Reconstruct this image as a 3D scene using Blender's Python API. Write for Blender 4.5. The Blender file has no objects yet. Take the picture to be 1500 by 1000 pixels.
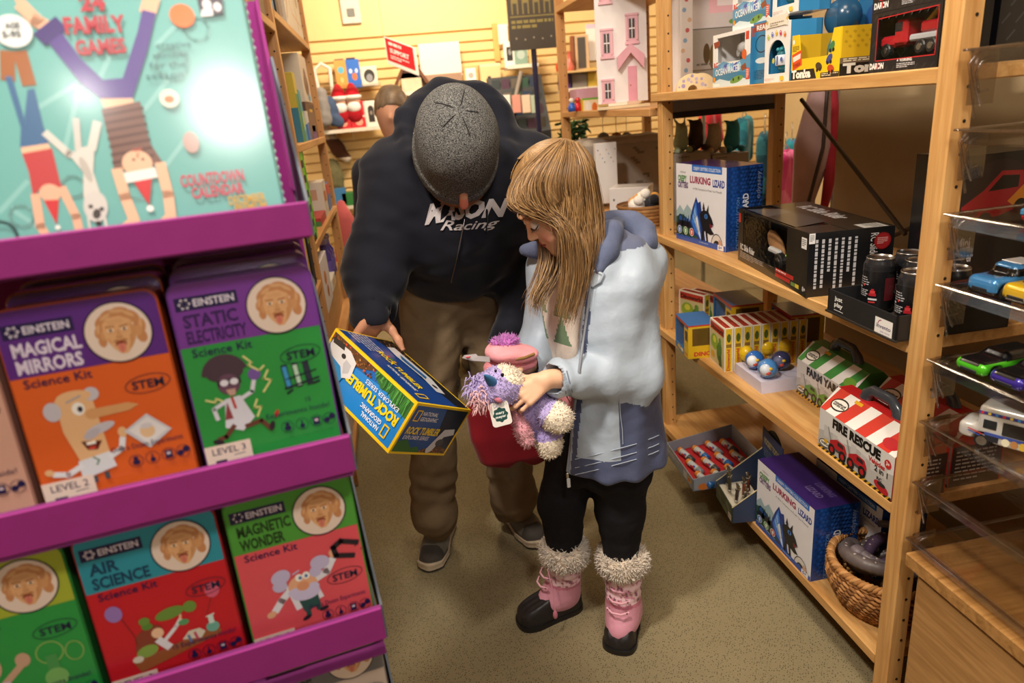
import bpy, math, random
import numpy as np
from mathutils import Matrix, Vector, Euler
from mathutils.bvhtree import BVHTree
random.seed(7); rng=np.random.default_rng(7)
PI=math.pi; R=math.radians
scn=bpy.context.scene; COL=scn.collection
# ---------------------------------------------------------------- camera maths (metres; X right, Y along the aisle, Z up)
F_=1000.; PITCH=R(18.9); ROLL=R(5.3); YAW=R(8.6); EYE=np.array([0,0,1.40])
_fw=np.array([math.sin(YAW)*math.cos(PITCH),math.cos(YAW)*math.cos(PITCH),-math.sin(PITCH)])
_r0=np.array([math.cos(YAW),-math.sin(YAW),0.]); _u0=np.cross(_r0,_fw)
_r=math.cos(ROLL)*_r0-math.sin(ROLL)*_u0; _u=math.sin(ROLL)*_r0+math.cos(ROLL)*_u0
def at(x,y,Y=None,X=None,Z=None):
    d=_fw+_r*(x-750)/F_+_u*(500-y)/F_
    k,v=(0,X) if X is not None else (1,Y) if Y is not None else (2,Z)
    return EYE+d*(v-EYE[k])/d[k]
def V(*a): return np.array(a,float)
# ---------------------------------------------------------------- materials
MATS={}
def lin(c):
    if isinstance(c,str):
        c=c.lstrip('#'); c=[int(c[i:i+2],16)/255 for i in (0,2,4)]
    return tuple((x/12.92 if x<=.04045 else ((x+.055)/1.055)**2.4) for x in c[:3])
def new_mat(name):
    m=bpy.data.materials.new(name); m.use_nodes=True
    nt=m.node_tree; b=nt.nodes['Principled BSDF']; MATS[name]=m
    return m,nt,b
def N(nt,t,**k):
    n=nt.nodes.new(t)
    for a,v in k.items(): setattr(n,a,v)
    return n
def bump(nt,b,h,strength,dist):
    bp=N(nt,'ShaderNodeBump'); bp.inputs['Strength'].default_value=strength; bp.inputs['Distance'].default_value=dist
    nt.links.new(h,bp.inputs['Height']); nt.links.new(bp.outputs[0],b.inputs['Normal'])
def col_mat(name,rough=.5,metal=0,spec=.5,coat=0,var=.06,vscale=40,bmp=0,bscale=300,bdist=.001,sheen=0,stretch=None,trans=0,sss=0):
    """a material whose colour is the mesh's own colour attribute, with procedural mottling"""
    m,nt,b=new_mat(name)
    at_=N(nt,'ShaderNodeAttribute',attribute_name='Col')
    tc=N(nt,'ShaderNodeTexCoord'); src=tc.outputs['Object']
    if stretch:
        mp=N(nt,'ShaderNodeMapping'); mp.inputs['Scale'].default_value=stretch; nt.links.new(src,mp.inputs[0]); src=mp.outputs[0]
    nz=N(nt,'ShaderNodeTexNoise'); nz.inputs['Scale'].default_value=vscale; nz.inputs['Detail'].default_value=3
    nt.links.new(src,nz.inputs['Vector'])
    mr=N(nt,'ShaderNodeMapRange'); mr.inputs['To Min'].default_value=1-var*2; mr.inputs['To Max'].default_value=1+var*2
    nt.links.new(nz.outputs[0],mr.inputs[0])
    mx=N(nt,'ShaderNodeVectorMath',operation='SCALE'); nt.links.new(at_.outputs['Color'],mx.inputs[0]); nt.links.new(mr.outputs[0],mx.inputs['Scale'])
    nt.links.new(mx.outputs[0],b.inputs['Base Color'])
    b.inputs['Roughness'].default_value=rough; b.inputs['Metallic'].default_value=metal
    b.inputs['Specular IOR Level'].default_value=spec; b.inputs['Coat Weight'].default_value=coat; b.inputs['Coat Roughness'].default_value=.08
    if sheen: b.inputs['Sheen Weight'].default_value=sheen; b.inputs['Sheen Roughness'].default_value=.4
    if sss: b.inputs['Subsurface Weight'].default_value=sss; b.inputs['Subsurface Radius'].default_value=(.01,.004,.002)
    if bmp:
        n2=N(nt,'ShaderNodeTexNoise'); n2.inputs['Scale'].default_value=bscale; n2.inputs['Detail'].default_value=4
        nt.links.new(src,n2.inputs['Vector']); bump(nt,b,n2.outputs[0],bmp,bdist)
    return m
col_mat('printed_card',.5,var=.02)
col_mat('gloss_card',.28,coat=.25,var=.015)
col_mat('film_wrapped_card',.35,coat=1.0,var=.01,bmp=.10,bscale=7,bdist=.004).node_tree.nodes['Principled BSDF'].inputs['Coat Roughness'].default_value=.13
col_mat('plain_card',.75,var=.06,vscale=25)
col_mat('shiny_plastic',.22,var=.02)
col_mat('matte_plastic',.5,var=.03)
col_mat('rubber',.45,var=.1,vscale=60,bmp=.25,bscale=220)
col_mat('polished_metal',.25,metal=1,var=.05)
col_mat('car_paint',.25,metal=.3,coat=.8,var=.03)
col_mat('woven_cloth',.85,spec=.2,var=.09,vscale=14,bmp=.35,bscale=700,sheen=.15)
col_mat('brushed_fleece',.95,spec=.1,var=.12,vscale=30,bmp=.5,bscale=350,bdist=.002,sheen=.1)
col_mat('jacket_shell',.5,spec=.4,var=.05,vscale=12,bmp=.45,bscale=28,bdist=.006,sheen=.1)
col_mat('trouser_cotton',.85,spec=.2,var=.12,vscale=10,bmp=.5,bscale=32,bdist=.006)
col_mat('plush_fur',.9,spec=.15,var=.12,vscale=70,bmp=.6,bscale=260,bdist=.003,sheen=.3)
col_mat('skin',.5,var=.05,vscale=30,spec=.35,bmp=.08,bscale=500,sss=.12)
col_mat('hair_strand',.46,var=.22,vscale=60,spec=.5,stretch=(3,3,.5))
col_mat('hammered_rope',.8,var=.25,vscale=45,bmp=.6,bscale=150)
def knit():
    m,nt,b=new_mat('marled_knit')
    tc=N(nt,'ShaderNodeTexCoord'); mp=N(nt,'ShaderNodeMapping'); mp.inputs['Scale'].default_value=(1,1,2.2); nt.links.new(tc.outputs['Object'],mp.inputs[0])
    v=N(nt,'ShaderNodeTexNoise'); v.inputs['Scale'].default_value=330; v.inputs['Detail'].default_value=2; nt.links.new(mp.outputs[0],v.inputs[0])
    cr=N(nt,'ShaderNodeValToRGB'); e=cr.color_ramp.elements; e[0].position=.38; e[0].color=(*lin('26272a'),1); e[1].position=.66; e[1].color=(*lin('83827f'),1)
    nt.links.new(v.outputs[0],cr.inputs[0]); nt.links.new(cr.outputs[0],b.inputs['Base Color']); b.inputs['Roughness'].default_value=.95
    b.inputs['Specular IOR Level'].default_value=.1
    bump(nt,b,v.outputs[0],.7,.002)
knit()
def wood(name,c1,c2,axis,rough=.45,sc=1.0):
    m,nt,b=new_mat(name)
    tc=N(nt,'ShaderNodeTexCoord'); mp=N(nt,'ShaderNodeMapping'); s=[22*sc]*3; s[axis]=1.3*sc; mp.inputs['Scale'].default_value=s
    nt.links.new(tc.outputs['Object'],mp.inputs[0])
    n1=N(nt,'ShaderNodeTexNoise'); n1.inputs['Scale'].default_value=2.2; n1.inputs['Detail'].default_value=5; n1.inputs['Distortion'].default_value=.9
    n2=N(nt,'ShaderNodeTexNoise'); n2.inputs['Scale'].default_value=11; n2.inputs['Detail'].default_value=3
    nt.links.new(mp.outputs[0],n1.inputs[0]); nt.links.new(mp.outputs[0],n2.inputs[0])
    cr=N(nt,'ShaderNodeValToRGB'); e=cr.color_ramp.elements; e[0].position=.3; e[0].color=(*lin(c2),1); e[1].position=.68; e[1].color=(*lin(c1),1)
    nt.links.new(n1.outputs[0],cr.inputs[0])
    mx=N(nt,'ShaderNodeMix',data_type='RGBA',blend_type='MULTIPLY'); mx.inputs[0].default_value=.35
    mr=N(nt,'ShaderNodeMapRange'); mr.inputs['To Min'].default_value=.55; mr.inputs['To Max'].default_value=1.35; nt.links.new(n2.outputs[0],mr.inputs[0])
    nt.links.new(cr.outputs[0],mx.inputs[6]); nt.links.new(mr.outputs[0],mx.inputs[7]); nt.links.new(mx.outputs[2],b.inputs['Base Color'])
    b.inputs['Roughness'].default_value=rough; bump(nt,b,n2.outputs[0],.08,.001)
    return m
for ax,nm in enumerate(('x','y','z')): wood('pine_along_'+nm,'d6a86b','b88348',ax)
for ax,nm in enumerate(('x','y','z')): wood('beech_along_'+nm,'cd9c64','b57e49',ax)
wood('cabinet_oak','b98d59','9c7140',1,.4,1.6)
wood('cabinet_oak_top','b98a52','8f6535',0,.3,1.2)
def carpet():
    m,nt,b=new_mat('speckled_carpet')
    tc=N(nt,'ShaderNodeTexCoord'); mp=N(nt,'ShaderNodeMapping'); mp.inputs['Rotation'].default_value=(0,0,.6); nt.links.new(tc.outputs['Object'],mp.inputs[0])
    vo=N(nt,'ShaderNodeTexVoronoi'); vo.inputs['Scale'].default_value=165; vo.inputs['Randomness'].default_value=.55; nt.links.new(mp.outputs[0],vo.inputs['Vector'])
    nz=N(nt,'ShaderNodeTexNoise'); nz.inputs['Scale'].default_value=420; nz.inputs['Detail'].default_value=3; nt.links.new(tc.outputs['Object'],nz.inputs[0])
    nl=N(nt,'ShaderNodeTexNoise'); nl.inputs['Scale'].default_value=3; nl.inputs['Detail'].default_value=3; nt.links.new(tc.outputs['Object'],nl.inputs[0])
    cr=N(nt,'ShaderNodeValToRGB'); e=cr.color_ramp.elements; e[0].position=.19; e[0].color=(*lin('514936'),1); e[1].position=.33; e[1].color=(*lin('8d8164'),1)
    nt.links.new(vo.outputs['Distance'],cr.inputs[0])
    mr=N(nt,'ShaderNodeMapRange'); mr.inputs['To Min'].default_value=.5; mr.inputs['To Max'].default_value=1.5; nt.links.new(nz.outputs[0],mr.inputs[0])
    mr2=N(nt,'ShaderNodeMapRange'); mr2.inputs['To Min'].default_value=.8; mr2.inputs['To Max'].default_value=1.2; nt.links.new(nl.outputs[0],mr2.inputs[0])
    mu=N(nt,'ShaderNodeMath',operation='MULTIPLY'); nt.links.new(mr.outputs[0],mu.inputs[0]); nt.links.new(mr2.outputs[0],mu.inputs[1])
    sc=N(nt,'ShaderNodeVectorMath',operation='SCALE'); nt.links.new(cr.outputs[0],sc.inputs[0]); nt.links.new(mu.outputs[0],sc.inputs['Scale'])
    nt.links.new(sc.outputs[0],b.inputs['Base Color']); b.inputs['Roughness'].default_value=.95; b.inputs['Specular IOR Level'].default_value=.1
    bump(nt,b,nz.outputs[0],.5,.004)
carpet()
def wallpaint(name,c,var=.03,bm=.05):
    m,nt,b=new_mat(name); nz=N(nt,'ShaderNodeTexNoise'); nz.inputs['Scale'].default_value=6; nz.inputs['Detail'].default_value=4
    tc=N(nt,'ShaderNodeTexCoord'); nt.links.new(tc.outputs['Object'],nz.inputs[0])
    cr=N(nt,'ShaderNodeValToRGB'); l=lin(c); e=cr.color_ramp.elements; e[0].color=(*[x*(1-var*2) for x in l],1); e[1].color=(*[min(1,x*(1+var*2)) for x in l],1)
    nt.links.new(nz.outputs[0],cr.inputs[0]); nt.links.new(cr.outputs[0],b.inputs['Base Color']); b.inputs['Roughness'].default_value=.6
    bump(nt,b,nz.outputs[0],bm,.002)
wallpaint('slatwall_yellow','e8c688'); wallpaint('wall_cream','d9c49a'); wallpaint('ceiling_white','cfc8bb'); wallpaint('felt_tan','a89474',.08,.3)
def clear(name,tint=(1,1,1),rough=.02,alpha=.14):
    """thin clear film: mostly see-through with a real glossy reflection"""
    m,nt,b=new_mat(name); nt.nodes.remove(b); o=[n for n in nt.nodes if n.type=='OUTPUT_MATERIAL'][0]
    t=N(nt,'ShaderNodeBsdfTransparent'); t.inputs[0].default_value=(*tint,1); g=N(nt,'ShaderNodeBsdfGlossy'); g.inputs['Roughness'].default_value=rough
    lw=N(nt,'ShaderNodeLayerWeight'); lw.inputs[0].default_value=.5; fr=N(nt,'ShaderNodeMath',operation='POWER'); fr.inputs[1].default_value=4; nt.links.new(lw.outputs['Facing'],fr.inputs[0]); f2=N(nt,'ShaderNodeMath',operation='MULTIPLY'); f2.inputs[1].default_value=.5; nt.links.new(fr.outputs[0],f2.inputs[0]); fr=f2
    nz=N(nt,'ShaderNodeTexNoise'); nz.inputs['Scale'].default_value=14; bp=N(nt,'ShaderNodeBump'); bp.inputs['Strength'].default_value=.06; bp.inputs['Distance'].default_value=.01
    nt.links.new(nz.outputs[0],bp.inputs['Height']); nt.links.new(bp.outputs[0],g.inputs['Normal'])
    ad=N(nt,'ShaderNodeMath',operation='ADD'); ad.inputs[1].default_value=alpha*.22; nt.links.new(fr.outputs[0],ad.inputs[0])
    mx=N(nt,'ShaderNodeMixShader'); nt.links.new(ad.outputs[0],mx.inputs[0]); nt.links.new(t.outputs[0],mx.inputs[1]); nt.links.new(g.outputs[0],mx.inputs[2])
    nt.links.new(mx.outputs[0],o.inputs[0])
clear('window_film',(.97,.97,.97),.05); clear('clear_acrylic',(.94,.93,.92),.06,.5); clear('clear_ball',(.95,.95,.97),.03,.2); clear('smoked_acrylic',(.80,.74,.70),.12,1.1)
def lamp_mat():
    m,nt,b=new_mat('lamp_glow'); b.inputs['Emission Color'].default_value=(1,.86,.66,1); b.inputs['Emission Strength'].default_value=12; b.inputs['Base Color'].default_value=(1,.95,.85,1)
lamp_mat()
# ---------------------------------------------------------------- mesh builder
class MB:
    def __init__(s): s.v=[]; s.f=[]; s.c=[]; s.m=[]; s.sm=[]; s.mats=[]; s.M=Matrix(); s.n=0; s.mat='printed_card'; s.col='ffffff'
    def add(s,vs,fs,col=None,mat=None,smooth=False):
        mat=mat or s.mat; c=lin(col if col is not None else s.col)
        if mat not in s.mats: s.mats.append(mat)
        k=s.mats.index(mat); M=np.array(s.M); vs=np.asarray(vs,float).reshape(-1,3)
        s.v.append(vs@M[:3,:3].T+M[:3,3]); 
        for f in fs: s.f.append([int(i)+s.n for i in f])
        s.n+=len(vs); s.c+= [c]*len(fs); s.m+=[k]*len(fs); s.sm+=[smooth]*len(fs); return s
    def raw(s,vs,fs,cols,mat,smooth=True):      # per-face linear colours (n,3)
        s.add(vs,fs,'ffffff',mat,smooth); s.c[-len(fs):]=[tuple(c) for c in cols]; return s
    def box(s,c,d,col=None,mat=None,r=0):
        x,y,z=[a/2 for a in d]; c=np.array(c,float); r=min(r,x*.9,y*.9,z*.9)
        if r<=0:
            vs=[(sx*x,sy*y,sz*z) for sx in(-1,1) for sy in(-1,1) for sz in(-1,1)]
            fs=[(0,1,3,2),(4,6,7,5),(0,4,5,1),(2,3,7,6),(0,2,6,4),(1,5,7,3)]
            return s.add(np.array(vs)+c,fs,col,mat)
        vs=[];idx={}
        for sx in(-1,1):
            for sy in(-1,1):
                for sz in(-1,1):
                    for a in range(3):
                        p=[sx*(x-r),sy*(y-r),sz*(z-r)]; p[a]=(sx*x,sy*y,sz*z)[a]; idx[(sx,sy,sz,a)]=len(vs); vs.append(p)
        fs=[]
        for a in range(3):
            for sg in(-1,1):
                b,d2=(a+1)%3,(a+2)%3; q=[]
                for tb,td in((-1,-1),(1,-1),(1,1),(-1,1)):
                    k=[0,0,0];k[a]=sg;k[b]=tb;k[d2]=td;q.append(idx[(*k,a)])
                fs.append(q if sg>0 else q[::-1])
        for a in range(3):
            b,d2=(a+1)%3,(a+2)%3
            for sb in(-1,1):
                for sd in(-1,1):
                    k0=[0,0,0];k1=[0,0,0];k0[a]=-1;k1[a]=1
                    for k in(k0,k1):k[b]=sb;k[d2]=sd
                    q=[idx[(*k0,b)],idx[(*k1,b)],idx[(*k1,d2)],idx[(*k0,d2)]]; fs.append(q if sb*sd<0 else q[::-1])
        for sx in(-1,1):
            for sy in(-1,1):
                for sz in(-1,1):
                    q=[idx[(sx,sy,sz,a)] for a in range(3)]; fs.append(q if sx*sy*sz>0 else q[::-1])
        return s.add(np.array(vs)+c,fs,col,mat)
    def quad(s,a,b,c,d,col=None,mat=None): return s.add([a,b,c,d],[(0,1,2,3)],col,mat)
    def prism(s,pts,o,u,v,w,col=None,mat=None,cap=True,smooth=False):
        """extrude the 2D polygon pts (in axes u,v from o) by the vector w"""
        o,u,v,w=[np.array(a,float) for a in(o,u,v,w)]; n=len(pts)
        A=np.array([o+u*p[0]+v*p[1] for p in pts]); vs=np.vstack([A,A+w]); side=[(i,(i+1)%n,n+(i+1)%n,n+i) for i in range(n)]
        ar=sum(pts[i][0]*pts[(i+1)%n][1]-pts[(i+1)%n][0]*pts[i][1] for i in range(n))
        if (np.dot(np.cross(u,v),w)>0)!=(ar>0): side=[f[::-1] for f in side]; caps=[tuple(range(n)),tuple(range(n,2*n))[::-1]]
        else: caps=[tuple(range(n))[::-1],tuple(range(n,2*n))]
        s.add(vs,side,col,mat,smooth)
        if cap: s.add(vs,caps,col,mat)
        return s
    def tube(s,path,rad,col=None,mat=None,n=8,cap=True,flat=None):
        P=np.array(path,float); m=len(P); rad=np.broadcast_to(np.asarray(rad,float),(m,))
        T=np.gradient(P,axis=0); T/=np.linalg.norm(T,axis=1,keepdims=True)+1e-12
        a=np.array([0,0,1.]) if abs(T[0][2])<.9 else np.array([1.,0,0]); vs=[]
        for i in range(m):
            if i==0: u=np.cross(T[0],a)
            else: u=u-T[i]*np.dot(u,T[i])
            u=u/(np.linalg.norm(u)+1e-12); w=np.cross(T[i],u)
            for k in range(n):
                t=2*PI*k/n; vs.append(P[i]+rad[i]*(math.cos(t)*u+math.sin(t)*w*(flat or 1)))
        fs=[(i*n+k,i*n+(k+1)%n,(i+1)*n+(k+1)%n,(i+1)*n+k) for i in range(m-1) for k in range(n)]
        s.add(vs,fs,col,mat,True)
        if cap: s.add(vs,[tuple(range(n))[::-1],tuple(range((m-1)*n,m*n))],col,mat)
        return s
    def lathe(s,prof,c=(0,0,0),col=None,mat=None,n=24,smooth=True,axis='z',sx=1,sy=1):
        vs=[];m=len(prof)
        for r,z in prof:
            for k in range(n):
                t=2*PI*k/n; p=(r*math.cos(t)*sx,r*math.sin(t)*sy,z)
                if axis=='x': p=(p[2],p[0],p[1])
                if axis=='y': p=(p[1],p[2],p[0])
                vs.append(p)
        fs=[(i*n+k,i*n+(k+1)%n,(i+1)*n+(k+1)%n,(i+1)*n+k) for i in range(m-1) for k in range(n)]
        return s.add(np.array(vs)+np.array(c),fs,col,mat,smooth)
    def cyl(s,c,r,h,col=None,mat=None,n=20,axis='z',bev=0.0):
        b=min(bev,r*.5,h*.4); prof=[(0.0001,0),(r-b,0),(r,b),(r,h-b),(r-b,h),(0.0001,h)] if b else [(0.0001,0),(r,0),(r,h),(0.0001,h)]
        return s.lathe(prof,c,col,mat,n,False,axis)
    def ell(s,c,r,col=None,mat=None,n=14,rot=None):
        r=np.broadcast_to(np.asarray(r,float),(3,)); vs=[];m=max(6,n*2//3)
        for i in range(m+1):
            ph=PI*i/m
            for k in range(n):
                t=2*PI*k/n; vs.append((math.sin(ph)*math.cos(t)*r[0],math.sin(ph)*math.sin(t)*r[1],-math.cos(ph)*r[2]))
        vs=np.array(vs)
        if rot is not None: vs=vs@np.array(Euler(rot).to_matrix()).T
        fs=[(i*n+k,i*n+(k+1)%n,(i+1)*n+(k+1)%n,(i+1)*n+k) for i in range(m) for k in range(n)]
        return s.add(vs+np.array(c,float),fs,col,mat,True)
    def mesh(s,name):
        me=bpy.data.meshes.new(name); vs=np.vstack(s.v) if s.v else np.zeros((0,3)); me.from_pydata(vs.tolist(),[],s.f)
        for k in s.mats: me.materials.append(MATS[k])
        me.polygons.foreach_set('material_index',s.m); me.polygons.foreach_set('use_smooth',s.sm)
        ca=me.color_attributes.new('Col','FLOAT_COLOR','CORNER'); cnt=[len(f) for f in s.f]
        arr=np.repeat(np.hstack([np.array(s.c).reshape(-1,3),np.ones((len(s.c),1))]),cnt,axis=0)
        ca.data.foreach_set('color',arr.ravel().astype(np.float32)); me.update(); return me
def children(o): return [c for c in bpy.data.objects if c.parent==o]
def put(o,loc=(0,0,0),rz=0,rot=None):
    o.location=tuple(float(a) for a in loc); o.rotation_euler=rot if rot is not None else (0,0,rz); return o
def tag(o,label,cat,group=None,kind=None):
    if label: o['label']=label
    if cat: o['category']=cat
    if group: o['group']=group
    if kind: o['kind']=kind
    return o
def thing(name,label,cat,loc=(0,0,0),rz=0,group=None,rot=None):
    o=bpy.data.objects.new(name,None); COL.objects.link(o); o.empty_display_size=.05; put(o,loc,rz,rot); return tag(o,label,cat,group)
def part(name,mb,parent,label=None,loc=(0,0,0),rot=(0,0,0)):
    o=bpy.data.objects.new(name,mb.mesh(name) if isinstance(mb,MB) else mb); COL.objects.link(o); o.parent=parent; o.location=loc; o.rotation_euler=rot
    if label: o['label']=label
    return o
def single(name,mb,label,cat,loc=(0,0,0),rz=0,group=None,rot=None):
    o=bpy.data.objects.new(name,mb.mesh(name) if isinstance(mb,MB) else mb); COL.objects.link(o); put(o,loc,rz,rot); return tag(o,label,cat,group)
def struct(name,mb,loc=(0,0,0)):
    o=bpy.data.objects.new(name,mb.mesh(name)); COL.objects.link(o); o.location=loc; o['kind']='structure'; return o
def copy_tree(o,loc=None,rz=None,label=None,group=None,parent=None):
    c=o.copy(); COL.objects.link(c)
    if parent: c.parent=parent
    for ch in KIDS(o): copy_tree(ch,parent=c)
    if loc is not None: c.location=tuple(float(a) for a in loc)
    if rz is not None: c.rotation_euler=(0,0,rz)
    if label: c['label']=label
    if group: c['group']=group
    return c
def KIDS(o): return [c for c in list(COL.objects) if c.parent==o]
# ---------------------------------------------------------------- lettering
_TX={}
def glyphs(t,bold=0.,shear=0.,res=2):
    k=(t,bold,shear)
    if k not in _TX:
        cu=bpy.data.curves.new('lettering','FONT'); cu.body=t; cu.offset=bold; cu.shear=shear; cu.resolution_u=res; cu.fill_mode='FRONT'
        o=bpy.data.objects.new('lettering',cu); me=bpy.data.meshes.new_from_object(o)
        vs=np.zeros(len(me.vertices)*3); me.vertices.foreach_get('co',vs); vs=vs.reshape(-1,3)[:,:2]; fs=[tuple(p.vertices) for p in me.polygons]
        bpy.data.objects.remove(o); bpy.data.curves.remove(cu); bpy.data.meshes.remove(me); _TX[k]=(vs,fs)
    return _TX[k]
CAP=.69
class Art:
    """flat printing on a face: 100 units wide, y runs down from the top-left corner"""
    def __init__(s,mb,o,u,v,W,H,mat=None):
        s.mb=mb; s.o,s.u,s.v=[np.array(a,float) for a in(o,u,v)]; s.u/=np.linalg.norm(s.u); s.v/=np.linalg.norm(s.v)
        s.k=W/100; s.H=H; s.n=np.cross(s.u,s.v); s.layer=1; s.mat=mat; s.h=H/s.k
    def P(s,p):
        p=np.asarray(p,float); return s.o+np.outer(p[:,0]*s.k,s.u)+np.outer(s.H-p[:,1]*s.k,s.v)+s.n*(.000022*s.layer)
    def poly(s,pts,col):
        a=sum(pts[i][0]*pts[(i+1)%len(pts)][1]-pts[(i+1)%len(pts)][0]*pts[i][1] for i in range(len(pts)))
        if a>0: pts=pts[::-1]
        s.mb.add(s.P(pts),[tuple(range(len(pts)))],col,s.mat); s.layer+=1; return s
    def rect(s,x0,y0,x1,y1,col): return s.poly([(x0,y0),(x1,y0),(x1,y1),(x0,y1)],col)
    def ell(s,x,y,rx,ry,col,rot=0,n=22,a0=0,a1=360):
        c,d=math.cos(R(rot)),math.sin(R(rot)); full=abs(a1-a0)>=360; m=n if full else n+1
        q=[]
        for i in range(m):
            t=R(a0+(a1-a0)*i/n); ex,ey=rx*math.cos(t),ry*math.sin(t); q.append((x+ex*c-ey*d,y+ex*d+ey*c))
        return s.poly(q,col)
    def line(s,pts,w,col,closed=False):
        pts=[np.array(p,float) for p in pts]; 
        if closed: pts=pts+[pts[0]]
        vs=[];fs=[]
        for a,b in zip(pts[:-1],pts[1:]):
            d=b-a; L=np.linalg.norm(d)+1e-9; d/=L; nn=np.array([-d[1],d[0]])*w/2; e=d*w*.35; k=len(vs)
            vs+=[a-e+nn,b+e+nn,b+e-nn,a-e-nn]; fs.append((k,k+1,k+2,k+3))
        s.mb.add(s.P(vs),fs,col,s.mat); s.layer+=1; return s
    def arc(s,x,y,rx,ry,w,col,rot=0,a0=0,a1=360,n=24):
        c,d=math.cos(R(rot)),math.sin(R(rot))
        return s.line([(x+rx*math.cos(t)*c-ry*math.sin(t)*d,y+rx*math.cos(t)*d+ry*math.sin(t)*c) for t in np.radians(np.linspace(a0,a1,n+1))],w,col)
    def text(s,t,x,y,h,col,al='l',w=None,bold=.0,shear=0,rot=0):
        vs,fs=glyphs(t,bold,shear)
        if not len(vs): return s
        q=vs*h/CAP; x0,x1=q[:,0].min(),q[:,0].max(); q=q-np.array([x0,0])
        if w: q[:,0]*=w/(x1-x0)
        W=q[:,0].max(); q[:,0]-= {'l':0,'c':W/2,'r':W}[al]; c,d=math.cos(R(rot)),math.sin(R(rot))
        P=np.stack([x+q[:,0]*c+q[:,1]*d, y+q[:,0]*d-q[:,1]*c],1)
        s.mb.add(s.P(P),fs,col,s.mat); s.layer+=1; return s
    def para(s,x,y,w,h,rows,col,th=.5,seed=1):      # tiny unreadable copy: rows of short dashes
        r=random.Random(seed); vs=[];fs=[]
        for i in range(rows):
            yy=y+h*i/max(1,rows); xx=x; end=x+w*(1 if i<rows-1 else .6)
            while xx<end:
                l=min(w*r.uniform(.06,.2),end-xx); k=len(vs); hh=h/rows*th
                vs+=[(xx,yy),(xx,yy+hh),(xx+l,yy+hh),(xx+l,yy)]; fs.append((k,k+1,k+2,k+3)); xx+=l+w*.03
        s.mb.add(s.P(vs),fs,col,s.mat); s.layer+=1; return s
def faces(mb,w,d,h,mat=None):
    """the printed faces of a box w x d x h standing on z=0, front towards -y"""
    return dict(front=Art(mb,(-w/2,-d/2,0),(1,0,0),(0,0,1),w,h,mat),back=Art(mb,(w/2,d/2,0),(-1,0,0),(0,0,1),w,h,mat),
        left=Art(mb,(-w/2,d/2,0),(0,-1,0),(0,0,1),d,h,mat),right=Art(mb,(w/2,-d/2,0),(0,1,0),(0,0,1),d,h,mat),
        top=Art(mb,(-w/2,-d/2,h),(1,0,0),(0,1,0),w,d,mat))
def carton(w,d,h,col,mat='printed_card',r=.0012):
    mb=MB(); mb.mat=mat; mb.col=col; mb.box((0,0,h/2),(w,d,h),col,mat,r); return mb,faces(mb,w,d,h,mat)
# ---------------------------------------------------------------- signed-distance modelling (one continuous skin per body / garment)
def sm(a,b,k):
    h=np.clip(.5+.5*(b-a)/k,0,1); return b+(a-b)*h-k*h*(1-h)
def smx(a,b,k): return -sm(-a,-b,k)
def cap(P,a,b,ra,rb=None,fl=None,fs=1.):
    a=np.array(a,float); b=np.array(b,float); rb=ra if rb is None else rb
    if fl is not None:
        fl=np.array(fl,float); fl/=np.linalg.norm(fl); Q=P-a; P=a+Q+np.outer(Q@fl,fl)*(1/fs-1); D=b-a; b=a+D+fl*np.dot(D,fl)*(1/fs-1)
    d=b-a; t=np.clip(((P-a)@d)/(d@d+1e-12),0,1); return (np.linalg.norm(P-a-np.outer(t,d),axis=1)-(ra+(rb-ra)*t))*(min(1,fs) if fl is not None else 1)
def elp(P,c,r,rot=None):
    Q=P-np.array(c,float); r=np.array(r,float)
    if rot is not None: Q=Q@(np.array(rot) if np.ndim(rot)==2 else np.array(Euler(rot).to_matrix()))
    k0=np.linalg.norm(Q/r,axis=1); k1=np.linalg.norm(Q/(r*r),axis=1); return k0*(k0-1)/(k1+1e-9)
def chain(P,pts,rad,k=.02,fl=None,fs=1.):
    d=None
    for i in range(len(pts)-1):
        e=cap(P,pts[i],pts[i+1],rad[i],rad[i+1],fl,fs); d=e if d is None else sm(d,e,k)
    return d
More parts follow.
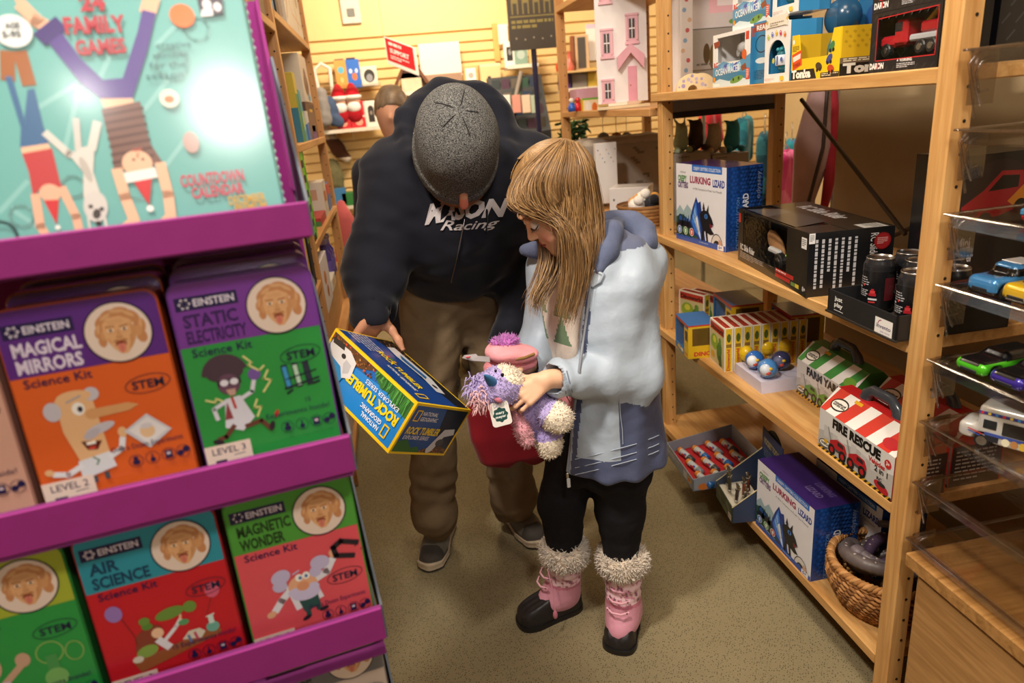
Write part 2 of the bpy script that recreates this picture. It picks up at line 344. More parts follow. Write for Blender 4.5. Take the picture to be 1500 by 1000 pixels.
def snet(f,lo,hi,h,B=12):
    lo=np.array(lo,float); hi=np.array(hi,float); n=np.maximum(((hi-lo)/h).astype(int)+2,4); n=((n+B-1)//B)*B
    G=np.ones(n+1,np.float32)
    nb=n//B; bi=np.stack(np.meshgrid(*[np.arange(k) for k in nb],indexing='ij'),-1).reshape(-1,3)
    cd=f(lo+(bi*B+B/2)*h); near=np.abs(cd)<B*h*.87*1.6
    off=np.stack(np.meshgrid(*[np.arange(B+1)]*3,indexing='ij'),-1).reshape(-1,3)
    for b,d in zip(bi[~near],cd[~near]): 
        s=b*B; G[s[0]:s[0]+B+1,s[1]:s[1]+B+1,s[2]:s[2]+B+1]=np.where(d<0,-1,1)
    bb=bi[near]
    for i in range(0,len(bb),40):
        ch=bb[i:i+40]; pts=(ch[:,None,:]*B+off[None]).reshape(-1,3); v=f(lo+pts*h).astype(np.float32).reshape(len(ch),B+1,B+1,B+1)
        for b,q in zip(ch,v): s=b*B; G[s[0]:s[0]+B+1,s[1]:s[1]+B+1,s[2]:s[2]+B+1]=q
    G[0]=G[-1]=1; G[:,0]=G[:,-1]=1; G[:,:,0]=G[:,:,-1]=1
    S=G<0; c=[S[i:n[0]+i,j:n[1]+j,k:n[2]+k] for i in(0,1) for j in(0,1) for k in(0,1)]; cnt=sum(x.astype(np.int8) for x in c); act=(cnt>0)&(cnt<8)
    ids=-np.ones(act.shape,np.int64); cells=np.argwhere(act); ids[act]=np.arange(len(cells)); acc=np.zeros((len(cells),3)); w=np.zeros(len(cells))
    for ax in range(3):
        for o1 in(0,1):
            for o2 in(0,1):
                a=[0,0,0]; a[(ax+1)%3]=o1; a[(ax+2)%3]=o2; b=list(a); b[ax]=1; A=cells+a; Bq=cells+b
                ga=G[A[:,0],A[:,1],A[:,2]]; gb=G[Bq[:,0],Bq[:,1],Bq[:,2]]; cr=(ga<0)!=(gb<0); t=np.where(cr,ga/(ga-gb+1e-12),0)
                p=A+(np.array(b)-np.array(a))*t[:,None]; acc+=np.where(cr[:,None],p,0); w+=cr
    vs=lo+acc/w[:,None]*h; fs=[]
    for ax in range(3):
        s0=[slice(None)]*3; s1=[slice(None)]*3; s0[ax]=slice(0,-1); s1[ax]=slice(1,None); A=S[tuple(s0)]; Bq=S[tuple(s1)]
        e=np.argwhere(A!=Bq); u,v=(ax+1)%3,(ax+2)%3; ok=(e[:,u]>0)&(e[:,v]>0)&(e[:,u]<n[u])&(e[:,v]<n[v]); e=e[ok]; flip=~A[tuple(e.T)]
        def cid(du,dv):
            q=e.copy(); q[:,u]-=du; q[:,v]-=dv; return ids[tuple(q.T)]
        q=np.stack([cid(1,1),cid(0,1),cid(0,0),cid(1,0)],1); q[flip]=q[flip][:,::-1]; fs.append(q)
    return vs,np.vstack(fs)
def relax(vs,fs,it=2,lam=.5):
    e=np.vstack([fs[:,[0,1]],fs[:,[1,2]],fs[:,[2,3]],fs[:,[3,0]]]); 
    for _ in range(it):
        acc=np.zeros_like(vs); cn=np.zeros(len(vs)); np.add.at(acc,e[:,0],vs[e[:,1]]); np.add.at(acc,e[:,1],vs[e[:,0]]); np.add.at(cn,e[:,0],1); np.add.at(cn,e[:,1],1)
        vs=vs+(acc/np.maximum(cn,1)[:,None]-vs)*lam
    return vs
def sdf_mb(f,lo,hi,h,mat,colour,it=2,mb=None):
    """skin the field f; colour is a hex or a function of the face centres giving linear rgb rows"""
    vs,fs=snet(f,lo,hi,h); vs=relax(vs,fs,it); mb=mb or MB()
    if callable(colour): c=colour(vs[fs].mean(1))
    else: c=np.tile(np.array(lin(colour)),(len(fs),1))
    mb.raw(vs,fs,c,mat,True); mb.sv,mb.sf=vs,fs; return mb
def vnoise(P,s,seed=0):
    """cheap smooth 3-D noise from sines, about -1..1"""
    r=np.random.default_rng(seed); o=0
    for i in range(5):
        d=r.normal(size=3); d/=np.linalg.norm(d); o=o+np.sin(P@d*s*(1+.35*i)+r.uniform(0,6.28)+1.3*np.sin(P@np.roll(d,1)*s*.7+i))
    return o/3
def fuzz(mb,vs,fs,pick,length,rad,colour,mat,n,seed=0,droop=(0,0,0),jit=.5):
    """short tapered tufts standing on a skin"""
    r=np.random.default_rng(seed); ctr=vs[fs].mean(1); nrm=np.cross(vs[fs[:,1]]-vs[fs[:,0]],vs[fs[:,3]]-vs[fs[:,0]]); nrm/=np.linalg.norm(nrm,axis=1,keepdims=True)+1e-12
    ok=np.where(pick(ctr))[0]; sel=r.choice(ok,n); V_=[];F2=[];C2=[]
    for i in sel:
        p=ctr[i]+r.normal(size=3)*rad*.5; d=nrm[i]+r.normal(size=3)*jit*.6+np.array(droop); d/=np.linalg.norm(d); a=np.cross(d,r.normal(size=3)); a/=np.linalg.norm(a)+1e-9; b=np.cross(d,a)
        L=length*r.uniform(.5,1.2); q=p+d*L*.6+r.normal(size=3)*L*.12; tip=p+d*L+r.normal(size=3)*L*.2; k=len(V_)
        for t in range(3):
            an=t*2.094; V_.append(p-d*rad+rad*(a*math.cos(an)+b*math.sin(an)))
        for t in range(3):
            an=t*2.094; V_.append(q+rad*.7*(a*math.cos(an)+b*math.sin(an)))
        V_.append(tip); F2+=[(k+t,k+(t+1)%3,k+3+(t+1)%3,k+3+t) for t in range(3)]+[(k+3+t,k+3+(t+1)%3,k+6) for t in range(3)]
        c=np.array(colour(ctr[i:i+1])[0] if callable(colour) else lin(colour))*r.uniform(.82,1.12); C2+=[c]*6
    mb.raw(V_,F2,C2,mat,True); return mb
# ================================================================ ROOM
BW=6.2   # back wall
mb=MB(); mb.mat='speckled_carpet'; mb.box((.8,1.45,-.05),(6.4,10.3,.1)); struct('floor',mb)
mb=MB(); mb.mat='ceiling_white'; mb.box((.8,1.45,3.05),(6.4,10.3,.1)); struct('ceiling',mb)
mb=MB(); mb.mat='wall_cream'; mb.box((-2.05,1.45,1.5),(.1,10.3,3)); struct('wall_left',mb)
mb=MB(); mb.mat='wall_cream'; mb.box((3.65,1.45,1.5),(.1,10.3,3)); struct('wall_right',mb)
mb=MB(); mb.mat='wall_cream'; mb.box((.8,-3.65,1.5),(5.6,.1,3)); struct('wall_front',mb)
mb=MB(); mb.mat='slatwall_yellow'; mb.box((.8,BW+.06,1.5),(5.6,.08,3)); mb.box((.8,BW+.008,2.52),(5.6,.03,.96))
for i in range(26): mb.box((.8,BW+.008,.043+.0775*i),(5.6,.03,.066),r=.006)
struct('wall_back',mb)
mb=MB(); mb.mat='cabinet_oak'; mb.box((.8,BW-.02,.02),(5.6,.02,.04)); struct('baseboard_back',mb)
# ---------------------------------------------------------------- timber shelving
def shelving(name,label,x0,x1,y0,y1,top,boards,wood_,posts,pw=.042,board_t=.028,x_front=None,group=None):
    t=thing(name,label,'shelf unit',((x0+x1)/2,(y0+y1)/2,0),0,group); cx,cy=(x0+x1)/2,(y0+y1)/2
    for (px,py) in posts:
        m=MB(); m.mat=wood_+'_z'; m.box((px-cx,py-cy,top/2),(pw,pw,top),r=.003)
        for k in range(int(top/.055)):
            z=.1+.055*k
            if z<top-.05: m.cyl((px-cx+.006,py-cy-pw/2-.0006,z),.0032,.001,'1d140c','matte_plastic',8,'y')
        part('post',m,t)
    for z in boards:
        xa=x0 if x_front is None else x_front
        m=MB(); m.mat=wood_+'_y'; m.box(((xa+x1)/2-cx,0,z-board_t/2),(abs(x1-xa),y1-y0,board_t),r=.0025); part('shelf_board',m,t)
    return t
# right-hand unit (the toy bay) and the bay beyond it
RU=shelving('shelving_unit','tall pine shelving unit on the right holding boxed toys, robot lizards and vehicle sets',.95,1.45,1.105,2.44,2.3,(.135,.54,.905,1.4),'pine_along',[(.962,1.082),(.976,2.385),(1.43,1.082),(1.40,2.385)],x_front=.944)
m=MB(); a=V(1.447,2.31,1.335)-V(1.2,1.7725,0); b=V(1.447,1.75,.95)-V(1.2,1.7725,0); m.tube([a,b],.007,'4a3c2c','matte_plastic',8)
part('cross_brace',m,RU,'dark diagonal brace rod at the back')
m=MB(); m.tube([V(1.455,1.15,1.26)-V(1.2,1.7725,0),V(1.455,1.82,.93)-V(1.2,1.7725,0)],.007,'4a3c2c','matte_plastic',8); part('cross_brace',m,RU)
m=MB(); m.box((-.012,.605,1.350),(.385,.014,.040),'8d8780','plain_card',.001); m.box((-.012,.603,1.321),(.385,.018,.020),'171513','matte_plastic',.001); part('end_rail',m,RU,'grey end rail with black lower edge')
MU=shelving('shelving_unit','pine shelving unit beyond the toy bay with a white dollhouse on its shelf',.95,1.45,2.47,3.74,2.3,(.5,.9,1.35,1.86),'beech_along',[(.972,3.762),(1.43,3.762)])
m=MB(); m.mat='felt_tan'; m.box((1.56,1.47,1.12),(.02,1.55,2.2)); single('felt_backdrop',m,'tan felt backdrop panel standing behind the right shelving unit','panel').location=(0,0,0)
# left-hand units
LU=shelving('shelving_unit','beech shelving unit on the left nearest the purple display stand',-.78,-.3,1.25,2.535,2.4,(.12,.48,.865,1.27,1.725),'beech_along',[(-.322,2.556),(-.76,2.556),(-.322,1.23)])
LU2=shelving('shelving_unit','beech shelving unit on the left, second bay, with puzzles and purple packs',-.78,-.3,2.58,3.765,2.4,(.12,.49,.99,1.34,1.775),'beech_along',[(-.322,3.787),(-.76,3.787)])
# ---------------------------------------------------------------- camera, lamps, look
cd=bpy.data.cameras.new('camera'); cam=bpy.data.objects.new('camera',cd); COL.objects.link(cam); scn.camera=cam
cd.sensor_width=36; cd.lens=24; cd.clip_start=.05
Mx=Matrix(((_r[0],_u[0],-_fw[0],EYE[0]),(_r[1],_u[1],-_fw[1],EYE[1]),(_r[2],_u[2],-_fw[2],EYE[2]),(0,0,0,1))); cam.matrix_world=Mx
cd.dof.use_dof=True; cd.dof.focus_distance=1.62; cd.dof.aperture_fstop=3.3; cd.dof.aperture_blades=9
scn.view_settings.view_transform='Standard'; scn.view_settings.look='None'; scn.view_settings.gamma=1; scn.view_settings.exposure=0.0
w=bpy.data.worlds.new('world'); scn.world=w; w.use_nodes=True; w.node_tree.nodes['Background'].inputs[0].default_value=(.9,.75,.6,1); w.node_tree.nodes['Background'].inputs[1].default_value=.02
def lamp(kind,loc,target,power,col=(1,.82,.62),size=.3,angle=80,blend=.6):
    l=bpy.data.lights.new('ceiling_lamp',kind); l.energy=power; l.color=col
    if kind=='AREA': l.size=size; l.shape='DISK'
    if kind=='SPOT': l.spot_size=R(angle); l.spot_blend=blend; l.shadow_soft_size=size
    o=bpy.data.objects.new('ceiling_lamp',l); COL.objects.link(o); o.location=loc; o.rotation_euler=(Vector(target)-Vector(loc)).to_track_quat('-Z','Y').to_euler(); return o
scn.cycles.transparent_max_bounces=48
lamp('AREA',(-.5,.55,2.8),(.5,1.6,.5),52,(1,.90,.77),.24)
lamp('AREA',(.2,2.9,2.9),(.2,2.9,0),20,(1,.82,.58),.5)
lamp('AREA',(.36,-.35,2.5),(.1,.9,.8),16,(1,.93,.83),.22)
lamp('AREA',(.44,-3.0,2.80),(-.1,.8,1.2),20,(1,.95,.88),.45)
lamp('AREA',(-.33,-2.88,2.86),(-.2,.8,1.4),3.5,(1,.95,.88),.10)
lamp('AREA',(.4,4.7,2.9),(.5,6.2,1.5),86,(1,.83,.62),.6)
lamp('AREA',(2.3,4.2,2.9),(2.2,4.2,0),40,(1,.84,.64),.6)
lamp('AREA',(.45,.75,2.9),(1.05,1.2,.9),17,(1,.86,.66),.4)
lamp('AREA',(-1.4,3.4,2.9),(-1.0,3.2,0),12,(1,.84,.64),.5)
# ================================================================ PURPLE DISPLAY STAND WITH SCIENCE TINS
SO=V(-.092,.775,0); SA=R(10)
def stand(x,y,z): return SO+V(x*math.cos(SA)-y*math.sin(SA),x*math.sin(SA)+y*math.cos(SA),z)
PUR='8f1f78'; PUR2='6e1a63'
ST=thing('display_stand','tall purple cardboard display stand with four tiers of science tins','display stand',SO,SA)
SW=.60
for z0,z1,zf in ((1.286,1.323,1.284),(.994,1.042,.988),(.737,.787,.711),(.47,.52,.468)):
    m=MB(); m.mat='plain_card'; m.box((-SW/2,-.001,(z0+z1)/2),(SW,.004,z1-z0),PUR,r=.001); m.box((-SW/2,.003,z1-.002),(SW,.006,.004),PUR2); part('tier_lip',m,ST)
    m=MB(); m.mat='plain_card'; m.box((-SW/2,.13,zf+.002),(SW-.006,.26,.004),PUR2); part('tier_floor',m,ST)
    m=MB(); m.mat='plain_card'; m.prism([(0,z0),(.26,z0),(.26,z0+.20),(.20,z0+.20),(.004,z1)],(-.0005,0,0),(0,1,0),(0,0,1),(.003,0,0),'565c68'); part('tier_cheek',m,ST,'grey side cheek of the tier')
m=MB(); m.mat='plain_card'; m.box((-SW/2,.268,.78),(SW,.006,1.56),PUR); part('back_panel',m,ST)
m=MB(); m.mat='plain_card'; m.prism([(.0,0),(.26,0),(.26,.49),(.0,.46)],(-SW,0,0),(0,1,0),(0,0,1),(.004,0,0),PUR); m.prism([(.0,0),(.26,0),(.26,.49),(.0,.46)],(-.004,0,0),(0,1,0),(0,0,1),(.004,0,0),PUR); m.box((-SW/2,.002,.23),(SW,.004,.46),PUR); part('base',m,ST)
m=MB(); m.mat='plain_card'; m.prism([(.2,1.32),(.268,1.32),(.268,1.56),(.25,1.56)],(-.004,0,0),(0,1,0),(0,0,1),(.004,0,0),PUR); part('side_wing',m,ST)
def rrect(w,h,r,n=5,x0=0,y0=0):
    q=[]
    for cx,cy,a in ((w-r,r,-90),(w-r,h-r,0),(r,h-r,90),(r,r,180)):
        for i in range(n+1):
            t=R(a+90*i/n); q.append((x0+cx+r*math.cos(t),y0+cy+r*math.sin(t)))
    return q
def emblem(A,x,y,r):
    """round badge: a wild-haired man sticking out his tongue, printed in sepia"""
    A.ell(x,y,r,r,'2a1c33',n=36); A.ell(x,y,r*.95,r*.95,'ead6c8',n=36); k=r/22
    hair='c98a5c'; hl='dba878'; sk='e2ad7c'; dk='a8683f'
    P=lambda *q:[(x+a*k,y+b*k) for a,b in q]
    for dx,dy,rx,ry,rt in ((-8,-9,6,4,-40),(-3,-13,6,3.6,-10),(4,-14,6,3.6,10),(10,-10,6,4,40),(14,-2,4,6,10),(14,5,3.4,5,-10),(-11,-2,3.6,5,20),(-11,5,2.6,4,0)): A.ell(x+dx*k,y+dy*k,rx*k,ry*k,hair,rt)
    for dx,dy,rx,ry,rt in ((-6,-12,4,1.4,-30),(2,-15,5,1.4,5),(9,-12,4,1.4,35),(15,-4,1.2,4,10),(-12,-4,1,3.6,15)): A.ell(x+dx*k,y+dy*k,rx*k,ry*k,hl,rt)
    A.ell(x+12.5*k,y+1*k,2.6*k,4*k,'d39a68',10); A.ell(x-9.6*k,y+1*k,2*k,3.6*k,'d39a68')
    A.poly(P((-9,-7),(-5,-11),(3,-11.5),(9,-8),(11,-1),(10,6),(7,11),(3,15.5),(-1,15.5),(-5,11),(-8.4,5),(-9.4,-1)),sk)
    A.poly(P((8,-7),(11,-1),(10,6),(7,11),(4,14),(6.5,6),(8,0)),'cf9564')
    for q in ((-6,-8.4,4,-8.8),(-5,-6.8,4,-7.2)): A.line(P(q[:2],q[2:]),.45*k,'cb9162')
    for s in(-1,1):
        A.line(P((s*4.4-2.6-.2,-4.4+.3*s),(s*4.4+2.4,-4.6)),.9*k,dk); A.ell(x+(s*4.4-.2)*k,y-2*k,2*k,1.05*k,'f2e2d0'); A.ell(x+(s*4.4-.2)*k,y-2*k,.95*k,.95*k,'5a3624'); A.line(P((s*4.4-2,-.2),(s*4.4+1.8,-.3)),.4*k,'c48a5c')
    A.poly(P((-.9,-2),(.7,-2),(1.9,3),(.2,4.2),(-2,3.2)),'d59c6b'); A.line(P((-2,3.3),(.1,4.1),(2,3.1)),.5*k,dk)
    A.poly(P((-5,6.4),(-2.5,4.8),(0,5.4),(2.6,4.7),(5,6.2),(2.4,6.9),(-2.4,7)),'b8784c')
    A.ell(x,y+8.3*k,3.6*k,1.9*k,'7c3626'); A.poly(P((-2.6,8),(2.6,8),(2.4,12),(1,14.6),(-1,14.6),(-2.4,12)),'d8806c'); A.line(P((0,8.6),(0,13)),.4*k,'b85f50')
    A.line(P((-7,3),(-6,7)),.45*k,'c88c5e'); A.line(P((7,3),(6.4,7)),.45*k,'b87c50')
def stem(A,x,y,c='1f2340'):
    A.arc(x,y,15,6.6,.5,c,-4); A.text('STEM',x-10.5,y+3.2,6,c,w=21,bold=.02)
def icons(A,y,c):
    for i,(x,t) in enumerate(((62,0),(73,1),(84,2),(94,3))):
        A.arc(x,y,4.6,4.6,.4,c)
        if t==0: A.ell(x,y+1,2.6,2,c); A.ell(x,y-2,1.6,1.6,c)
        if t==1: A.ell(x,y+1.5,1.8,1.8,c); A.rect(x-.5,y-3,x+.5,y+2,c)
        if t==2: A.rect(x-2.5,y-3,x+2.5,y+3,c); A.rect(x-1.3,y-1.7,x+1.3,y+.4,'c9b9c9')
        if t==3: A.ell(x-2,y+1,2.2,2.2,c); A.ell(x+2.2,y-1.2,2.4,2.4,c); A.rect(x-1,y-.6,x+2,y+.6,c)
NAVY='211b4c'
def kit_front(A,top,body,t1,t2,tcol,level,tail,scene):
    A.rect(0,0,100,47,top); A.rect(3,9.5,46,19.5,NAVY)
    A.arc(9.5,14.5,2.6,2.6,1.3,'e9dff0'); 
    for a in range(0,360,60): A.ell(9.5+3.4*math.cos(R(a)),14.5+3.4*math.sin(R(a)),.8,.8,'e9dff0')
    A.text('EINSTEIN',15.5,17,5.2,'e9dff0',w=28,bold=.02)
    A.text(t1,6,32,9,tcol,w=min(42,5.6*len(t1)+4),bold=.035); A.text(t2,6,44,9,tcol,w=min(42,5.2*len(t2)+4),bold=.035)
    A.text('Science Kit',7,54.5,6,NAVY,w=42,bold=.012); scene(A); stem(A,82,90 if t1=='MAGNETIC' else 66); emblem(A,72,26,22)
    A.text(tail,96,112,4,NAVY,'r',w=48); icons(A,121.5,NAVY)
    A.rect(0,124,33,160,'ecd9cf'); A.text(level,5,131.5,5,NAVY,w=24,bold=.01); A.line([(20,134),(28,133.6)],.6,NAVY); A.rect(6,136,14,150,NAVY)
def sc_mirror(A):
    sk='e8b98a'
    A.poly([(22,66),(36,64),(45,68),(47,112),(28,116),(22,90)],sk); A.ell(19,74,5.5,7,'c9c4cf'); A.ell(45,66,5,5,'c9c4cf',20); A.ell(34,66,11,4.6,sk)
    A.poly([(42,77),(66,77),(73,80),(66,83),(42,84)],'d9a06c'); A.ell(43,80.5,5,4,'d9a06c'); A.ell(35,75,4,4.8,'f6f2ee'); A.ell(36,75.5,1.7,2.2,'2b2b3c'); A.line([(29,69),(38,66)],1.3,'a9a4ae')
    A.ell(45,92,10,3.4,'c9c4cf',-14); A.ell(39,95,6,3,'bdb7c3',-25); A.poly([(31,99),(44,101),(40,107),(34,106)],'5c1a16'); A.rect(34,100.2,40,102.4,'fff6ee'); A.ell(37,105,2.5,1.2,'d34a3e')
    A.poly([(26,113),(47,110),(49,122),(26,127)],'dfe3ee'); A.line([(27,117),(18,121),(10,119)],4,'e6e9f2'); A.ell(7,117,3,2.4,sk,20); A.line([(47,114),(55,110),(57,103)],4,'e6e9f2'); A.ell(58,98,3,4,sk); A.line([(36,112),(39,115),(37,118)],1,'3c7a5a')
    A.rect(32,126,35,131,'4a4f5c'); A.rect(40,124.6,43,130,'4a4f5c')
    A.poly([(59,98),(76,88),(90,103),(73,114)],'cfd0da'); A.poly([(62,98),(76,90.5),(87,102.5),(73,111)],'e9e6ea'); A.ell(74,101,5,5,'e8c39a'); A.ell(74,97,4,2,'d7d2da')
def sc_static(A):
    for a in range(-75,80,12):
        t=R(a-90); A.line([(26,72),(26+15*math.cos(t),72+15*math.sin(t))],4.2,'4b3a48' if a%24 else '5e4c5a')
    A.ell(26,70,13,6.5,'4b3a48'); A.ell(27,79,8,8,'6a4a62'); A.rect(19,75,36,79.5,'3a2d3c'); A.ell(24,77.5,3,2.5,'e9e6f4'); A.ell(31,77.5,3,2.5,'e9e6f4'); A.poly([(24,83),(31,83),(30,88),(26,88)],'caa295')
    A.poly([(22,90),(33,89),(40,108),(30,117),(18,112)],'dfe0ee'); A.line([(27,90),(28,98)],2,'c23a3a'); A.poly([(23,92),(19,106),(25,106)],'93404a')
    A.line([(22,92),(13,96),(14,104)],3,'dfe0ee'); A.line([(33,92),(42,88),(45,79)],3,'dfe0ee'); A.ell(46,75,4.6,4.6,'7a5aa8'); A.line([(24,112),(17,119),(12,120)],3.4,'6a3f36'); A.line([(33,114),(44,112),(50,120)],3.4,'6a3f36'); A.ell(11,122,4,2,'2e2630',20); A.ell(51,118,2,4,'2e2630',20); A.ell(56,109,1.5,3,'c23a3a',30)
    z='e9e49a'
    for q in (((41,60),(46,66),(43,67),(50,73),(54,70)),((56,74),(52,80),(57,82),(50,90)),((9,88),(15,91),(16,88),(20,91)),((44,95),(41,101),(46,101),(42,108))): A.line(q,1.4,z)
    for i,(x,c) in enumerate(((68,'3f9ad2'),(76,'b9d8c4'),(84,'2a3346'))): A.line([(x,74),(x+1,90)],4.6,'1d2436'); A.line([(x,75),(x+1,89.5)],3.2,c)
    A.line([(66,91),(92,87)],1.4,'1d2436'); A.line([(68,84),(91,80.5)],1,'1d2436'); A.line([(67,95),(71,93)],1.6,'1d2436'); A.line([(87,91),(92,90)],1.6,'1d2436')
    A.text('15',81,104.5,3.6,NAVY,'c')
def sc_air(A):
    A.line([(18,73),(24,92),(23,108)],.5,'5a2d2a'); A.ell(14,68,6,7,'9a7ac2',-10); A.line([(84,76),(78,90)],.5,'5a2d2a'); A.ell(86,70,5.6,7,'d9607f',10)
    A.poly([(18,113),(82,103),(86,107),(84,110),(22,124)],'9a5a34')
    for x,y,rx,ry in ((33,96,9,8),(29,104,7,7),(37,91,7,5)): A.ell(x,y,rx,ry,'8a4030')
    A.ell(40,94,4.5,4.5,'f0c8a4'); A.ell(34,86,4,3,'5a8a3a'); A.line([(40,101),(45,108)],6,'e6e6ee'); A.line([(44,102),(54,93),(58,88)],3,'e6e6ee'); A.ell(60,91,4,2.6,'5aa06a'); A.line([(58,88),(59,84)],1.6,'f0c8a4')
    A.ell(52,80,11,5,'6e9440',-8); A.ell(67,79,5,5,'6e9440'); A.ell(33,81,4,3.4,'6e9440'); A.ell(30,107,8,5,'86a94c',-10); A.ell(22,112,4,3,'d9d4c4')
    A.poly([(56,106),(62,100),(70,100),(74,104),(70,109)],'d9d4c4'); A.line([(61,104),(62,110)],2,'5a7aa8'); A.line([(66,103),(67,109)],2,'c2486a'); A.ell(80,102,5,4.6,'6fb2a2'); A.rect(78,92,82,99,'cfe4de'); A.line([(77,92),(83,91)],1,'e9f2ee')
def sc_magnet(A):
    A.poly([(33,86),(56,82),(62,104),(38,110)],'e6e6f2'); A.poly([(40,96),(57,94),(58,110),(44,113)],'24504e'); A.rect(45,110,49,118,'24504e'); A.rect(54,107,58,115,'24504e'); A.ell(45,119,4,1.8,'2a2430',-20); A.ell(60,115,4,1.8,'2a2430',-10)
    A.line([(36,90),(28,97),(22,104)],6,'e6e6f2'); A.ell(18,107,4,3,'e8b08c',-20); A.line([(58,86),(68,82),(74,73)],6,'e6e6f2'); A.ell(76,67,3.6,4,'e8b08c')
    A.ell(47,88,12,10,'e8b08c'); A.ell(31,76,8,6.5,'c4bce0',-20); A.ell(29,84,6,5,'c4bce0'); A.ell(64,72,8,6.5,'c4bce0'); A.ell(59,79,5,5,'c4bce0'); A.ell(48,96,12,6.5,'cfc8ea'); A.ell(40,93,6,4,'cfc8ea'); A.ell(55,92,5,4,'cfc8ea'); A.ell(47,89,5.2,4.2,'e09a74')
    A.ell(45,80.5,3,3.4,'f8f6f4'); A.ell(51,80,3,3.4,'f8f6f4'); A.ell(46,81,1.3,1.6,'2f6ba8'); A.ell(51,80.5,1.3,1.6,'2f6ba8'); A.line([(41,76),(46,74)],1.3,'c4bce0')
    A.line([(97,63),(84,58),(77,62),(78,70),(92,74)],4.6,'241f2a'); A.line([(97,60.6),(95,66)],1,'241f2a'); A.line([(99,70),(101,69)],1,'8a3a44')
def kit_mesh(top,body,side,front=None):
    w,h,d=.158,.255,.05; m=MB(); m.mat='gloss_card'
    m.prism(rrect(w,h,.014),(-w/2,0,0),(1,0,0),(0,0,1),(0,d,0),side); m.prism(rrect(w-.004,h-.004,.013),(-w/2+.002,-.0015,.002),(1,0,0),(0,0,1),(0,.0016,0),body)
    if front:
        A=Art(m,(-w/2+.002,-.0015,.002),(1,0,0),(0,0,1),w-.004,h-.004)
        front(A)
    return m
def clipA(top,body,t1,t2,tcol,lv,tail,sc):
    def f(A):
        # rounded upper band
        k=100/.154; kit_front(A,top,body,t1,t2,tcol,lv,tail,sc)
    return f
def kit(x,y,zb,mesh,label,group=None,rx=-6): 
    o=bpy.data.objects.new('science_tin',mesh); COL.objects.link(o); p=stand(x,y,zb); o.location=p; o.rotation_euler=Euler((R(rx),0,SA)); return tag(o,label,'tin',group)
GRN='2f9a48'
def band(m,col,w=.154,h=.251,r=.013):    # the coloured top band follows the tin's rounded corners
    q=[p for p in rrect(w,h,r) if p[1]>h*.5]; q=[(w,h-.072)]+q+[(0,h-.072)]
    m.prism(q,(-w/2,-.0022,.002),(1,0,0),(0,0,1),(0,.0008,0),col)
K={}
def mk(name,top,body,side,*a):
    m=kit_mesh(top,body,side); band(m,top); A=Art(m,(-.077,-.0024,.002),(1,0,0),(0,0,1),.154,.251); 
    old=A.rect
    def rect(x0,y0,x1,y1,c):
        if (x0,y0,x1)==(0,0,100): return A
        return old(x0,y0,x1,min(y1,161),c)
    A.rect=rect; kit_front(A,top,body,*a); K[name]=m.mesh('science_tin'); return K[name]
mk('mirror','5c2a86','e2642a','b04a1c','MAGICAL','MIRRORS','e6d9ee','LEVEL 2','Over a Dozen Experiments',sc_mirror)
mk('static','7a3b9c',GRN,'6a3390','STATIC','ELECTRICITY','3a1f5c','LEVEL 3','Experiments Inside!',sc_static)
mk('air','2f93a8','c8202c','9c1822','AIR','SCIENCE','14405c','LEVEL 3','15 Experiments Inside!',sc_air)
mk('magnet','4f9a3c','df5560','3f8a34','MAGNETIC','WONDER','1f3a1c','LEVEL 3','Over a Dozen Experiments',sc_magnet)
def sc_chem(A):
    A.arc(74,84,9,9,1,'9ac26a'); A.rect(70,86,78,104,'4a9a52'); A.ell(74,106,8,8,'79b866'); A.arc(90,88,6,8,1,'9ac26a'); A.ell(30,84,12,13,'c9a58a'); A.line([(40,100),(54,88)],5,'c9a58a'); A.ell(56,84,5,6,'c9a58a'); A.poly([(18,98),(44,98),(48,126),(14,126)],'c9c4d4')
mk('chem','a8b43a',GRN,'237a38','CHEMISTRY','LAB','1f3a1c','LEVEL 2','Experiments Inside!',sc_chem)
mk('plain','c9988a','d9a896','a87a6c','SLIME','FACTORY','5a2a3c','LEVEL 1','Experiments inside!',lambda A:None)
mk('voyage','6a6a70','b9a79c','77706c','VOYAGE TO','SPACE','1c1c24','LEVEL 3','Experiments Inside!',lambda A:None)
xs=(-.086,-.252,-.418)
kit(xs[0],.022,.994,K['static'],'purple and green science tin with a wild-haired cartoon figure, foremost on its tier')
kit(xs[1],.020,.994,K['mirror'],'purple and orange science tin with a long-nosed cartoon professor on the second tier')
kit(xs[2],.022,.994,K['plain'],'pale pink science tin cut off at the left edge, second tier')
for i in range(3): kit(xs[0],.082+.054*i,1.0+.003*i,K['static'],'purple science tin queued behind the purple and green one, only its top edge showing','purple and green tins behind the front one',-4)
for i in range(2): kit(xs[1],.082+.054*i,1.0+.002*i,K['mirror'],'science tin queued in shadow behind the purple and orange one','purple and orange tins behind the front one',-4)
kit(xs[0],.02,.717,K['magnet'],'green and coral science tin with a bearded cartoon figure on the third tier')
kit(xs[1],.022,.717,K['air'],'blue and red science tin with cartoon balloons on the third tier')
kit(xs[2],.022,.717,K['chem'],'green science tin half in shadow at the left of the third tier')
kit(xs[0],.082,.717,K['magnet'],'green topped science tin behind the green and coral one')
kit(xs[0]-.0,.02,.477,K['voyage'],'grey science tin at the right end of the lowest tier')
kit(xs[1],.02,.477,K['voyage'],'grey science tin second from the right on the lowest tier')
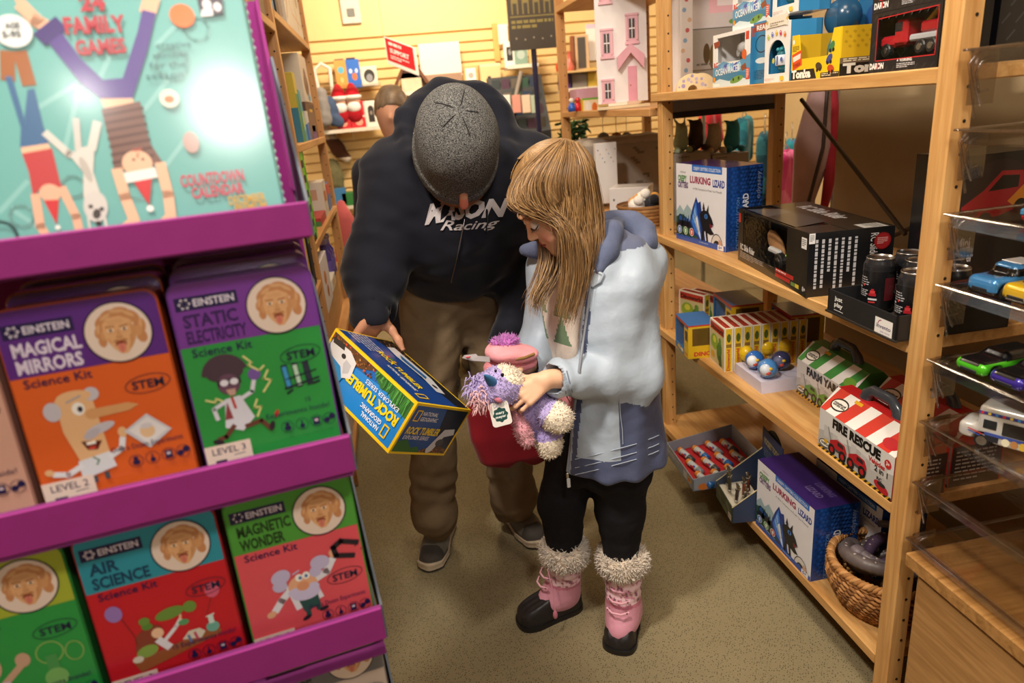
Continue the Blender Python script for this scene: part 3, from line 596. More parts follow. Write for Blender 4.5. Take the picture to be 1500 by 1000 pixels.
# the large shrink-wrapped family games box on the top tier
def games_box():
    w,h,d=.46,.36,.05; m=MB(); m.mat='film_wrapped_card'; TEAL='72b3b0'; m.box((-w/2,d/2,h/2),(w,d,h),TEAL,r=.003)
    for i in range(40): m.ell((.0005,.004+.006*random.random(),.01+i*.0088),(.0012,.0016,.0022),'c9dfe0','shiny_plastic',6)
    rot=Euler((R(-9),0,SA)); loc=stand(-.022,.012,1.29); W=Matrix.Translation(loc)@rot.to_matrix().to_4x4()
    A=Art(m,(-w,0,0),(1,0,0),(0,0,1),w,h); O=W@Vector((-w,0,0)); u=np.array(W.to_3x3()@Vector((1,0,0))); v=np.array(W.to_3x3()@Vector((0,0,1))); nn=np.cross(u,v); O=np.array(O)
    def p(x,y):
        dd=_fw+_r*(x-750)/F_+_u*(500-y)/F_; t=((O-EYE)@nn)/(dd@nn); q=EYE+dd*t-O; return (q@u/A.k,(h-q@v)/A.k)
    z=lambda *pts:[p(x*.36,y*.36) for x,y in pts]      # measured off an enlarged crop of the box front
    L=lambda pts,wd,c:A.line(z(*pts),wd,c)
    E=lambda x,y,rx,ry,c,rot=0:A.ell(*z((x,y))[0],rx*.056,ry*.056,c,rot)
    pale='8cc4c2'
    for q in (((0,860),(110,740)),((150,440),(330,330),(260,620)),((400,330),(460,200)),((560,480),(680,330)),((640,720),(760,560)),((180,940),(60,860)),((640,180),(760,60)),((30,150),(160,60))): L(q,1.0,pale)
    for x,y,r in ((800,120,45),(700,260,60),(560,760,50),(90,880,40),(300,760,40)): A.arc(*z((x,y))[0],r*.055,r*.055,.8,pale)
    # small boy upside-down
    L(((30,225),(32,310)),2.6,'a5673f'); L(((85,225),(115,330)),2.6,'a5673f'); A.poly(z((20,310),(48,310),(110,520),(100,480),(112,365),(140,360),(175,505),(200,585),(82,600),(85,520)),'4a6f9a'); A.poly(z((85,600),(198,583),(205,605),(92,628)),'f0c0a0'); A.poly(z((90,625),(212,603),(245,740),(262,775),(232,770),(160,770),(136,805),(118,700)),'c2464a')
    L(((145,800),(165,920),(195,970)),1.7,'e9b59a'); L(((255,770),(310,880),(325,945)),1.7,'e9b59a'); E(205,785,36,34,'e9b59a'); A.poly(z((178,815),(240,812),(232,915)),'cf3a40'); E(236,925,9,9,'f6f0ee')
    for a in (-25,0,25): L(((195,970),(195+a,985)),1,'e9b59a'); L(((325,945),(325+a,960)),1,'e9b59a')
    # dog
    L(((190,545),(280,625),(330,640)),1.5,'d9d4cf'); L(((310,490),(320,610)),1.3,'cfcac6'); L(((395,505),(375,600)),1.7,'d9d4cf'); A.poly(z((290,640),(330,600),(385,590),(380,700),(410,790),(445,940),(430,930),(400,800),(350,800),(375,950),(365,950),(340,790),(340,700)),'d9d4cf'); E(350,690,14,50,'bdb6b0',-10); E(390,840,42,60,'d3cecb',10); E(395,870,14,20,'4a4444',20); E(370,840,8,8,'3a3434'); E(415,850,8,8,'3a3434'); E(402,908,11,9,'2f2a2a')
    # mother upside-down
    L(((95,30),(150,85),(195,110)),2.6,'eab79a'); E(95,20,16,34,'eab79a',-30); L(((605,40),(615,5)),3.2,'eab79a')
    A.poly(z((175,145),(230,100),(330,240),(420,325),(500,318),(560,130),(580,40),(635,55),(600,210),(540,400),(410,400),(330,340)),'5d4a92'); L(((178,150),(235,105)),3,'4a3a7a'); A.poly(z((410,402),(540,400),(548,425),(425,440)),'f0c0a0'); A.poly(z((413,445),(570,412),(610,580),(672,675),(620,670),(545,640),(500,690),(465,700),(455,610)),'7d5c54')
    for k in range(7): L(((425+6*k,470+32*k),(582+7*k,440+32*k)),.5,'5f433e')
    E(560,665,54,50,'efbd9f'); E(545,650,5,5,'3a2a2a'); E(582,648,5,5,'3a2a2a'); L(((560,640),(562,625)),.5,'c98f74'); L(((545,610),(575,607)),.6,'a8584a')
    L(((480,700),(510,800),(545,890)),2.2,'efbd9f'); L(((655,675),(685,790),(695,870)),2.2,'efbd9f'); A.poly(z((528,715),(620,700),(608,835)),'cf3a40'); L(((525,722),(622,704)),2.2,'f4eeec'); E(612,848,13,13,'f8f4f2')
    for a in (-30,-8,16): L(((545,890),(545+a,915)),1.4,'efbd9f'); L(((695,870),(695+a,900)),1.4,'efbd9f')
    # badges and words
    E(55,128,62,58,'e9ecec'); E(742,66,46,44,'e8783c'); E(690,402,36,36,'d9e0cf'); E(778,580,30,42,'b99a92'); E(690,405,18,14,'c9784a')
    A.poly(z((800,-10),(905,-20),(910,60),(820,70)),'4a4450'); E(842,20,17,20,'ece6ea'); E(885,30,15,17,'ece6ea'); A.poly(z((818,70),(822,40),(865,36),(868,66)),'ece6ea')
    def tx(s_,x0,y0,x1,yt,c,b=.03):
        (ax,ay),(bx,by),(cx,cy)=z((x0,y0),(x1,y0-(x1-x0)*.035),(x0,yt)); A.text(s_,ax,ay,abs(cy-ay),c,w=bx-ax,bold=b)
    tx('24',330,45,435,-15,'b8404e',.05); tx('FAMILY',270,140,520,75,'b8404e',.045); tx('GAMES',315,225,520,168,'b8404e',.045)
    tx('AGE',25,118,85,95,'3c4448'); tx('5-95',15,155,90,130,'3c4448')
    for i,s_ in enumerate(('creative','countdown','for the','season')): tx(s_,640-14*i,200+42*i,780-10*i,172+42*i,'4d6a6e',0)
    tx('COUNTDOWN',740,762,1000,715,'c94a62',.03); tx('CALENDAR',785,808,1000,765,'c94a62',.03); tx('DECEMBER',935,835,1085,800,'d6a33c',.02); tx('PREMIUM',960,862,1090,835,'d6a33c',.02)
    A.arc(*z((5,960))[0],3,3,.6,'3c5458')
    return single('games_box',m,'large teal shrink-wrapped family games box with upside-down cartoon figures, top of the purple stand','game box',loc,0,None,rot)
games_box()
# ================================================================ PEOPLE
def nrm(v): v=np.array(v,float); return v/np.linalg.norm(v)
def frame(fH,pitch):
    """columns: own left, back, up, for someone facing fH (horizontal) with the head bowed by pitch degrees"""
    fH=nrm([fH[0],fH[1],0]); z=V(0,0,1); c,s=math.cos(R(pitch)),math.sin(R(pitch)); f=fH*c-z*s; up=fH*s+z*c; return np.stack([np.cross(-f,up)*-1 if False else np.cross(up,f),-f,up],1)
def hand_bits(w,d,n,s,sc,curl=(35,45,30),thumb=(.75,.6,.35),spread=.04,tcurl=.5):
    """capsules of an open palm with four fingers and a thumb: w wrist, d along the hand, n out of the palm, s towards the thumb"""
    w=np.array(w,float); d=nrm(d); n=nrm(np.array(n)-d*np.dot(n,d)); s=nrm(np.array(s)-d*np.dot(s,d)-n*np.dot(s,n)); o=[]
    for i,(L,r) in enumerate(((.95,.0088),(1.06,.0092),(1.0,.0088),(.8,.0078))):
        b=w+d*(.088-.004*abs(i-1))*sc+s*(.030-.0195*i)*sc; o.append((w+d*.012*sc+s*(.016-.011*i)*sc,b,.015*sc,.0115*sc)); ang=0; p=b; fd=d+s*spread*(1.5-i)
        for l,a in zip((.042,.026,.022),curl):
            ang+=R(a+3*i); q=p+(fd*math.cos(ang)+n*math.sin(ang))*l*L*sc; o.append((p,q,r*sc,r*sc*.9)); p=q
    t0=w+d*.022*sc+s*.026*sc; td=nrm(d*thumb[0]+s*thumb[1]+n*thumb[2]); t1=t0+td*.04*sc; t2=t1+nrm(td*(1-tcurl*.5)+d*tcurl*.6+n*tcurl*.25)*.034*sc; t3=t2+nrm(td*(1-tcurl)+d*tcurl+n*tcurl*.3)*.026*sc
    o+=[(w+d*.01*sc,t0,.016*sc,.0145*sc),(t0,t1,.0145*sc,.011*sc),(t1,t2,.011*sc,.0098*sc),(t2,t3,.0098*sc,.0082*sc)]; return o,(t3,)
def hand_sdf(P,bits,sc):
    d=None
    for k,(a,b,ra,rb) in enumerate(bits):
        e=cap(P,a,b,ra,rb); kk=.010*sc if k in(0,4,8,12) or k>=16 else .004*sc; d=e if d is None else sm(d,e,kk)
    return d
def J(x,y,Y): return at(x,y,Y=Y)
def prof(Q,zs,a,b,cy,cx=None,pw=2.3):
    z=Q[:,2]; A=np.interp(z,zs,a); B=np.interp(z,zs,b); Y=np.interp(z,zs,cy); X=np.interp(z,zs,cx) if cx is not None else 0
    r=(np.abs((Q[:,0]-X)/A)**pw+np.abs((Q[:,1]-Y)/B)**pw)**(1/pw); return (r-1)*np.minimum(A,B)*.92
def slab(d,z,z0,z1,k=.012): return smx(smx(d,z0-z,k),z-z1,k)
def world_part(name,mb,root,label=None):
    o=part(name,mb,root,label); o.location=[-a for a in root.location]; return o
def pick_col(n,base): return np.tile(np.array(lin(base)),(n,1))
# ---------------------------------------------------------------- the girl
GB=V(.43,1.50,0); GIRL=thing('person','girl with long fair hair in a pale blue hooded jacket holding a lavender plush','person',GB)
gfH=(-.99,-.06); GH=frame(gfH,33); GC=J(816,294,1.49)
def gh(P): return (P-GC)@GH
def ghw(p): return GC+GH@np.array(p,float)
def head_sdf(Q,kid=True):
    x=np.abs(Q[:,0]); S=np.stack([x,Q[:,1],Q[:,2]],1)
    d=elp(Q,(0,.012,.030),(.069,.086,.080)); d=sm(d,elp(Q,(0,-.028,-.022),(.056,.056,.076)),.03); d=sm(d,elp(Q,(0,-.046,-.068),(.038,.032,.028)),.025)
    d=sm(d,elp(Q,(0,-.070,-.088),(.014,.012,.011)),.015); d=sm(d,elp(S,(.033,-.054,-.040),(.024,.022,.024)),.02)
    d=smx(d,-elp(S,(.030,-.094,.000),(.015,.014,.010)),.012); d=sm(d,cap(Q,(0,-.078,.004),(0,-.094,-.026),.006,.0088),.010); d=sm(d,elp(S,(.007,-.088,-.030),(.006,.007,.005)),.005)
    d=sm(d,elp(Q,(0,-.0815,-.0505),(.018,.008,.0042)),.003); d=sm(d,elp(Q,(0,-.0795,-.0585),(.015,.008,.0046)),.003); d=sm(d,elp(S,(.030,-.081,.016),(.017,.007,.0045)),.010)
    ear=elp(S,(.071,.012,-.012),(.009,.018,.027)); d=sm(d,ear,.006); return d
gt=R(-58); gR=np.array(Matrix.Rotation(gt,3,'Z'))     # torso frame: own left, back, up
GT=J(874,600,1.525)*V(1,1,0)
def gl(P): return (P-GT)@gR
def glw(p): return GT+gR@np.array(p,float)
nb=GC+GH@V(0,.035,-.10)
shl=J(914,428,1.475); elb=J(926,548,1.43); wri=J(801,555,1.362); shr=glw((-.125,.02,1.01)); elr=J(795,520,1.60); wrr=J(770,535,1.50)
gd=nrm(J(750,593,1.330)-wri)
GHAND,_=hand_bits(wri+gd*.008,gd,(-.10,.85,-.45),(-.3,.35,.83),.68,(22,42,34),thumb=(.55,.5,.65),spread=.11)
GHAND2,_=hand_bits(wrr,J(735,532,1.47)-wrr,(-.1,-.4,-.9),(.0,-.9,.4),.66,(30,40,30))
hipz=.60
def boot_axis(heel,toe):
    f=nrm((toe-heel)*V(1,1,0)); return heel+f*.048+V(0,0,.06)
HEELA,TOEA,TPA=at(850,884,Z=0),at(760,917,Z=0),J(827,806,1.575); HEELB,TOEB,TPB=at(922,905,Z=0),at(903,958,Z=0),J(911,818,1.475)
legA=[glw((-.055,.0,.58)),J(822,735,1.565),TPA+V(0,0,.015),boot_axis(HEELA,TOEA)]
legB=[glw((.065,.01,.58)),J(908,750,1.475),TPB+V(0,0,.015),boot_axis(HEELB,TOEB)]
def girl_body(P):
    d=head_sdf(gh(P)); d=sm(d,cap(P,ghw((0,.022,-.06)),nb+V(.015,.0,-.045),.036,.040),.02)
    Q=gl(P); tor=slab(prof(Q,[.5,.6,.75,.9,1.0,1.06],[.115,.12,.108,.125,.115,.06],[.085,.09,.082,.088,.075,.05],[.0,.0,.0,.0,.0,-.01]),Q[:,2],.52,1.07,.03); d=sm(d,tor,.04)
    for a in ([shl,elb,wri],[shr,elr,wrr]): d=sm(d,chain(P,a,[.042,.033,.021],.02),.03)
    for a in (legA,legB): d=sm(d,chain(P,a,[.06,.044,.032,.024],.02),.03)
    h=hand_sdf(P,GHAND,.7); h2=hand_sdf(P,GHAND2,.66); return sm(sm(d,h,.012),h2,.012)
def girl_skin(c):
    q=gh(c); n=len(c); o=pick_col(n,'e8b898'); bl=np.exp(-(((np.abs(q[:,0])-.042)/.016)**2+((q[:,2]+.036)/.016)**2))*(q[:,1]<-.03); o=o*(1-bl[:,None]*.55)+np.array(lin('dd8272'))*bl[:,None]*.55
    lip=(np.abs(q[:,2]+.0545)<.0085*(1-(np.abs(q[:,0])/.02)**2))&(q[:,1]<-.076)&(np.abs(q[:,0])<.02); o[lip]=lin('bb5f5c'); seam=(np.abs(q[:,2]+.0545)<.0016)&(q[:,1]<-.074)&(np.abs(q[:,0])<.021); o[seam]=lin('7c3433'); return o
mb=sdf_mb(girl_body,(-.02,1.25,.02),(.68,1.75,1.36),.0027,'skin',girl_skin,1); world_part('body',mb,GIRL)
for s in (-1,1):
    m=MB(); m.ell(ghw((s*.0295,-.0735,-.001)),.0118,'efe6e0','shiny_plastic',12); m.ell(ghw((s*.0300,-.0822,-.0055)),(.0055,.0042,.0055),'4a3a2e','shiny_plastic',10); world_part('eye',m,GIRL)
    m=MB(); m.mat='hair_strand'; m.tube([ghw((s*(.017+.026*t),-.0855+.013*t*t-.002*math.sin(t*PI),-.004-.0055*math.sin(t*PI)+.001*t)) for t in np.linspace(0,1,9)],[.0009]+[.0016]*7+[.0008],'3d2a1e',n=6)
    for k in range(9):
        t=.2+.75*k/8; p=V(s*(.017+.026*t),-.0865+.013*t*t,-.0085); m.tube([ghw(p),ghw(p+V(s*.002,-.006,-.0035))],[.0006,.0002],'3d2a1e',n=4)
    world_part('eyelashes',m,GIRL)
    m=MB(); m.tube([ghw((s*(.014+.032*t),-.0885+.018*t*t,.019+.007*math.sin(t*PI*.8))) for t in np.linspace(0,1,9)],[.0012]+[.0022]*6+[.0015,.0008],'8a6444','hair_strand',n=6); world_part('eyebrow',m,GIRL)
# jersey, trousers
def shirt(P):
    Q=gl(P); d=slab(prof(Q,[.5,.6,.75,.9,1.0,1.05],[.128,.132,.12,.135,.125,.06],[.098,.102,.095,.1,.09,.055],[0,0,0,0,0,-.012]),Q[:,2],.56,1.055,.02); d=sm(d,cap(P,glw((0,-.01,1.03)),nb+V(.02,0,-.06),.050,.040),.03); return d+.0012*vnoise(P,60,3)
def shirt_col(c):
    q=gl(c); o=pick_col(len(c),'ddd2c6'); x=q[:,0]+.02; z=q[:,2]; zig=np.abs(((x/.075)%1)-.5)*2
    o[(z<.80-.055*(1-zig))&(z>.60)]=lin('dd8f95'); o[(z<.70-.05*(1-zig))&(z>.60)]=lin('d9c6c0'); o[z<.63]=lin('dd8f95')
    tree=(z>.865)&(z<.985)&(np.abs(((x+.03)/.085)%1-.5)*.085<.030*(1-((z-.865)%.062)/.075)); o[tree&(q[:,1]<0)]=lin('6f8a6c'); return o
world_part('jersey',sdf_mb(shirt,(.2,1.3,.5),(.66,1.72,1.12),.006,'brushed_fleece',shirt_col,2),GIRL)
def pants(P):
    Q=gl(P); d=slab(prof(Q,[.4,.5,.62,.7],[.12,.135,.14,.135],[.1,.105,.108,.1],[0,0,0,0]),Q[:,2],.47,.7,.04)
    for a in (legA,legB): d=sm(d,chain(P,[a[0],a[1],a[2]],[.080,.062,.046],.02),.025)
    return d+.004*vnoise(P*V(1,1,.5),38,5)+.002*vnoise(P*V(.6,.6,1.6),90,8)
world_part('trousers',sdf_mb(pants,(.18,1.3,.16),(.66,1.72,.72),.006,'trouser_cotton','17161a',2),GIRL)
# jacket
jz=[.50,.54,.63,.76,.90,1.0,1.05,1.10]; ja=[.168,.170,.160,.152,.156,.146,.11,.085]; jb=[.140,.142,.134,.128,.128,.115,.10,.085]; jy=[.015,.012,.008,.006,.008,.016,.026,.03]
def jouter(P):
    Q=gl(P); return slab(prof(Q,jz,ja,jb,jy),Q[:,2],.532,1.075,.01)
def sleeve(P,o=0):
    d=chain(P,[glw((.115,.02,1.0)),shl,elb,wri*.86+elb*.14],[.058+o,.060+o,.060+o,.043+o],.05); t=nrm(wri-elb); u=(P-elb)@t; L=np.linalg.norm(wri-elb)
    return d+.0032*np.sin(u*150)*(np.clip((u-L*.72)/.03,0,1))+.005*np.clip(1-u/L*1.5,0,1)*np.sin(u*60+2*vnoise(P,12,2))
def sleeve_r(P): return chain(P,[glw((-.115,.02,1.0)),shr,elr,wrr*.8+elr*.2],[.06,.068,.06,.046],.04)
def phi(Q): return np.degrees(np.arctan2(Q[:,0],-(Q[:,1]-.01)))
def jacket(P):
    Q=gl(P); o=jouter(P); wr=.0048*vnoise(P*V(1.2,1.2,.5),32,11)+.001*vnoise(P*V(1,1,1.4),60,4); full=sm(o,cap(P,glw((-.07,.04,1.02)),glw((.07,.04,1.02)),.07),.03)
    body=smx(full+wr,-(prof(Q,jz,np.array(ja)-.019,np.array(jb)-.019,jy)),.004)
    p=phi(Q); a0=np.interp(Q[:,2],[.53,.7,1.0],[-36,-46,-46]); a1=np.interp(Q[:,2],[.53,.7,.95,1.04],[3,14,28,38]); mid=(a0+a1)/2; hw=(a1-a0)/2
    wedge=(np.abs(p-mid)-hw)*R(1)*.13; wedge=np.maximum(wedge,-(.0+(-Q[:,1]+.02))*1.0); body=smx(body,-wedge,.004)
    d=sm(body,smx(sleeve(P)+wr,-cap(P,wri*.75+elb*.25,wri*1.2-elb*.2,.031,.033),.004),.016); d=sm(d,smx(sleeve_r(P)+wr,-cap(P,wrr*.75+elr*.25,wrr*1.2-elr*.2,.031,.033),.004),.016)
    # hollow hood bag lying on the back
    hc=J(930,405,1.56); hood=chain(P,[J(893,402,1.475),J(930,402,1.50),J(940,385,1.56),J(905,350,1.60)],[.036,.046,.05,.045],.05); hood=sm(hood,cap(P,glw((-.05,.05,1.04)),glw((.05,.055,1.04)),.045),.03); hood=np.maximum(hood,-elp(P,J(908,352,1.54),(.05,.06,.05))); hood=sm(hood,chain(P,[glw((.085,-.045,1.04)),glw((.075,.02,1.07)),glw((.04,.065,1.085)),glw((-.04,.065,1.085)),glw((-.075,.02,1.07)),glw((-.085,-.045,1.04))],[.018,.021,.022,.022,.021,.018],.02),.02); return sm(d,hood+wr*.5,.03)
def jacket_col(c):
    Q=gl(c); o=pick_col(len(c),'a9b6c6'); p=phi(Q); z=Q[:,2]; out=prof(Q,jz,ja,jb,jy); sl=np.minimum(sleeve(c),sleeve_r(c)); inn=(out<-.0098)&(sl>.012); nav=lin('4d5573')
    body=(sl>.006)&~inn; o[body&(z<.74)&(p>58)&(p<138)]=nav; o[body&(z<.592)&(p>14)&(p<175)]=nav; o[body&(p>5)&(p<45)&(z<1.0)&(np.abs(p-np.interp(z,[.53,.7,.95],[10,21,35]))<3.0)]=nav
    o[inn]=lin('39415f'); o[(elp(c,J(908,352,1.54),(.055,.065,.055))<.004)&(c[:,2]>1.0)|(c[:,2]>1.078)]=lin('5f6782'); return o
JK=sdf_mb(jacket,(.12,1.24,.44),(.76,1.78,1.16),.0052,'jacket_shell',jacket_col,2); JO=world_part('jacket',JK,GIRL)
JB=BVHTree.FromPolygons([Vector(v) for v in JK.sv],[tuple(f) for f in JK.sf])
m=MB(); pts=[J(*q) for q in ((880,322,1.60),(905,324,1.61),(927,326,1.60),(944,339,1.57),(946,356,1.53),(931,374,1.485),(905,387,1.445),(882,393,1.425))]
def roll(P):
    return chain(P,pts,[.018,.021,.022,.022,.021,.020,.017,.012],.03)+.0015*vnoise(P,80,2)
part('hood_lining',sdf_mb(roll,(.3,1.35,.9),(.72,1.72,1.2),.006,'brushed_fleece','5d6580',2),JO)
cp=[J(*q) for q in ((905,328,1.54),(894,342,1.475),(888,368,1.44),(878,394,1.42))]; part('collar_lining',sdf_mb(lambda P:chain(P,cp,[.018,.024,.023,.014],.03),(.3,1.35,.9),(.72,1.72,1.2),.006,'brushed_fleece','5d6580',1),JO)
m=MB(); lp=[J(*q) for q in ((768,366,1.62),(783,366,1.61),(797,372,1.60),(770,376,1.55))]
part('collar_lining',sdf_mb(lambda P:chain(P,[lp[0],lp[1],lp[2]],[.014,.017,.012],.02),(.18,1.45,.98),(.46,1.7,1.2),.006,'brushed_fleece','5d6580',1),JO)
def on_jacket(x,y,off=.002):
    d=at(x,y,Y=1.4)-EYE; d/=np.linalg.norm(d); h=JB.ray_cast(Vector(EYE),Vector(d)); return np.array(h[0])+np.array(h[1])*off if h[0] else at(x,y,Y=1.45)
m=MB(); m.mat='woven_cloth'
for dy in (0,14,25): m.tube([on_jacket(x,y+dy*.9) for x,y in ((843,672),(870,666),(900,658),(930,650),(955,641),(964,637))],.0011,'aab4c4',n=5,cap=False)
m.tube([on_jacket(x,y) for x,y in ((907,585),(908,605),(911,628),(912,650))],.0011,'aab4c4',n=5)
m.tube([on_jacket(x,y) for x,y in ((822,545),(826,560),(829,575),(832,587))],.0014,'7d8898',n=5); m.tube([on_jacket(x,y) for x,y in ((830,543),(834,558),(838,573),(840,585))],.0014,'7d8898',n=5)
part('stitching',m,JO,'pale contrast stitching on the hem')
m=MB(); zp=[on_jacket(x,y,.003) for x,y in ((868,405),(862,450),(855,500),(848,545),(842,600),(836,650),(831,690))]; m.tube(zp,.0035,'8d93a0','matte_plastic',6); a=zp[-1]; m.box(a+V(0,0,-.012),(.008,.005,.016),'c9ccd2','polished_metal',.002); m.box(a+V(.001,-.002,-.032),(.009,.004,.026),'d5d8dc','shiny_plastic',.0015); part('zip',m,JO,'zip with a long pale pull tab')
m=MB(); fl=[on_jacket(x,y,.004) for x,y in ((866,402),(874,396),(884,402),(880,412),(868,420))]; m.add(fl,[(0,1,2,3,4)],'b9c4d0','jacket_shell'); m.tube(fl,.004,'a4afbd','jacket_shell',6); part('storm_flap',m,JO)
def word_on(bv,txt,p0,p1,h,colr,mat,bold=.0,off=.0012,shear=0):
    """lettering laid on a curved garment: p0-p1 baseline pixels measured in the photo, h height in pixels"""
    vs,fs=glyphs(txt,bold,shear); q=vs/CAP*h; q=q-np.array([q[:,0].min(),0]); W=q[:,0].max(); dx=np.array([p1[0]-p0[0],p1[1]-p0[1]],float); L=np.linalg.norm(dx); e=dx/L; out=[]
    for a,b in q:
        X=p0[0]+e[0]*a*L/W+e[1]*b; Y=p0[1]+e[1]*a*L/W-e[0]*b; d=at(X,Y,Y=1.4)-EYE; d/=np.linalg.norm(d); hit=bv.ray_cast(Vector(EYE),Vector(d))
        out.append(np.array(hit[0])+np.array(hit[1])*off if hit[0] else at(X,Y,Y=1.4))
    mm=MB(); mm.add(out,fs,colr,mat); return mm
part('sleeve_word',word_on(JB,'FREE COUNTRY',(824,547),(835,584),4.2,'8a95a5','matte_plastic',.01),JO,'grey lettering on the sleeve')
# boots
def boot(name,heel,toe,ank,top,label):
    f=nrm((toe-heel)*V(1,1,0)); L=np.linalg.norm((toe-heel)[:2]); sd=V(-f[1],f[0],0); hz=V(0,0,1); c0=heel+f*.045
    def shoe(P):
        u=(P-heel)@f; v=(P-heel)@sd; z=P[:,2]; hw=np.interp(u,[0,.03,L*.45,L*.75,L],[.028,.037,.038,.045,.030]); ht=np.interp(u,[0,.05,L*.42,L*.6,L*.85,L],[.10,.105,.10,.075,.056,.040])
        a=np.maximum(np.abs(v)-hw*np.sqrt(np.clip(1-(z/ht)**3*.45,.05,1)),z-ht); a=np.maximum(a,np.maximum(-u,u-L)+.004); return smx(a*.8,-z+.0,.006)-.004+.0007*np.sin(u*260)*(u>L*.6)
    o=thing(name,None,None); 
    return shoe,f,sd,L
def make_boot(heel,toe,ank,tp):
    shoe,f,sd,L=boot('x',heel,toe,ank,tp,'') if False else (None,)*4
    f=nrm((toe-heel)*V(1,1,0)); L=np.linalg.norm((toe-heel)[:2]); sd=V(-f[1],f[0],0)
    def shoe(P):
        u=(P-heel)@f; v=(P-heel)@sd; z=P[:,2]; hw=np.interp(u,[0,.03,L*.45,L*.75,L*.93,L],[.026,.036,.037,.044,.036,.02]); ht=np.interp(u,[0,.05,L*.42,L*.6,L*.85,L],[.098,.10,.092,.074,.058,.040])
        a=np.maximum(np.abs(v)-hw*np.sqrt(np.clip(1-np.clip(z/ht,0,1)**3*.5,.05,1)),z-ht); a=smx(a,np.maximum(-u,u-L),.02); return smx(a*.8,-z,.004)+.0009*np.sin(v*330)*(u>L*.55)*(z>.03)
    lo=np.minimum(heel,toe)-.07; hi=np.maximum(heel,toe)+.07; lo[2]=-.012; hi[2]=.14
    def ccol(c): 
        o=pick_col(len(c),'211e20'); o[c[:,2]<.014]=lin('121112'); return o
    B=world_part('boot',sdf_mb(shoe,lo,hi,.0036,'rubber',ccol,1),GIRL,'black rubber snow boot with a pink shaft')
    w=MB(); tt=(1-np.cos(np.linspace(0,PI,25)))/2; uu=-.004+(L+.008)*tt; hh_=np.interp(uu,[0,.03,L*.45,L*.75,L],[.037,.0385,.040,.047,.044])*(1-np.abs(2*tt-1)**7)**.5; prof_=[(u_,h_) for u_,h_ in zip(uu,hh_)]+[(u_,-h_) for u_,h_ in zip(uu[::-1],hh_[::-1])][1:-1]
    w.prism(prof_,heel-V(0,0,heel[2]),f,sd,(0,0,.014),'171516','rubber',True,True); world_part_(w,'sole',B,GIRL)
    base=heel+f*.048+V(0,0,.06); topc=tp
    def shaft(P):
        d=cap(P,base+f*.03,base+f*.01+V(0,0,.03),.043,.045); d=sm(d,cap(P,base,topc,.045,.050),.02); d=sm(d,cap(P,base+V(0,0,.01),base+f*.055+V(0,0,-.012),.040,.030),.02); return d+.0028*np.sin((P-base)[:,2]*150+3*vnoise(P,14,6))*np.clip((P[:,2]-.12)*30,0,1)
    def scol(c):
        o=pick_col(len(c),'d795aa'); n=vnoise(c,150,9)+.7*vnoise(c,280,4); up=c[:,2]>.112; o[up&(n<.12)]=lin('f0cfd6'); o[up&(n>.62)]=lin('8d6474'); o[up&(c[:,2]<.122)]=lin('c9788f'); return o
    part_=world_part_(sdf_mb(shaft,np.minimum(base,topc)-.11,np.maximum(base,topc)+.11,.003,'jacket_shell',scol,1),'shaft',B,GIRL)
    return B,f,sd,base,topc
def world_part_(mb,name,parent,root):
    if isinstance(mb,str): mb,name=name,mb
    if not isinstance(name,str): mb,name=name,mb
    o=part(name,mb,parent); o.location=[0,0,0]; return o
BT=[]
for heel,toe,tp in ((HEELA,TOEA,TPA),(HEELB,TOEB,TPB)):
    B,f,sd,base,tp=make_boot(heel,toe,None,tp)
    def cuff(P,c=tp+V(0,0,-.002)):
        q=P-c; r=np.hypot(q[:,0],q[:,1]); return np.hypot(r-.044,q[:,2]*.70)-.021+.003*vnoise(P,70,4)
    cm=sdf_mb(cuff,tp-.1,tp+.1,.005,'plush_fur','d8c6b2',1); fuzz(cm,cm.sv,cm.sf,lambda c:np.ones(len(c),bool),.013,.0020,'e6d9ca','plush_fur',3600,3,(0,0,-.2)); part('fur_cuff',cm,B,'cream fur cuff')
    lm=MB(); lm.mat='woven_cloth'
    for k in range(3):
        z=.118+.026*k; c=base+f*(.074-.012*k); c[2]=z
        lm.tube([c-sd*.03-f*.012,c-sd*.012+f*.003,c+sd*.012+f*.003,c+sd*.03-f*.012],.0030,'e3a9b8',n=6)
        for s_ in(-1,1): lm.cyl(c+sd*.024*s_-f*.008-V(0,0,.002),.004,.004,'5a4248','matte_plastic',8)
    part('laces',lm,B); BT.append((B,f,sd,base,tp))
m=MB(); B,f,sd,base,tp=BT[0]; a=J(802,833,1.52); q=[a,J(806,850,1.512),J(811,872,1.508),J(813,895,1.50)]; m.tube(q,.0016,'d795aa','woven_cloth',6); m.ell(q[-1]+V(0,0,-.012),(.007,.005,.014),'c9798f','shiny_plastic',10); part('drawcord',m,B,'pink drawcord with a toggle hanging from the boot')
# hair: a cap on the skull and some hundreds of hanging strands
def haircap(P):
    q=gh(P); d=elp(q,(0,.016,.034),(.080,.098,.090)); fc=elp(q,(0,-.090,-.045),(.070,.072,.096)); d=np.maximum(d,-fc); d=np.maximum(d,-(q[:,2]+.075+ (q[:,1]<-.02)*.0)); return np.maximum(d,-head_sdf(q)-.012)+.0012*np.sin(q[:,0]*420)
def hair_rows(c):
    n=vnoise(c*V(1,1,.25),90,3)[:,None]; return np.clip(np.array(lin('8a683f'))*(1+.22*n),0,1)
hm=sdf_mb(haircap,GC-.16,GC+.16,.0045,'hair_strand',hair_rows,1)
HB=BVHTree.FromPolygons([Vector(v) for v in hm.sv],[tuple(f) for f in hm.sf])
def hz(x,y,Y,w=1):
    p=at(680+x*.33,190+y*.33,Y=Y)
    if w:
        d=p-EYE; d/=np.linalg.norm(d); h=HB.ray_cast(Vector(EYE),Vector(d))
        if h[0]: p=np.array(h[0])+np.array(h[1])*.003
    return p
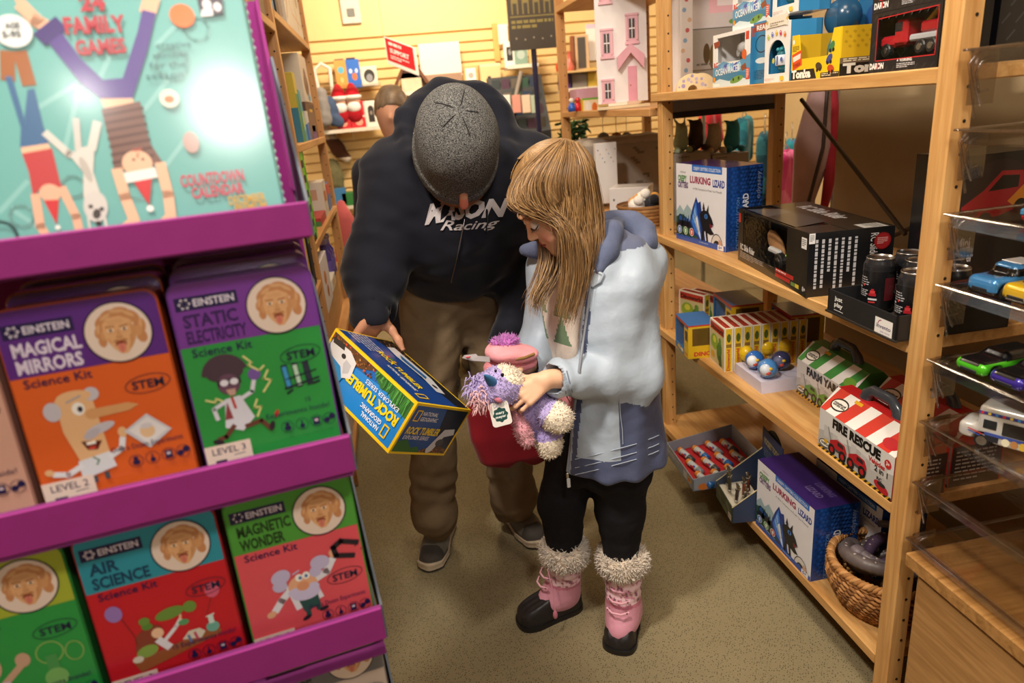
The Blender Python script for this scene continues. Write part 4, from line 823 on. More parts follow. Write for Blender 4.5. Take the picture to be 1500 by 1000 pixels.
GUIDE=[[(425,58,1.49,1),(330,118,1.45,1),(240,215,1.43,1),(200,318,1.43,1),(252,358,1.42,1),(352,372,1.405,1),(425,398,1.40,1),(446,500,1.40,0),(446,640,1.395,0),(402,860,1.375,0)],
 [(435,58,1.49,1),(380,130,1.44,1),(330,235,1.42,1),(360,340,1.41,1),(452,430,1.405,0),(472,550,1.40,0),(462,700,1.395,0),(425,890,1.375,0)],
 [(455,58,1.49,1),(450,140,1.44,1),(430,250,1.42,1),(460,370,1.41,1),(505,500,1.405,0),(515,640,1.40,0),(497,760,1.395,0),(455,900,1.38,0)],
 [(480,62,1.50,1),(520,150,1.46,1),(535,260,1.44,1),(548,380,1.43,1),(562,470,1.42,0),(552,560,1.415,0),(530,650,1.41,0),(485,820,1.395,0)],
 [(500,70,1.50,1),(565,165,1.49,1),(595,285,1.47,1),(608,385,1.46,1),(600,460,1.45,0),(583,530,1.44,0),(556,620,1.425,0),(515,720,1.41,0)]]
FAR=[[(330,480,1.50,0),(345,560,1.49,0),(330,650,1.475,0),(300,740,1.46,0),(300,810,1.45,0)],[(440,520,1.50,0),(430,600,1.48,0),(400,680,1.465,0),(345,760,1.45,0),(330,830,1.44,0)]]
def spl(pts,n):
    P=np.array(pts); m=len(P); t=np.linspace(0,m-1,n); i=np.clip(t.astype(int),0,m-2); u=(t-i)[:,None]; p0=P[np.maximum(i-1,0)]; p1=P[i]; p2=P[i+1]; p3=P[np.minimum(i+2,m-1)]
    return .5*((2*p1)+(-p0+p2)*u+(2*p0-5*p1+4*p2-p3)*u*u+(-p0+3*p1-3*p2+p3)*u**3)
GW=[spl([hz(*p) for p in g],26) for g in GUIDE]; FW=[spl([hz(*p) for p in g],20) for g in FAR]
hc=['8a6740','6f5031','9c774b','563c24','937046','b08c5f']
def strands(G,n,r,seed,dev):
    rr=np.random.default_rng(seed)
    for i in range(n):
        s=rr.uniform(0,len(G)-1.001); k=int(s); u=s-k; p=G[k]*(1-u)+G[k+1]*u; w=np.linspace(0,1,len(p))[:,None]; p=p+rr.normal(size=3)*dev*(.35+w)+np.sin(w*rr.uniform(2,9)+rr.uniform(0,6))*rr.normal(size=3)*.005*w; e=int(len(p)*rr.uniform(.70,1)); p=p[:e]
        R_=r*rr.uniform(.6,1.3); hm.tube(p,[R_*min(1,(e-j)/9+.10) for j in range(e)],hc[rr.integers(0,6)],'hair_strand',5,False)
strands(GW,1700,.0010,1,.0042); strands(GW,260,.0006,2,.009); strands(FW,260,.0010,3,.007)
# hair over the top and back of the head
rr=np.random.default_rng(5)
for i in range(1500):
    az=rr.uniform(-2.75,2.75)+PI/2; top=V(rr.normal()*.006,-.01+rr.uniform(-.035,.05),.125); q=[]
    for t in np.linspace(0,1,12):
        ph=t*1.75; q.append(V(math.cos(az)*.083*math.sin(ph),.016+math.sin(az)*.101*math.sin(ph),.034+.093*math.cos(ph))*1.0)
    q=np.array(q); q[0]=.5*q[0]+.5*top
    if math.sin(az)<-.45: q=q[:6]
    w_=[ghw(p) for p in q]
    if math.sin(az)>-.2:
        for k in range(6): w_.append(w_[-1]+V(-.001+.003*rr.normal(),.002*rr.normal(),-.022))
    hm.tube(w_,[.0010]*(len(w_)-2)+[.0012,.0004],hc[rr.integers(0,6)],'hair_strand',5,False)
world_part('hair',hm,GIRL,'long straight fair hair')
# ---------------------------------------------------------------- the man
MBs=V(.13,1.95,0); MAN=thing('person','man in a black hooded sweatshirt and grey knit hat bending down beside the girl','person',MBs)
MH=frame((.02,-1.,0),61); MC=J(669,211,1.66)
def mh(P): return (P-MC)@MH
def mhw(p): return MC+MH@np.array(p,float)
mnb=J(676,205,1.80); chestc=J(680,285,1.84); pelv=J(676,425,2.03)
mshR=J(580,262,1.83); melR=J(549,398,1.80); mwrR=J(549,468,1.71)
mshL=J(776,248,1.86); melL=J(778,385,1.90); mwrL=J(742,512,1.83)
# the carton he holds: one corner and its three edges (solved from the photo's perspective)
KG=V(-.009,1.35,.826); KA=nrm((-.166,.244,.118)); KB=nrm((.120,.127,-.093)); KC=nrm(np.cross(KA,KB)); KC=KC if KC[2]<0 else -KC; KB=nrm(np.cross(KA,KC)); KB=KB if KB[0]>0 else -KB
LA,LB,LC=.318,.198,.131
he=KG+KA*(LA+.009)+KB*LB*.60-KC*.030
MHAND,_=hand_bits(he-KC*.035+KA*.012,KC,-KA,KB,.95,(14,18,12),thumb=(.30,.55,.95),tcurl=.30,spread=.05)
MHAND2,_=hand_bits(mwrL,V(-.05,-.1,-1),V(-1,0,0),V(0,-1,0),.98,(50,60,40))
lR=[J(634,430,2.03),J(630,592,1.95),J(637,748,1.93),at(645,775,Z=.05)]; lL=[J(714,430,2.05),J(736,600,1.99),J(752,725,1.99),at(748,752,Z=.05)]
def man_body(P):
    q=mh(P); d=elp(q,(0,.012,.035),(.077,.098,.092)); d=sm(d,elp(q,(0,-.035,-.025),(.060,.060,.066)),.03); d=sm(d,elp(q,(0,-.040,-.064),(.045,.034,.028)),.025); d=sm(d,cap(q,(0,-.088,.0),(0,-.128,-.060),.009,.012),.012)
    S=np.abs(q)*V(1,0,0)+q*V(0,1,1); d=smx(d,-elp(S,(.034,-.108,.0),(.018,.016,.012)),.012); d=sm(d,elp(S,(.079,.014,-.012),(.010,.02,.032)),.006); d=sm(d,elp(q,(0,-.096,-.062),(.026,.010,.011)),.006); d=sm(d,elp(S,(.034,-.088,.018),(.024,.010,.006)),.012)
    d=sm(d,cap(P,mhw((0,.03,-.06)),mnb,.056,.062),.03); d=sm(d,cap(P,mshR,mshL,.075,None),.05); d=sm(d,cap(P,chestc,pelv,.12,.11,(0,.55,.83),.7),.06)
    for a,h in (([mshR,melR,mwrR],MHAND),([mshL,melL,mwrL],MHAND2)): d=sm(d,chain(P,a,[.06,.046,.029],.02),.04); d=sm(d,hand_sdf(P,h,1.),.02)
    for a in (lR,lL): d=sm(d,chain(P,a,[.085,.062,.045,.04],.02),.04)
    return d
def man_skin(c):
    o=pick_col(len(c),'c08a6c'); q=mh(c); o[(np.abs(q[:,2]+.062)<.010)&(q[:,1]<-.095)&(np.abs(q[:,0])<.026)]=lin('9c5a4c'); n=(elp(q,(0,-.130,-.062),(.026,.026,.026))<0); o[n]=lin('c8735e'); return o
world_part('body',sdf_mb(man_body,(-.33,1.3,.03),(.66,2.25,1.52),.0056,'skin',man_skin,1),MAN)
for s_ in(-1,1):
    m=MB(); m.ell(mhw((s_*.033,-.086,0)),.013,'ece4dc','shiny_plastic',12); m.ell(mhw((s_*.033,-.096,-.003)),.006,'4a3a2e','shiny_plastic',8); world_part('eye',m,MAN)
def beanie(P):
    q=mh(P); qc=q.copy(); qc[:,2]=.030+np.maximum(q[:,2]-.03,0)+.04*np.minimum(q[:,2]-.03,0); base=elp(qc,(0,.004,.030),(.097,.118,.108))
    o=np.maximum(base,-(q[:,2]+.060-.20*q[:,1])); fold=np.maximum(np.abs(base-.002)-.004,np.abs(q[:,2]+.044-.20*q[:,1])-.016)
    an=np.arctan2(q[:,0],q[:,1]); return np.minimum(o,fold+.0005*np.sin(an*300))+.0012*vnoise(P,30,4)
BN=sdf_mb(beanie,MC-.18,MC+.18,.0042,'marled_knit','444444',1); BO=world_part('beanie',BN,MAN,'grey marled knit beanie')
BBV=BVHTree.FromPolygons([Vector(v) for v in BN.sv],[tuple(f) for f in BN.sf])
for k in range(5):
    q=[]; a=R(72*k+20)
    for t in np.linspace(.12,.62,9):
        d=MH@V(math.sin(a)*math.sin(t),math.cos(a)*math.sin(t),math.cos(t)); c0=MC+MH@V(0,.006,.03); h=BBV.ray_cast(Vector(c0+d*.3),Vector(-d)); q.append(np.array(h[0])+d*.0004)
    m=MB(); q=q[:(9,6,8,7,9)[k]]; m.tube(q,[.0006]+[.0014]*(len(q)-2)+[.0006],'232324','woven_cloth',6); part('crown_seam',m,BO)
def hoodie(P):
    n=.009*vnoise(P*V(1,1,.5),24,21)+.003*vnoise(P*V(.7,.7,1.3),60,22)
    d=cap(P,mshR+V(.03,.01,-.01),mshL-V(.03,-.01,.01),.092,None,(0,1,0),.95); d=sm(d,elp(P,chestc+V(.0,.02,-.03),(.215,.145,.20)),.06); d=sm(d,elp(P,J(672,345,1.93),(.185,.14,.17)),.06); d=sm(d,cap(P,J(640,385,1.97),J(712,378,1.97),.115),.05)
    def arm(s,e,w,f):
        a=chain(P,[s,e,w*.9+e*.1],[.088,.070,.052],.05); t=nrm(w-e); L=np.linalg.norm(w-e); u=(P-e)@t; a=a+.006*np.sin(u*85+2*vnoise(P,9,2))*np.clip(u/L,0,1)*(u<L*.8)-.004*np.clip((u-L*.78)/.01,0,1); return smx(a,-cap(P,w*.9+e*.1,w*1.3-e*.3,.045),.004)
    d=sm(d,arm(mshR,melR,mwrR,1),.05); d=sm(d,arm(mshL,melL,mwrL,-1),.05)
    hem=smx(d,-(P[:,2]-(pelv[2]-.0)),.01) if False else d
    hd=chain(P,spl([J(603,225,1.76),J(600,184,1.84),J(620,152,1.89),J(650,138,1.91),J(690,139,1.92),J(720,156,1.90),J(736,192,1.86),J(736,232,1.78)],18),np.interp(np.linspace(0,1,18),[0,.2,.8,1],[.026,.033,.033,.026]),.02)
    hd=hd+.003*vnoise(P,60,9); hd=sm(hd,elp(P,J(668,205,1.95),(.12,.08,.10)),.05)
    d=sm(hem,hd,.025); return smx(d+n,-elp(P,mhw((0,-.03,-.06)),(.095,.10,.12)),.02)
def hood_col(c):
    o=pick_col(len(c),'171923'); return o
HO=sdf_mb(hoodie,(-.36,1.45,.70),(.72,2.35,1.62),.0075,'woven_cloth',hood_col,2); HOO=world_part('hooded_sweatshirt',HO,MAN)
MBV=BVHTree.FromPolygons([Vector(v) for v in HO.sv],[tuple(f) for f in HO.sf])
def word_bent(rows,colr):
    """chest lettering: each glyph outline is laid on the sweatshirt; rows of (text, baseline polyline in photo pixels, height, shear, bold)"""
    mm=MB()
    for txt,pl,h,shear,bold in rows:
        vs,fs=glyphs(txt,bold,shear); q=vs/CAP; q=q-np.array([q[:,0].min(),0]); u=q[:,0]/q[:,0].max(); pl=np.array(pl,float); t=u*(len(pl)-1); i=np.clip(t.astype(int),0,len(pl)-2); f=(t-i)[:,None]; b=pl[i]*(1-f)+pl[i+1]*f; hh=np.interp(u,np.linspace(0,1,len(h)),h); out=[]
        for (X,Y),v,k in zip(b,q[:,1],hh):
            d=at(X,Y-v*k,Y=1.4)-EYE; d/=np.linalg.norm(d); hit=MBV.ray_cast(Vector(EYE),Vector(d)); out.append(np.array(hit[0])-d*.004 if hit[0] else at(X,Y,Y=1.75))
        mm.add(out,fs,colr,'matte_plastic')
    return mm
part('chest_lettering',word_bent([('MASON',[(622,328),(660,321),(695,318),(748,315)],[26,27,24,24],.35,.05),('Racing',[(645,337),(675,337),(700,335),(732,331)],[15,13,12,12],.4,.01)],'b9b3b6'),HOO,'grey slanted chest lettering')
def on_hoodie(x,y,off=.004):
    d=at(x,y,Y=1.4)-EYE; d/=np.linalg.norm(d); h=MBV.ray_cast(Vector(EYE),Vector(d)); return np.array(h[0])-d*off if h[0] else at(x,y,Y=1.85)
m=MB(); m.tube([on_hoodie(x,y) for x,y in ((682,302),(680,325),(675,350),(670,375),(664,400),(661,414))],.0022,'8a8a90','polished_metal',6); part('zip',m,HOO,'silver zip')
m=MB(); m.tube([on_hoodie(x,y) for x,y in ((706,262),(711,285),(713,310),(712,340))],.0035,'101116','woven_cloth',6); part('drawstring',m,HOO)
def trousers(P):
    d=cap(P,lR[0]+V(.03,0,.03),lL[0]-V(.03,0,-.03),.125,None,(0,1,0),.9); d=sm(d,elp(P,pelv+V(0,.02,.03),(.17,.13,.13)),.05)
    for a in (lR,lL):
        z0=a[3][2]; d=sm(d,chain(P,[a[0],a[1],a[2],a[2]*.55+a[3]*.45],[.100,.078,.070,.068],.03),.035)
    return d+.006*vnoise(P*V(1,1,.45),26,31)+.0035*vnoise(P*V(.6,.6,1.5),70,33)+.005*np.exp(-((P[:,2]-.30)/.06)**2)*np.sin(P[:,2]*110+2*vnoise(P,12,4))
def tcol(c):
    return pick_col(len(c),'6f5e48')
world_part('trousers',sdf_mb(trousers,(-.16,1.72,.05),(.46,2.3,1.12),.008,'trouser_cotton',tcol,2),MAN)
def shoe_pts(heel,toe,k):
    f=nrm((toe-heel)*V(1,1,0)); L=np.linalg.norm((toe-heel)[:2]); sd=V(-f[1],f[0],0)
    def upper(P):
        u=(P-heel)@f; v=(P-heel)@sd; z=P[:,2]; hw=np.interp(u,[0,.03,L*.4,L*.7,L*.92,L],[.028,.036,.038,.049,.040,.018]); ht=np.interp(u,[0,.06,L*.38,L*.55,L*.85,L],[.112,.115,.112,.092,.062,.046])
        a=np.maximum(np.abs(v)-hw*np.sqrt(np.clip(1-np.clip(z/ht,0,1)**2.6*.75,.05,1)),z-ht); a=smx(a,np.maximum(-u,u-L),.025); return smx(a*.8,.018-z,.004)
    def ucol(c):
        u=(c-heel)@f; z=c[:,2]; o=pick_col(len(c),'6f6a5e'); o[(u>L*.80)|(z<.034)]=lin('45413c'); o[(u<L*.28)&(z>.07)]=lin('565048'); o[(np.abs(((c-heel)@sd))<.016)&(u>L*.30)&(u<L*.68)&(z>.07)]=lin('4a453f'); return o
    lo=np.minimum(heel,toe)-.08; hi=np.maximum(heel,toe)+.08; lo[2]=0; hi[2]=.14
    SH=world_part('shoe',sdf_mb(upper,lo,hi,.0042,'woven_cloth',ucol,1),MAN,'grey lace-up walking shoe with an off-white sole')
    def sole(P):
        u=(P-heel)@f; v=(P-heel)@sd; z=P[:,2]; hw=np.interp(u,[-.01,.02,L*.4,L*.7,L*.93,L+.008],[.026,.039,.039,.051,.043,.014]); top=np.interp(u,[0,.05,L*.5,L*.85,L],[.042,.036,.028,.026,.034]); a=smx(np.abs(v)-hw-.002*np.sin(z*260),np.maximum(-.008-u,u-L-.008),.02); return np.maximum(np.maximum(a*.85,z-top),.003-z)
    def scol(c):
        o=pick_col(len(c),'b9a992'); o[c[:,2]<.012]=lin('3b3733'); return o
    part('sole',sdf_mb(sole,lo,hi,.0042,'rubber',scol,1),SH)
    m=MB(); 
    for i in range(5):
        u=L*(.40+.065*i); ht=np.interp(u,[0,.06,L*.38,L*.55,L*.85,L],[.112,.115,.112,.092,.062,.046])-.001
        for s_ in(-1,1): m.tube([heel*V(1,1,0)+f*(u+.012*t)+sd*(s_*(.024-.048*t))+V(0,0,ht-.012*abs(1-2*t)**1.5) for t in np.linspace(0,1,7)],.0024,'7b756a','woven_cloth',6)
    part('laces',m,SH)
shoe_pts(at(655,768,Z=0),at(629,838,Z=0),1); shoe_pts(at(738,745,Z=0),at(793,803,Z=0),-1)
# ---------------------------------------------------------------- the carton, the soft toys and the red bag
def held_box():
    W=Matrix(((*KA,0),(*KB,0),(*KC,0),(0,0,0,1))).transposed(); W[0][3],W[1][3],W[2][3]=0,0,0
    Rm=np.stack([KA,KB,KC],1)
    if np.linalg.det(Rm)<0: sgn=-1
    m=MB(); m.mat='gloss_card'; Y_='f0c818'; BL='1c82d2'; m.M=Matrix(((KA[0],KB[0],KC[0],0),(KA[1],KB[1],KC[1],0),(KA[2],KB[2],KC[2],0),(0,0,0,1)))
    c8=np.array([[a,b,c] for a in(0,LA) for b in(0,LB) for c in(0,LC)]); m.add(c8,[(0,1,3,2),(4,6,7,5),(0,4,5,1),(2,3,7,6),(0,2,6,4),(1,5,7,3)],Y_)
    m.M=Matrix()
    def art(o,u,v,Wd,Hd,): return Art(m,o,u,v,Wd,Hd)
    # large front panel: spans KA x KC; words run along -KA... the pack is held upside-down
    O=np.zeros(3)
    F=art(O,KA,KC,LA,LC)
    if np.dot(F.n,-KB)<0: pass
    hh=F.h
    def blob(A,pts,c): A.poly(pts,c)
    F.rect(2.2,2.2,97.8,hh-2.2,BL); 
    F.poly([(2.2,hh-2.2),(97.8,hh-2.2),(97.8,hh-16),(60,hh-12),(30,hh-9),(2.2,hh-7)],'155fae')
    rr=random.Random(4)
    F.poly([(2.2,2.2),(2.2,2.2)][:0]+[(97.8,2.2),(97.8,9),(88,12),(76,11),(66,15),(58,12),(50,14),(44,10),(40,4),(40,2.2)][:0] or [(40,hh-2.2),(40,hh-2.3),(41,hh-2.2)],BL)
    F.poly([(2.2,hh-2.2),(46,hh-2.2),(42,hh-7),(34,hh-11),(26,hh-9.5),(16,hh-14),(2.2,hh-15)],'2d6b2f')
    for i in range(46):
        x=rr.uniform(3,45); F.line([(x,hh-3),(x+rr.uniform(-2,2),hh-rr.uniform(9,18)*(1-x/90))],.7,rr.choice(['3c8a38','1f5226','58a24a']))
    F.poly([(44,hh-2.2),(97.8,hh-2.2),(97.8,hh-9),(84,hh-8),(70,hh-13),(58,hh-10),(50,hh-6)],'5a3a22')
    for i in range(90): x=rr.uniform(46,97); F.ell(x,hh-rr.uniform(3,10),rr.uniform(.5,1.3),rr.uniform(.4,1),rr.choice(['8a5a34','3c2616','b07a4a','6a4028','c8452e']),n=6)
    F.line([(9,6),(9,14),(14,14),(14,6),(9,6)],1.1,Y_)
    F.text('NATIONAL',17.5,9.2,3.2,'f4f4f4',w=20,bold=.015); F.text('GEOGRAPHIC',17.5,14,3.2,'f4f4f4',w=24,bold=.015)
    F.text('ROCK TUMBLER',6,24,6.6,'f2d21a',w=62,bold=.045); F.text('EXPLORER SERIES',10,29.4,3.2,'f4f4f4',w=38)
    F.poly([(70,12),(88,8),(92,20),(90,33),(76,33),(68,24)],'1478b8'); F.ell(80,17,11,8,'1d86c6'); F.poly([(62,20),(70,16),(76,22),(92,24),(96,30),(95,35),(74,36),(64,32)],'d6d6da'); F.poly([(66,22),(71,19),(75,25),(74,29),(67,28)],'b9bac2'); F.ell(78,29.5,2.6,1.8,'26262c',n=14); F.poly([(80,33),(94,32),(96,36),(82,37)],'2a2a30')
    # end panel: KB x KC
    E_=art(O+KC*LC,KB,-KC,LB,LC); h=E_.h
    E_.rect(3,3,97,h-3,'114f94'); E_.poly([(55,3),(97,3),(97,h-3),(70,h-3)],'0a1f38'); E_.poly([(3,h-3),(50,h-3),(42,h-11),(30,h-9),(18,h-20),(3,h-16)],'2d6b2f'); E_.poly([(46,h-3),(97,h-3),(97,h-9),(80,h-13),(64,h-8),(54,h-9)],'5a3a22')
    for i in range(40): x=rr.uniform(48,96); E_.ell(x,h-rr.uniform(3.5,9),1,.8,rr.choice(['8a5a34','3c2616','b07a4a']),n=6)
    E_.line([(8,9),(8,22),(16,22),(16,9),(8,9)],1.5,Y_); E_.text('NATIONAL',19,14.5,5,'f4f4f4',w=26,bold=.01); E_.text('GEOGRAPHIC',19,21.5,5,'f4f4f4',w=30,bold=.01); E_.text('ROCK TUMBLER',7,39,9,'f2d21a',w=58,bold=.035,shear=.12); E_.text('EXPLORER SERIES',8,46,5,'f4f4f4',w=44,shear=.1)
    E_.poly([(58,58),(72,30),(90,28),(94,36),(78,40),(70,60),(62,64)],'c9cad0'); E_.ell(76,48,7,5,'3b4048')
    # top panel: KA x KB
    T=art(O+KA*LA,-KA,KB,LA,LB); 
    if np.dot(T.n,-KC)<0: T=art(O+KA*LA+KB*0,-KA,KB,LA,LB)
    h=T.h; T.rect(1.6,1.6,98.4,h-1.6,'123f86'); T.poly([(1.6,1.6),(98.4,1.6),(98.4,16),(60,20),(20,18),(1.6,24)],'0c1420')
    for i in range(80): x=rr.uniform(4,40); T.ell(x,rr.uniform(3,20),1,.8,rr.choice(['8a5a34','3c2616','b07a4a','6a4028']),n=6)
    T.poly([(14,10),(60,8),(82,14),(80,22),(60,19),(30,22),(16,20)],'c9cad0'); T.poly([(26,14),(58,12),(62,17),(34,19)],'1f5a96'); T.ell(72,16,3,2,'26262c'); T.para(4,34,26,22,6,'a9b4cc',.45,5)
    T.line([(88,h-18),(88,h-8),(93,h-8),(93,h-18),(88,h-18)],1.1,Y_); T.text('NATIONAL GEOGRAPHIC',84,h-12,3.2,'f4f4f4','r',w=34,bold=.012); T.text('ROCK TUMBLER',80,h-20,6,'f2d21a','r',w=52,bold=.03); 
    for i,c in enumerate(('c8452e','2d8a4a','d8a32a')): T.ell(34+4*i,h-28,1.6,1.6,c)
    # opened bottom flap in raw card
    fl=[KC*LC+KA*.02+KB*.0,KC*LC+KA*(LA-.02),KC*(LC+.006)+KA*(LA-.03)+KB*.03,KC*(LC+.012)+KA*.05+KB*.02]
    m.add([np.array(f)-KB*.0+KC*.001 for f in fl],[(0,1,2,3)],'a8835c','plain_card')
    o=single('boxed_toy_kit',m,'blue and yellow toy box with a white machine pictured, held upside-down by the man','toy box',KG); return o
held_box()
# lavender unicorn soft toy in the girl's hand
UB=J(735,568,1.385); UN=thing('unicorn_plush','lavender unicorn soft toy with blue horn and cream feet in the girl\'s hand','soft toy',UB)
def u_part(name,f,c0,rad,col,label=None,fz=700,h=.0038,parent=None,ln=.006):
    mm=sdf_mb(lambda P:f(P)+.0012*vnoise(P,120,2),c0-rad,c0+rad,h,'plush_fur',col,1); 
    if fz: fuzz(mm,mm.sv,mm.sf,lambda c:np.ones(len(c),bool),ln,.0012,col,'plush_fur',fz,4,(0,0,-.1),.8)
    o=part(name,mm,parent or UN,label); o.location=[-a for a in UN.location] if parent is None else (0,0,0); return o
uhc=J(733,568,1.375)
def ucol_head(c):
    o=pick_col(len(c),'b3a4d6'); o[(elp(c,J(757,536,1.385),(.044,.07,.034))<0)]=lin('e9dcc8'); return o
UH=u_part('head',lambda P:sm(elp(P,uhc+V(.005,0,.006),(.050,.046,.044)),elp(P,J(713,573,1.36),(.030,.030,.028)),.03),uhc,.11,ucol_head,None,1500)
u_part('body',lambda P:sm(elp(P,J(782,598,1.40),(.052,.045,.048)),elp(P,J(798,622,1.41),(.04,.04,.04)),.03),J(786,608,1.40),.12,'a998d0',None,900)
def foot(name,pts,ra,c1,c2,split):
    P0=[J(*p) for p in pts]
    def colr(c):
        o=pick_col(len(c),c1); d=nrm(P0[-1]-P0[0]); L=np.linalg.norm(P0[-1]-P0[0]); o[((c-P0[0])@d)>split*L]=lin(c2); return o
    u_part(name,lambda P:chain(P,P0,ra,.02),(P0[0]+P0[-1])/2,.10,colr,None,700)
foot('leg',((795,600,1.37),(812,609,1.355),(820,614,1.35)),(.026,.030,.030),'b3a4d6','e9dcc8',.42)
foot('leg',((800,625,1.38),(804,645,1.375),(804,655,1.375)),(.024,.026,.026),'a998d0','e9dcc8',.5)
foot('arm',((757,606,1.37),(765,628,1.362),(771,645,1.36)),(.011,.014,.0165),'d99aa6','e0a6b0',.6)
m=MB(); a=J(716,558,1.335); b=J(711,549,1.315); 
hp=[J(722,561,1.345),J(717,556,1.33),J(713,552,1.318),J(709,549,1.308)]; m.tube(hp,[.0125,.0095,.006,.0012],'3a78b0','woven_cloth',12); world_part('horn',m,UN,'blue horn')
m=MB(); m.ell(J(736,549,1.327),(.004,.003,.005),'17131a','shiny_plastic',8); m.ell(J(726,543,1.328),(.003,.003,.004),'17131a','shiny_plastic',8); world_part('eyes',m,UN)
def tuft(name,pts,r0,c,n,seed):
    mm=MB(); r2=np.random.default_rng(seed)
    for i in range(n):
        p=J(*pts[r2.integers(0,len(pts))])+r2.normal(size=3)*.008; d=nrm(V(-.5,-.6,-.5)+r2.normal(size=3)*.7)*.018; mm.tube([p,p+d*.5+V(0,0,.002),p+d+V(0,0,-.004)],[.0018,.0014,.0004],c,'plush_fur',5,False)
    world_part(name,mm,UN)
tuft('mane',((708,575,1.345),(703,582,1.345),(710,588,1.345),(705,590,1.35)),.01,'e8b9bd',170,2); tuft('forelock',((697,566,1.36),(693,572,1.36),(700,560,1.36)),.01,'b3a4d6',150,3)
u_part('ear',lambda P:cap(P,J(722,592,1.345),J(731,585,1.34),.013,.010),J(726,588,1.345),.04,'b3a4d6','ear',150)
m=MB(); m.ell(J(730,586,1.326),(.010,.004,.006),'c9788a','woven_cloth',10,(0,.5,0)); world_part('ear_lining',m,UN)
tg=[J(723,596,1.325),J(750,589,1.325),J(753,615,1.32),J(745,624,1.32),J(731,627,1.32),J(727,622,1.32)]
m=MB(); m.mat='printed_card'; o=J(723,627,1.322); u=nrm(J(753,619,1.322)-o); v=nrm(np.cross(V(-.15,-.97,.15),u)); v=v if v[2]>0 else -v
m.prism(rrect(.043,.054,.007),o,u,v,np.cross(u,v)*-.0012,'eee9e4'); A=Art(m,o,u,v,.043,.054); hy=A.h
A.poly([(50+(36+3*math.cos(8*t))*math.cos(t),hy*.54+(37+3*math.cos(8*t))*math.sin(t)) for t in np.linspace(0,2*PI,64,endpoint=False)],'1f4a48'); A.text('mary',50,hy*.50,13,'eef2ee','c',w=44,bold=.03); A.text('meyer',50,hy*.66,13,'eef2ee','c',w=54,bold=.03); A.ell(50,9,3.5,3.5,'6a5f58')
world_part('swing_tag',m,UN,'white swing tag with a green badge')
# pink soft toy behind it
PB=J(748,520,1.47); PT=thing('pink_plush','pink clam-shaped soft toy with purple pompom behind the unicorn','soft toy',PB)
def p_part(name,f,c0,rad,col,lab=None,fz=0): 
    mm=sdf_mb(lambda P:f(P)+.001*vnoise(P,70,2),c0-rad,c0+rad,.004,'brushed_fleece',col,1); o=part(name,mm,PT,lab); o.location=[-a for a in PT.location]
p_part('upper_shell',lambda P:sm(elp(P,J(735,514,1.47),(.040,.05,.022)),elp(P,J(768,517,1.47),(.032,.045,.013)),.04),PB,.12,'e79aa2')
p_part('lower_shell',lambda P:sm(elp(P,J(733,537,1.48),(.040,.045,.022)),elp(P,J(768,530,1.48),(.032,.04,.012)),.04),PB,.12,'e08f98')
m=MB(); m.tube([J(755,526,1.425),J(768,524,1.422),J(783,518,1.43)],.0035,'8a6a3c','woven_cloth',6); world_part('seam',m,PT,'brown seam between the shells')
mm=sdf_mb(lambda P:elp(P,J(740,500,1.47),(.030,.022,.010)),PB-.15,PB+.15,.004,'plush_fur','b86ab8',1); fuzz(mm,mm.sv,mm.sf,lambda c:np.ones(len(c),bool),.010,.0012,'c47ac4','plush_fur',500,6,(0,0,.2)); world_part('pompom',mm,PT,'purple pompom')
m=MB(); m.mat='printed_card'; q=[J(*p) for p in ((717,522,1.43),(700,521,1.425),(697,518,1.425),(680,520,1.42),(677,524,1.42),(690,528,1.42),(718,530,1.43))]; m.add(q,[tuple(range(7))],'b9b4b4'); m.add([a+V(0,.001,-.0012) for a in q],[tuple(range(7))[::-1]],'8f8a8a'); m.ell(J(686,523,1.417),(.006,.002,.002),'c43a48',None,8); world_part('swing_tag',m,PT,'grey swing tag')
# dark red cloth bag hanging from the man's other hand
bc=J(742,622,1.80)
def bag(P):
    zs=[bc[2]-.13,bc[2]-.10,bc[2]-.02,bc[2]+.06,bc[2]+.13,bc[2]+.17]; Q=P-V(bc[0],bc[1],0); Q=np.stack([Q[:,0]+.22*(Q[:,2]-bc[2])*0,Q[:,1],Q[:,2]],1); d=prof(Q,zs,[.09,.118,.122,.10,.06,.035],[.03,.045,.05,.045,.03,.02],[0,0,0,0,0,0],[.03,.02,0,-.005,0,.0]); d=smx(smx(d,zs[0]-.0-Q[:,2]+(-.25)*(Q[:,0]+.10)*-1*0+.012*np.sin(Q[:,0]*70),.01),Q[:,2]-zs[-1],.01); d=np.maximum(d,(bc[2]-.115+(-.42)*(Q[:,0]+.06))-Q[:,2]-.0); return d+.006*vnoise(P*V(1.4,1,.4),34,3)
RB=thing('red_bag','dark red cloth bag hanging behind the unicorn toy','bag',bc); o=part('bag_body',sdf_mb(bag,bc-.24,bc+.24,.006,'woven_cloth','7c1420',1),RB); o.location=[-a for a in bc]
m=MB(); m.tube([bc+V(-.03,0,.15),mwrL+V(-.02,-.02,-.10),bc+V(.03,0,.15)],.006,'6a101b','woven_cloth',8); world_part('handle',m,RB)
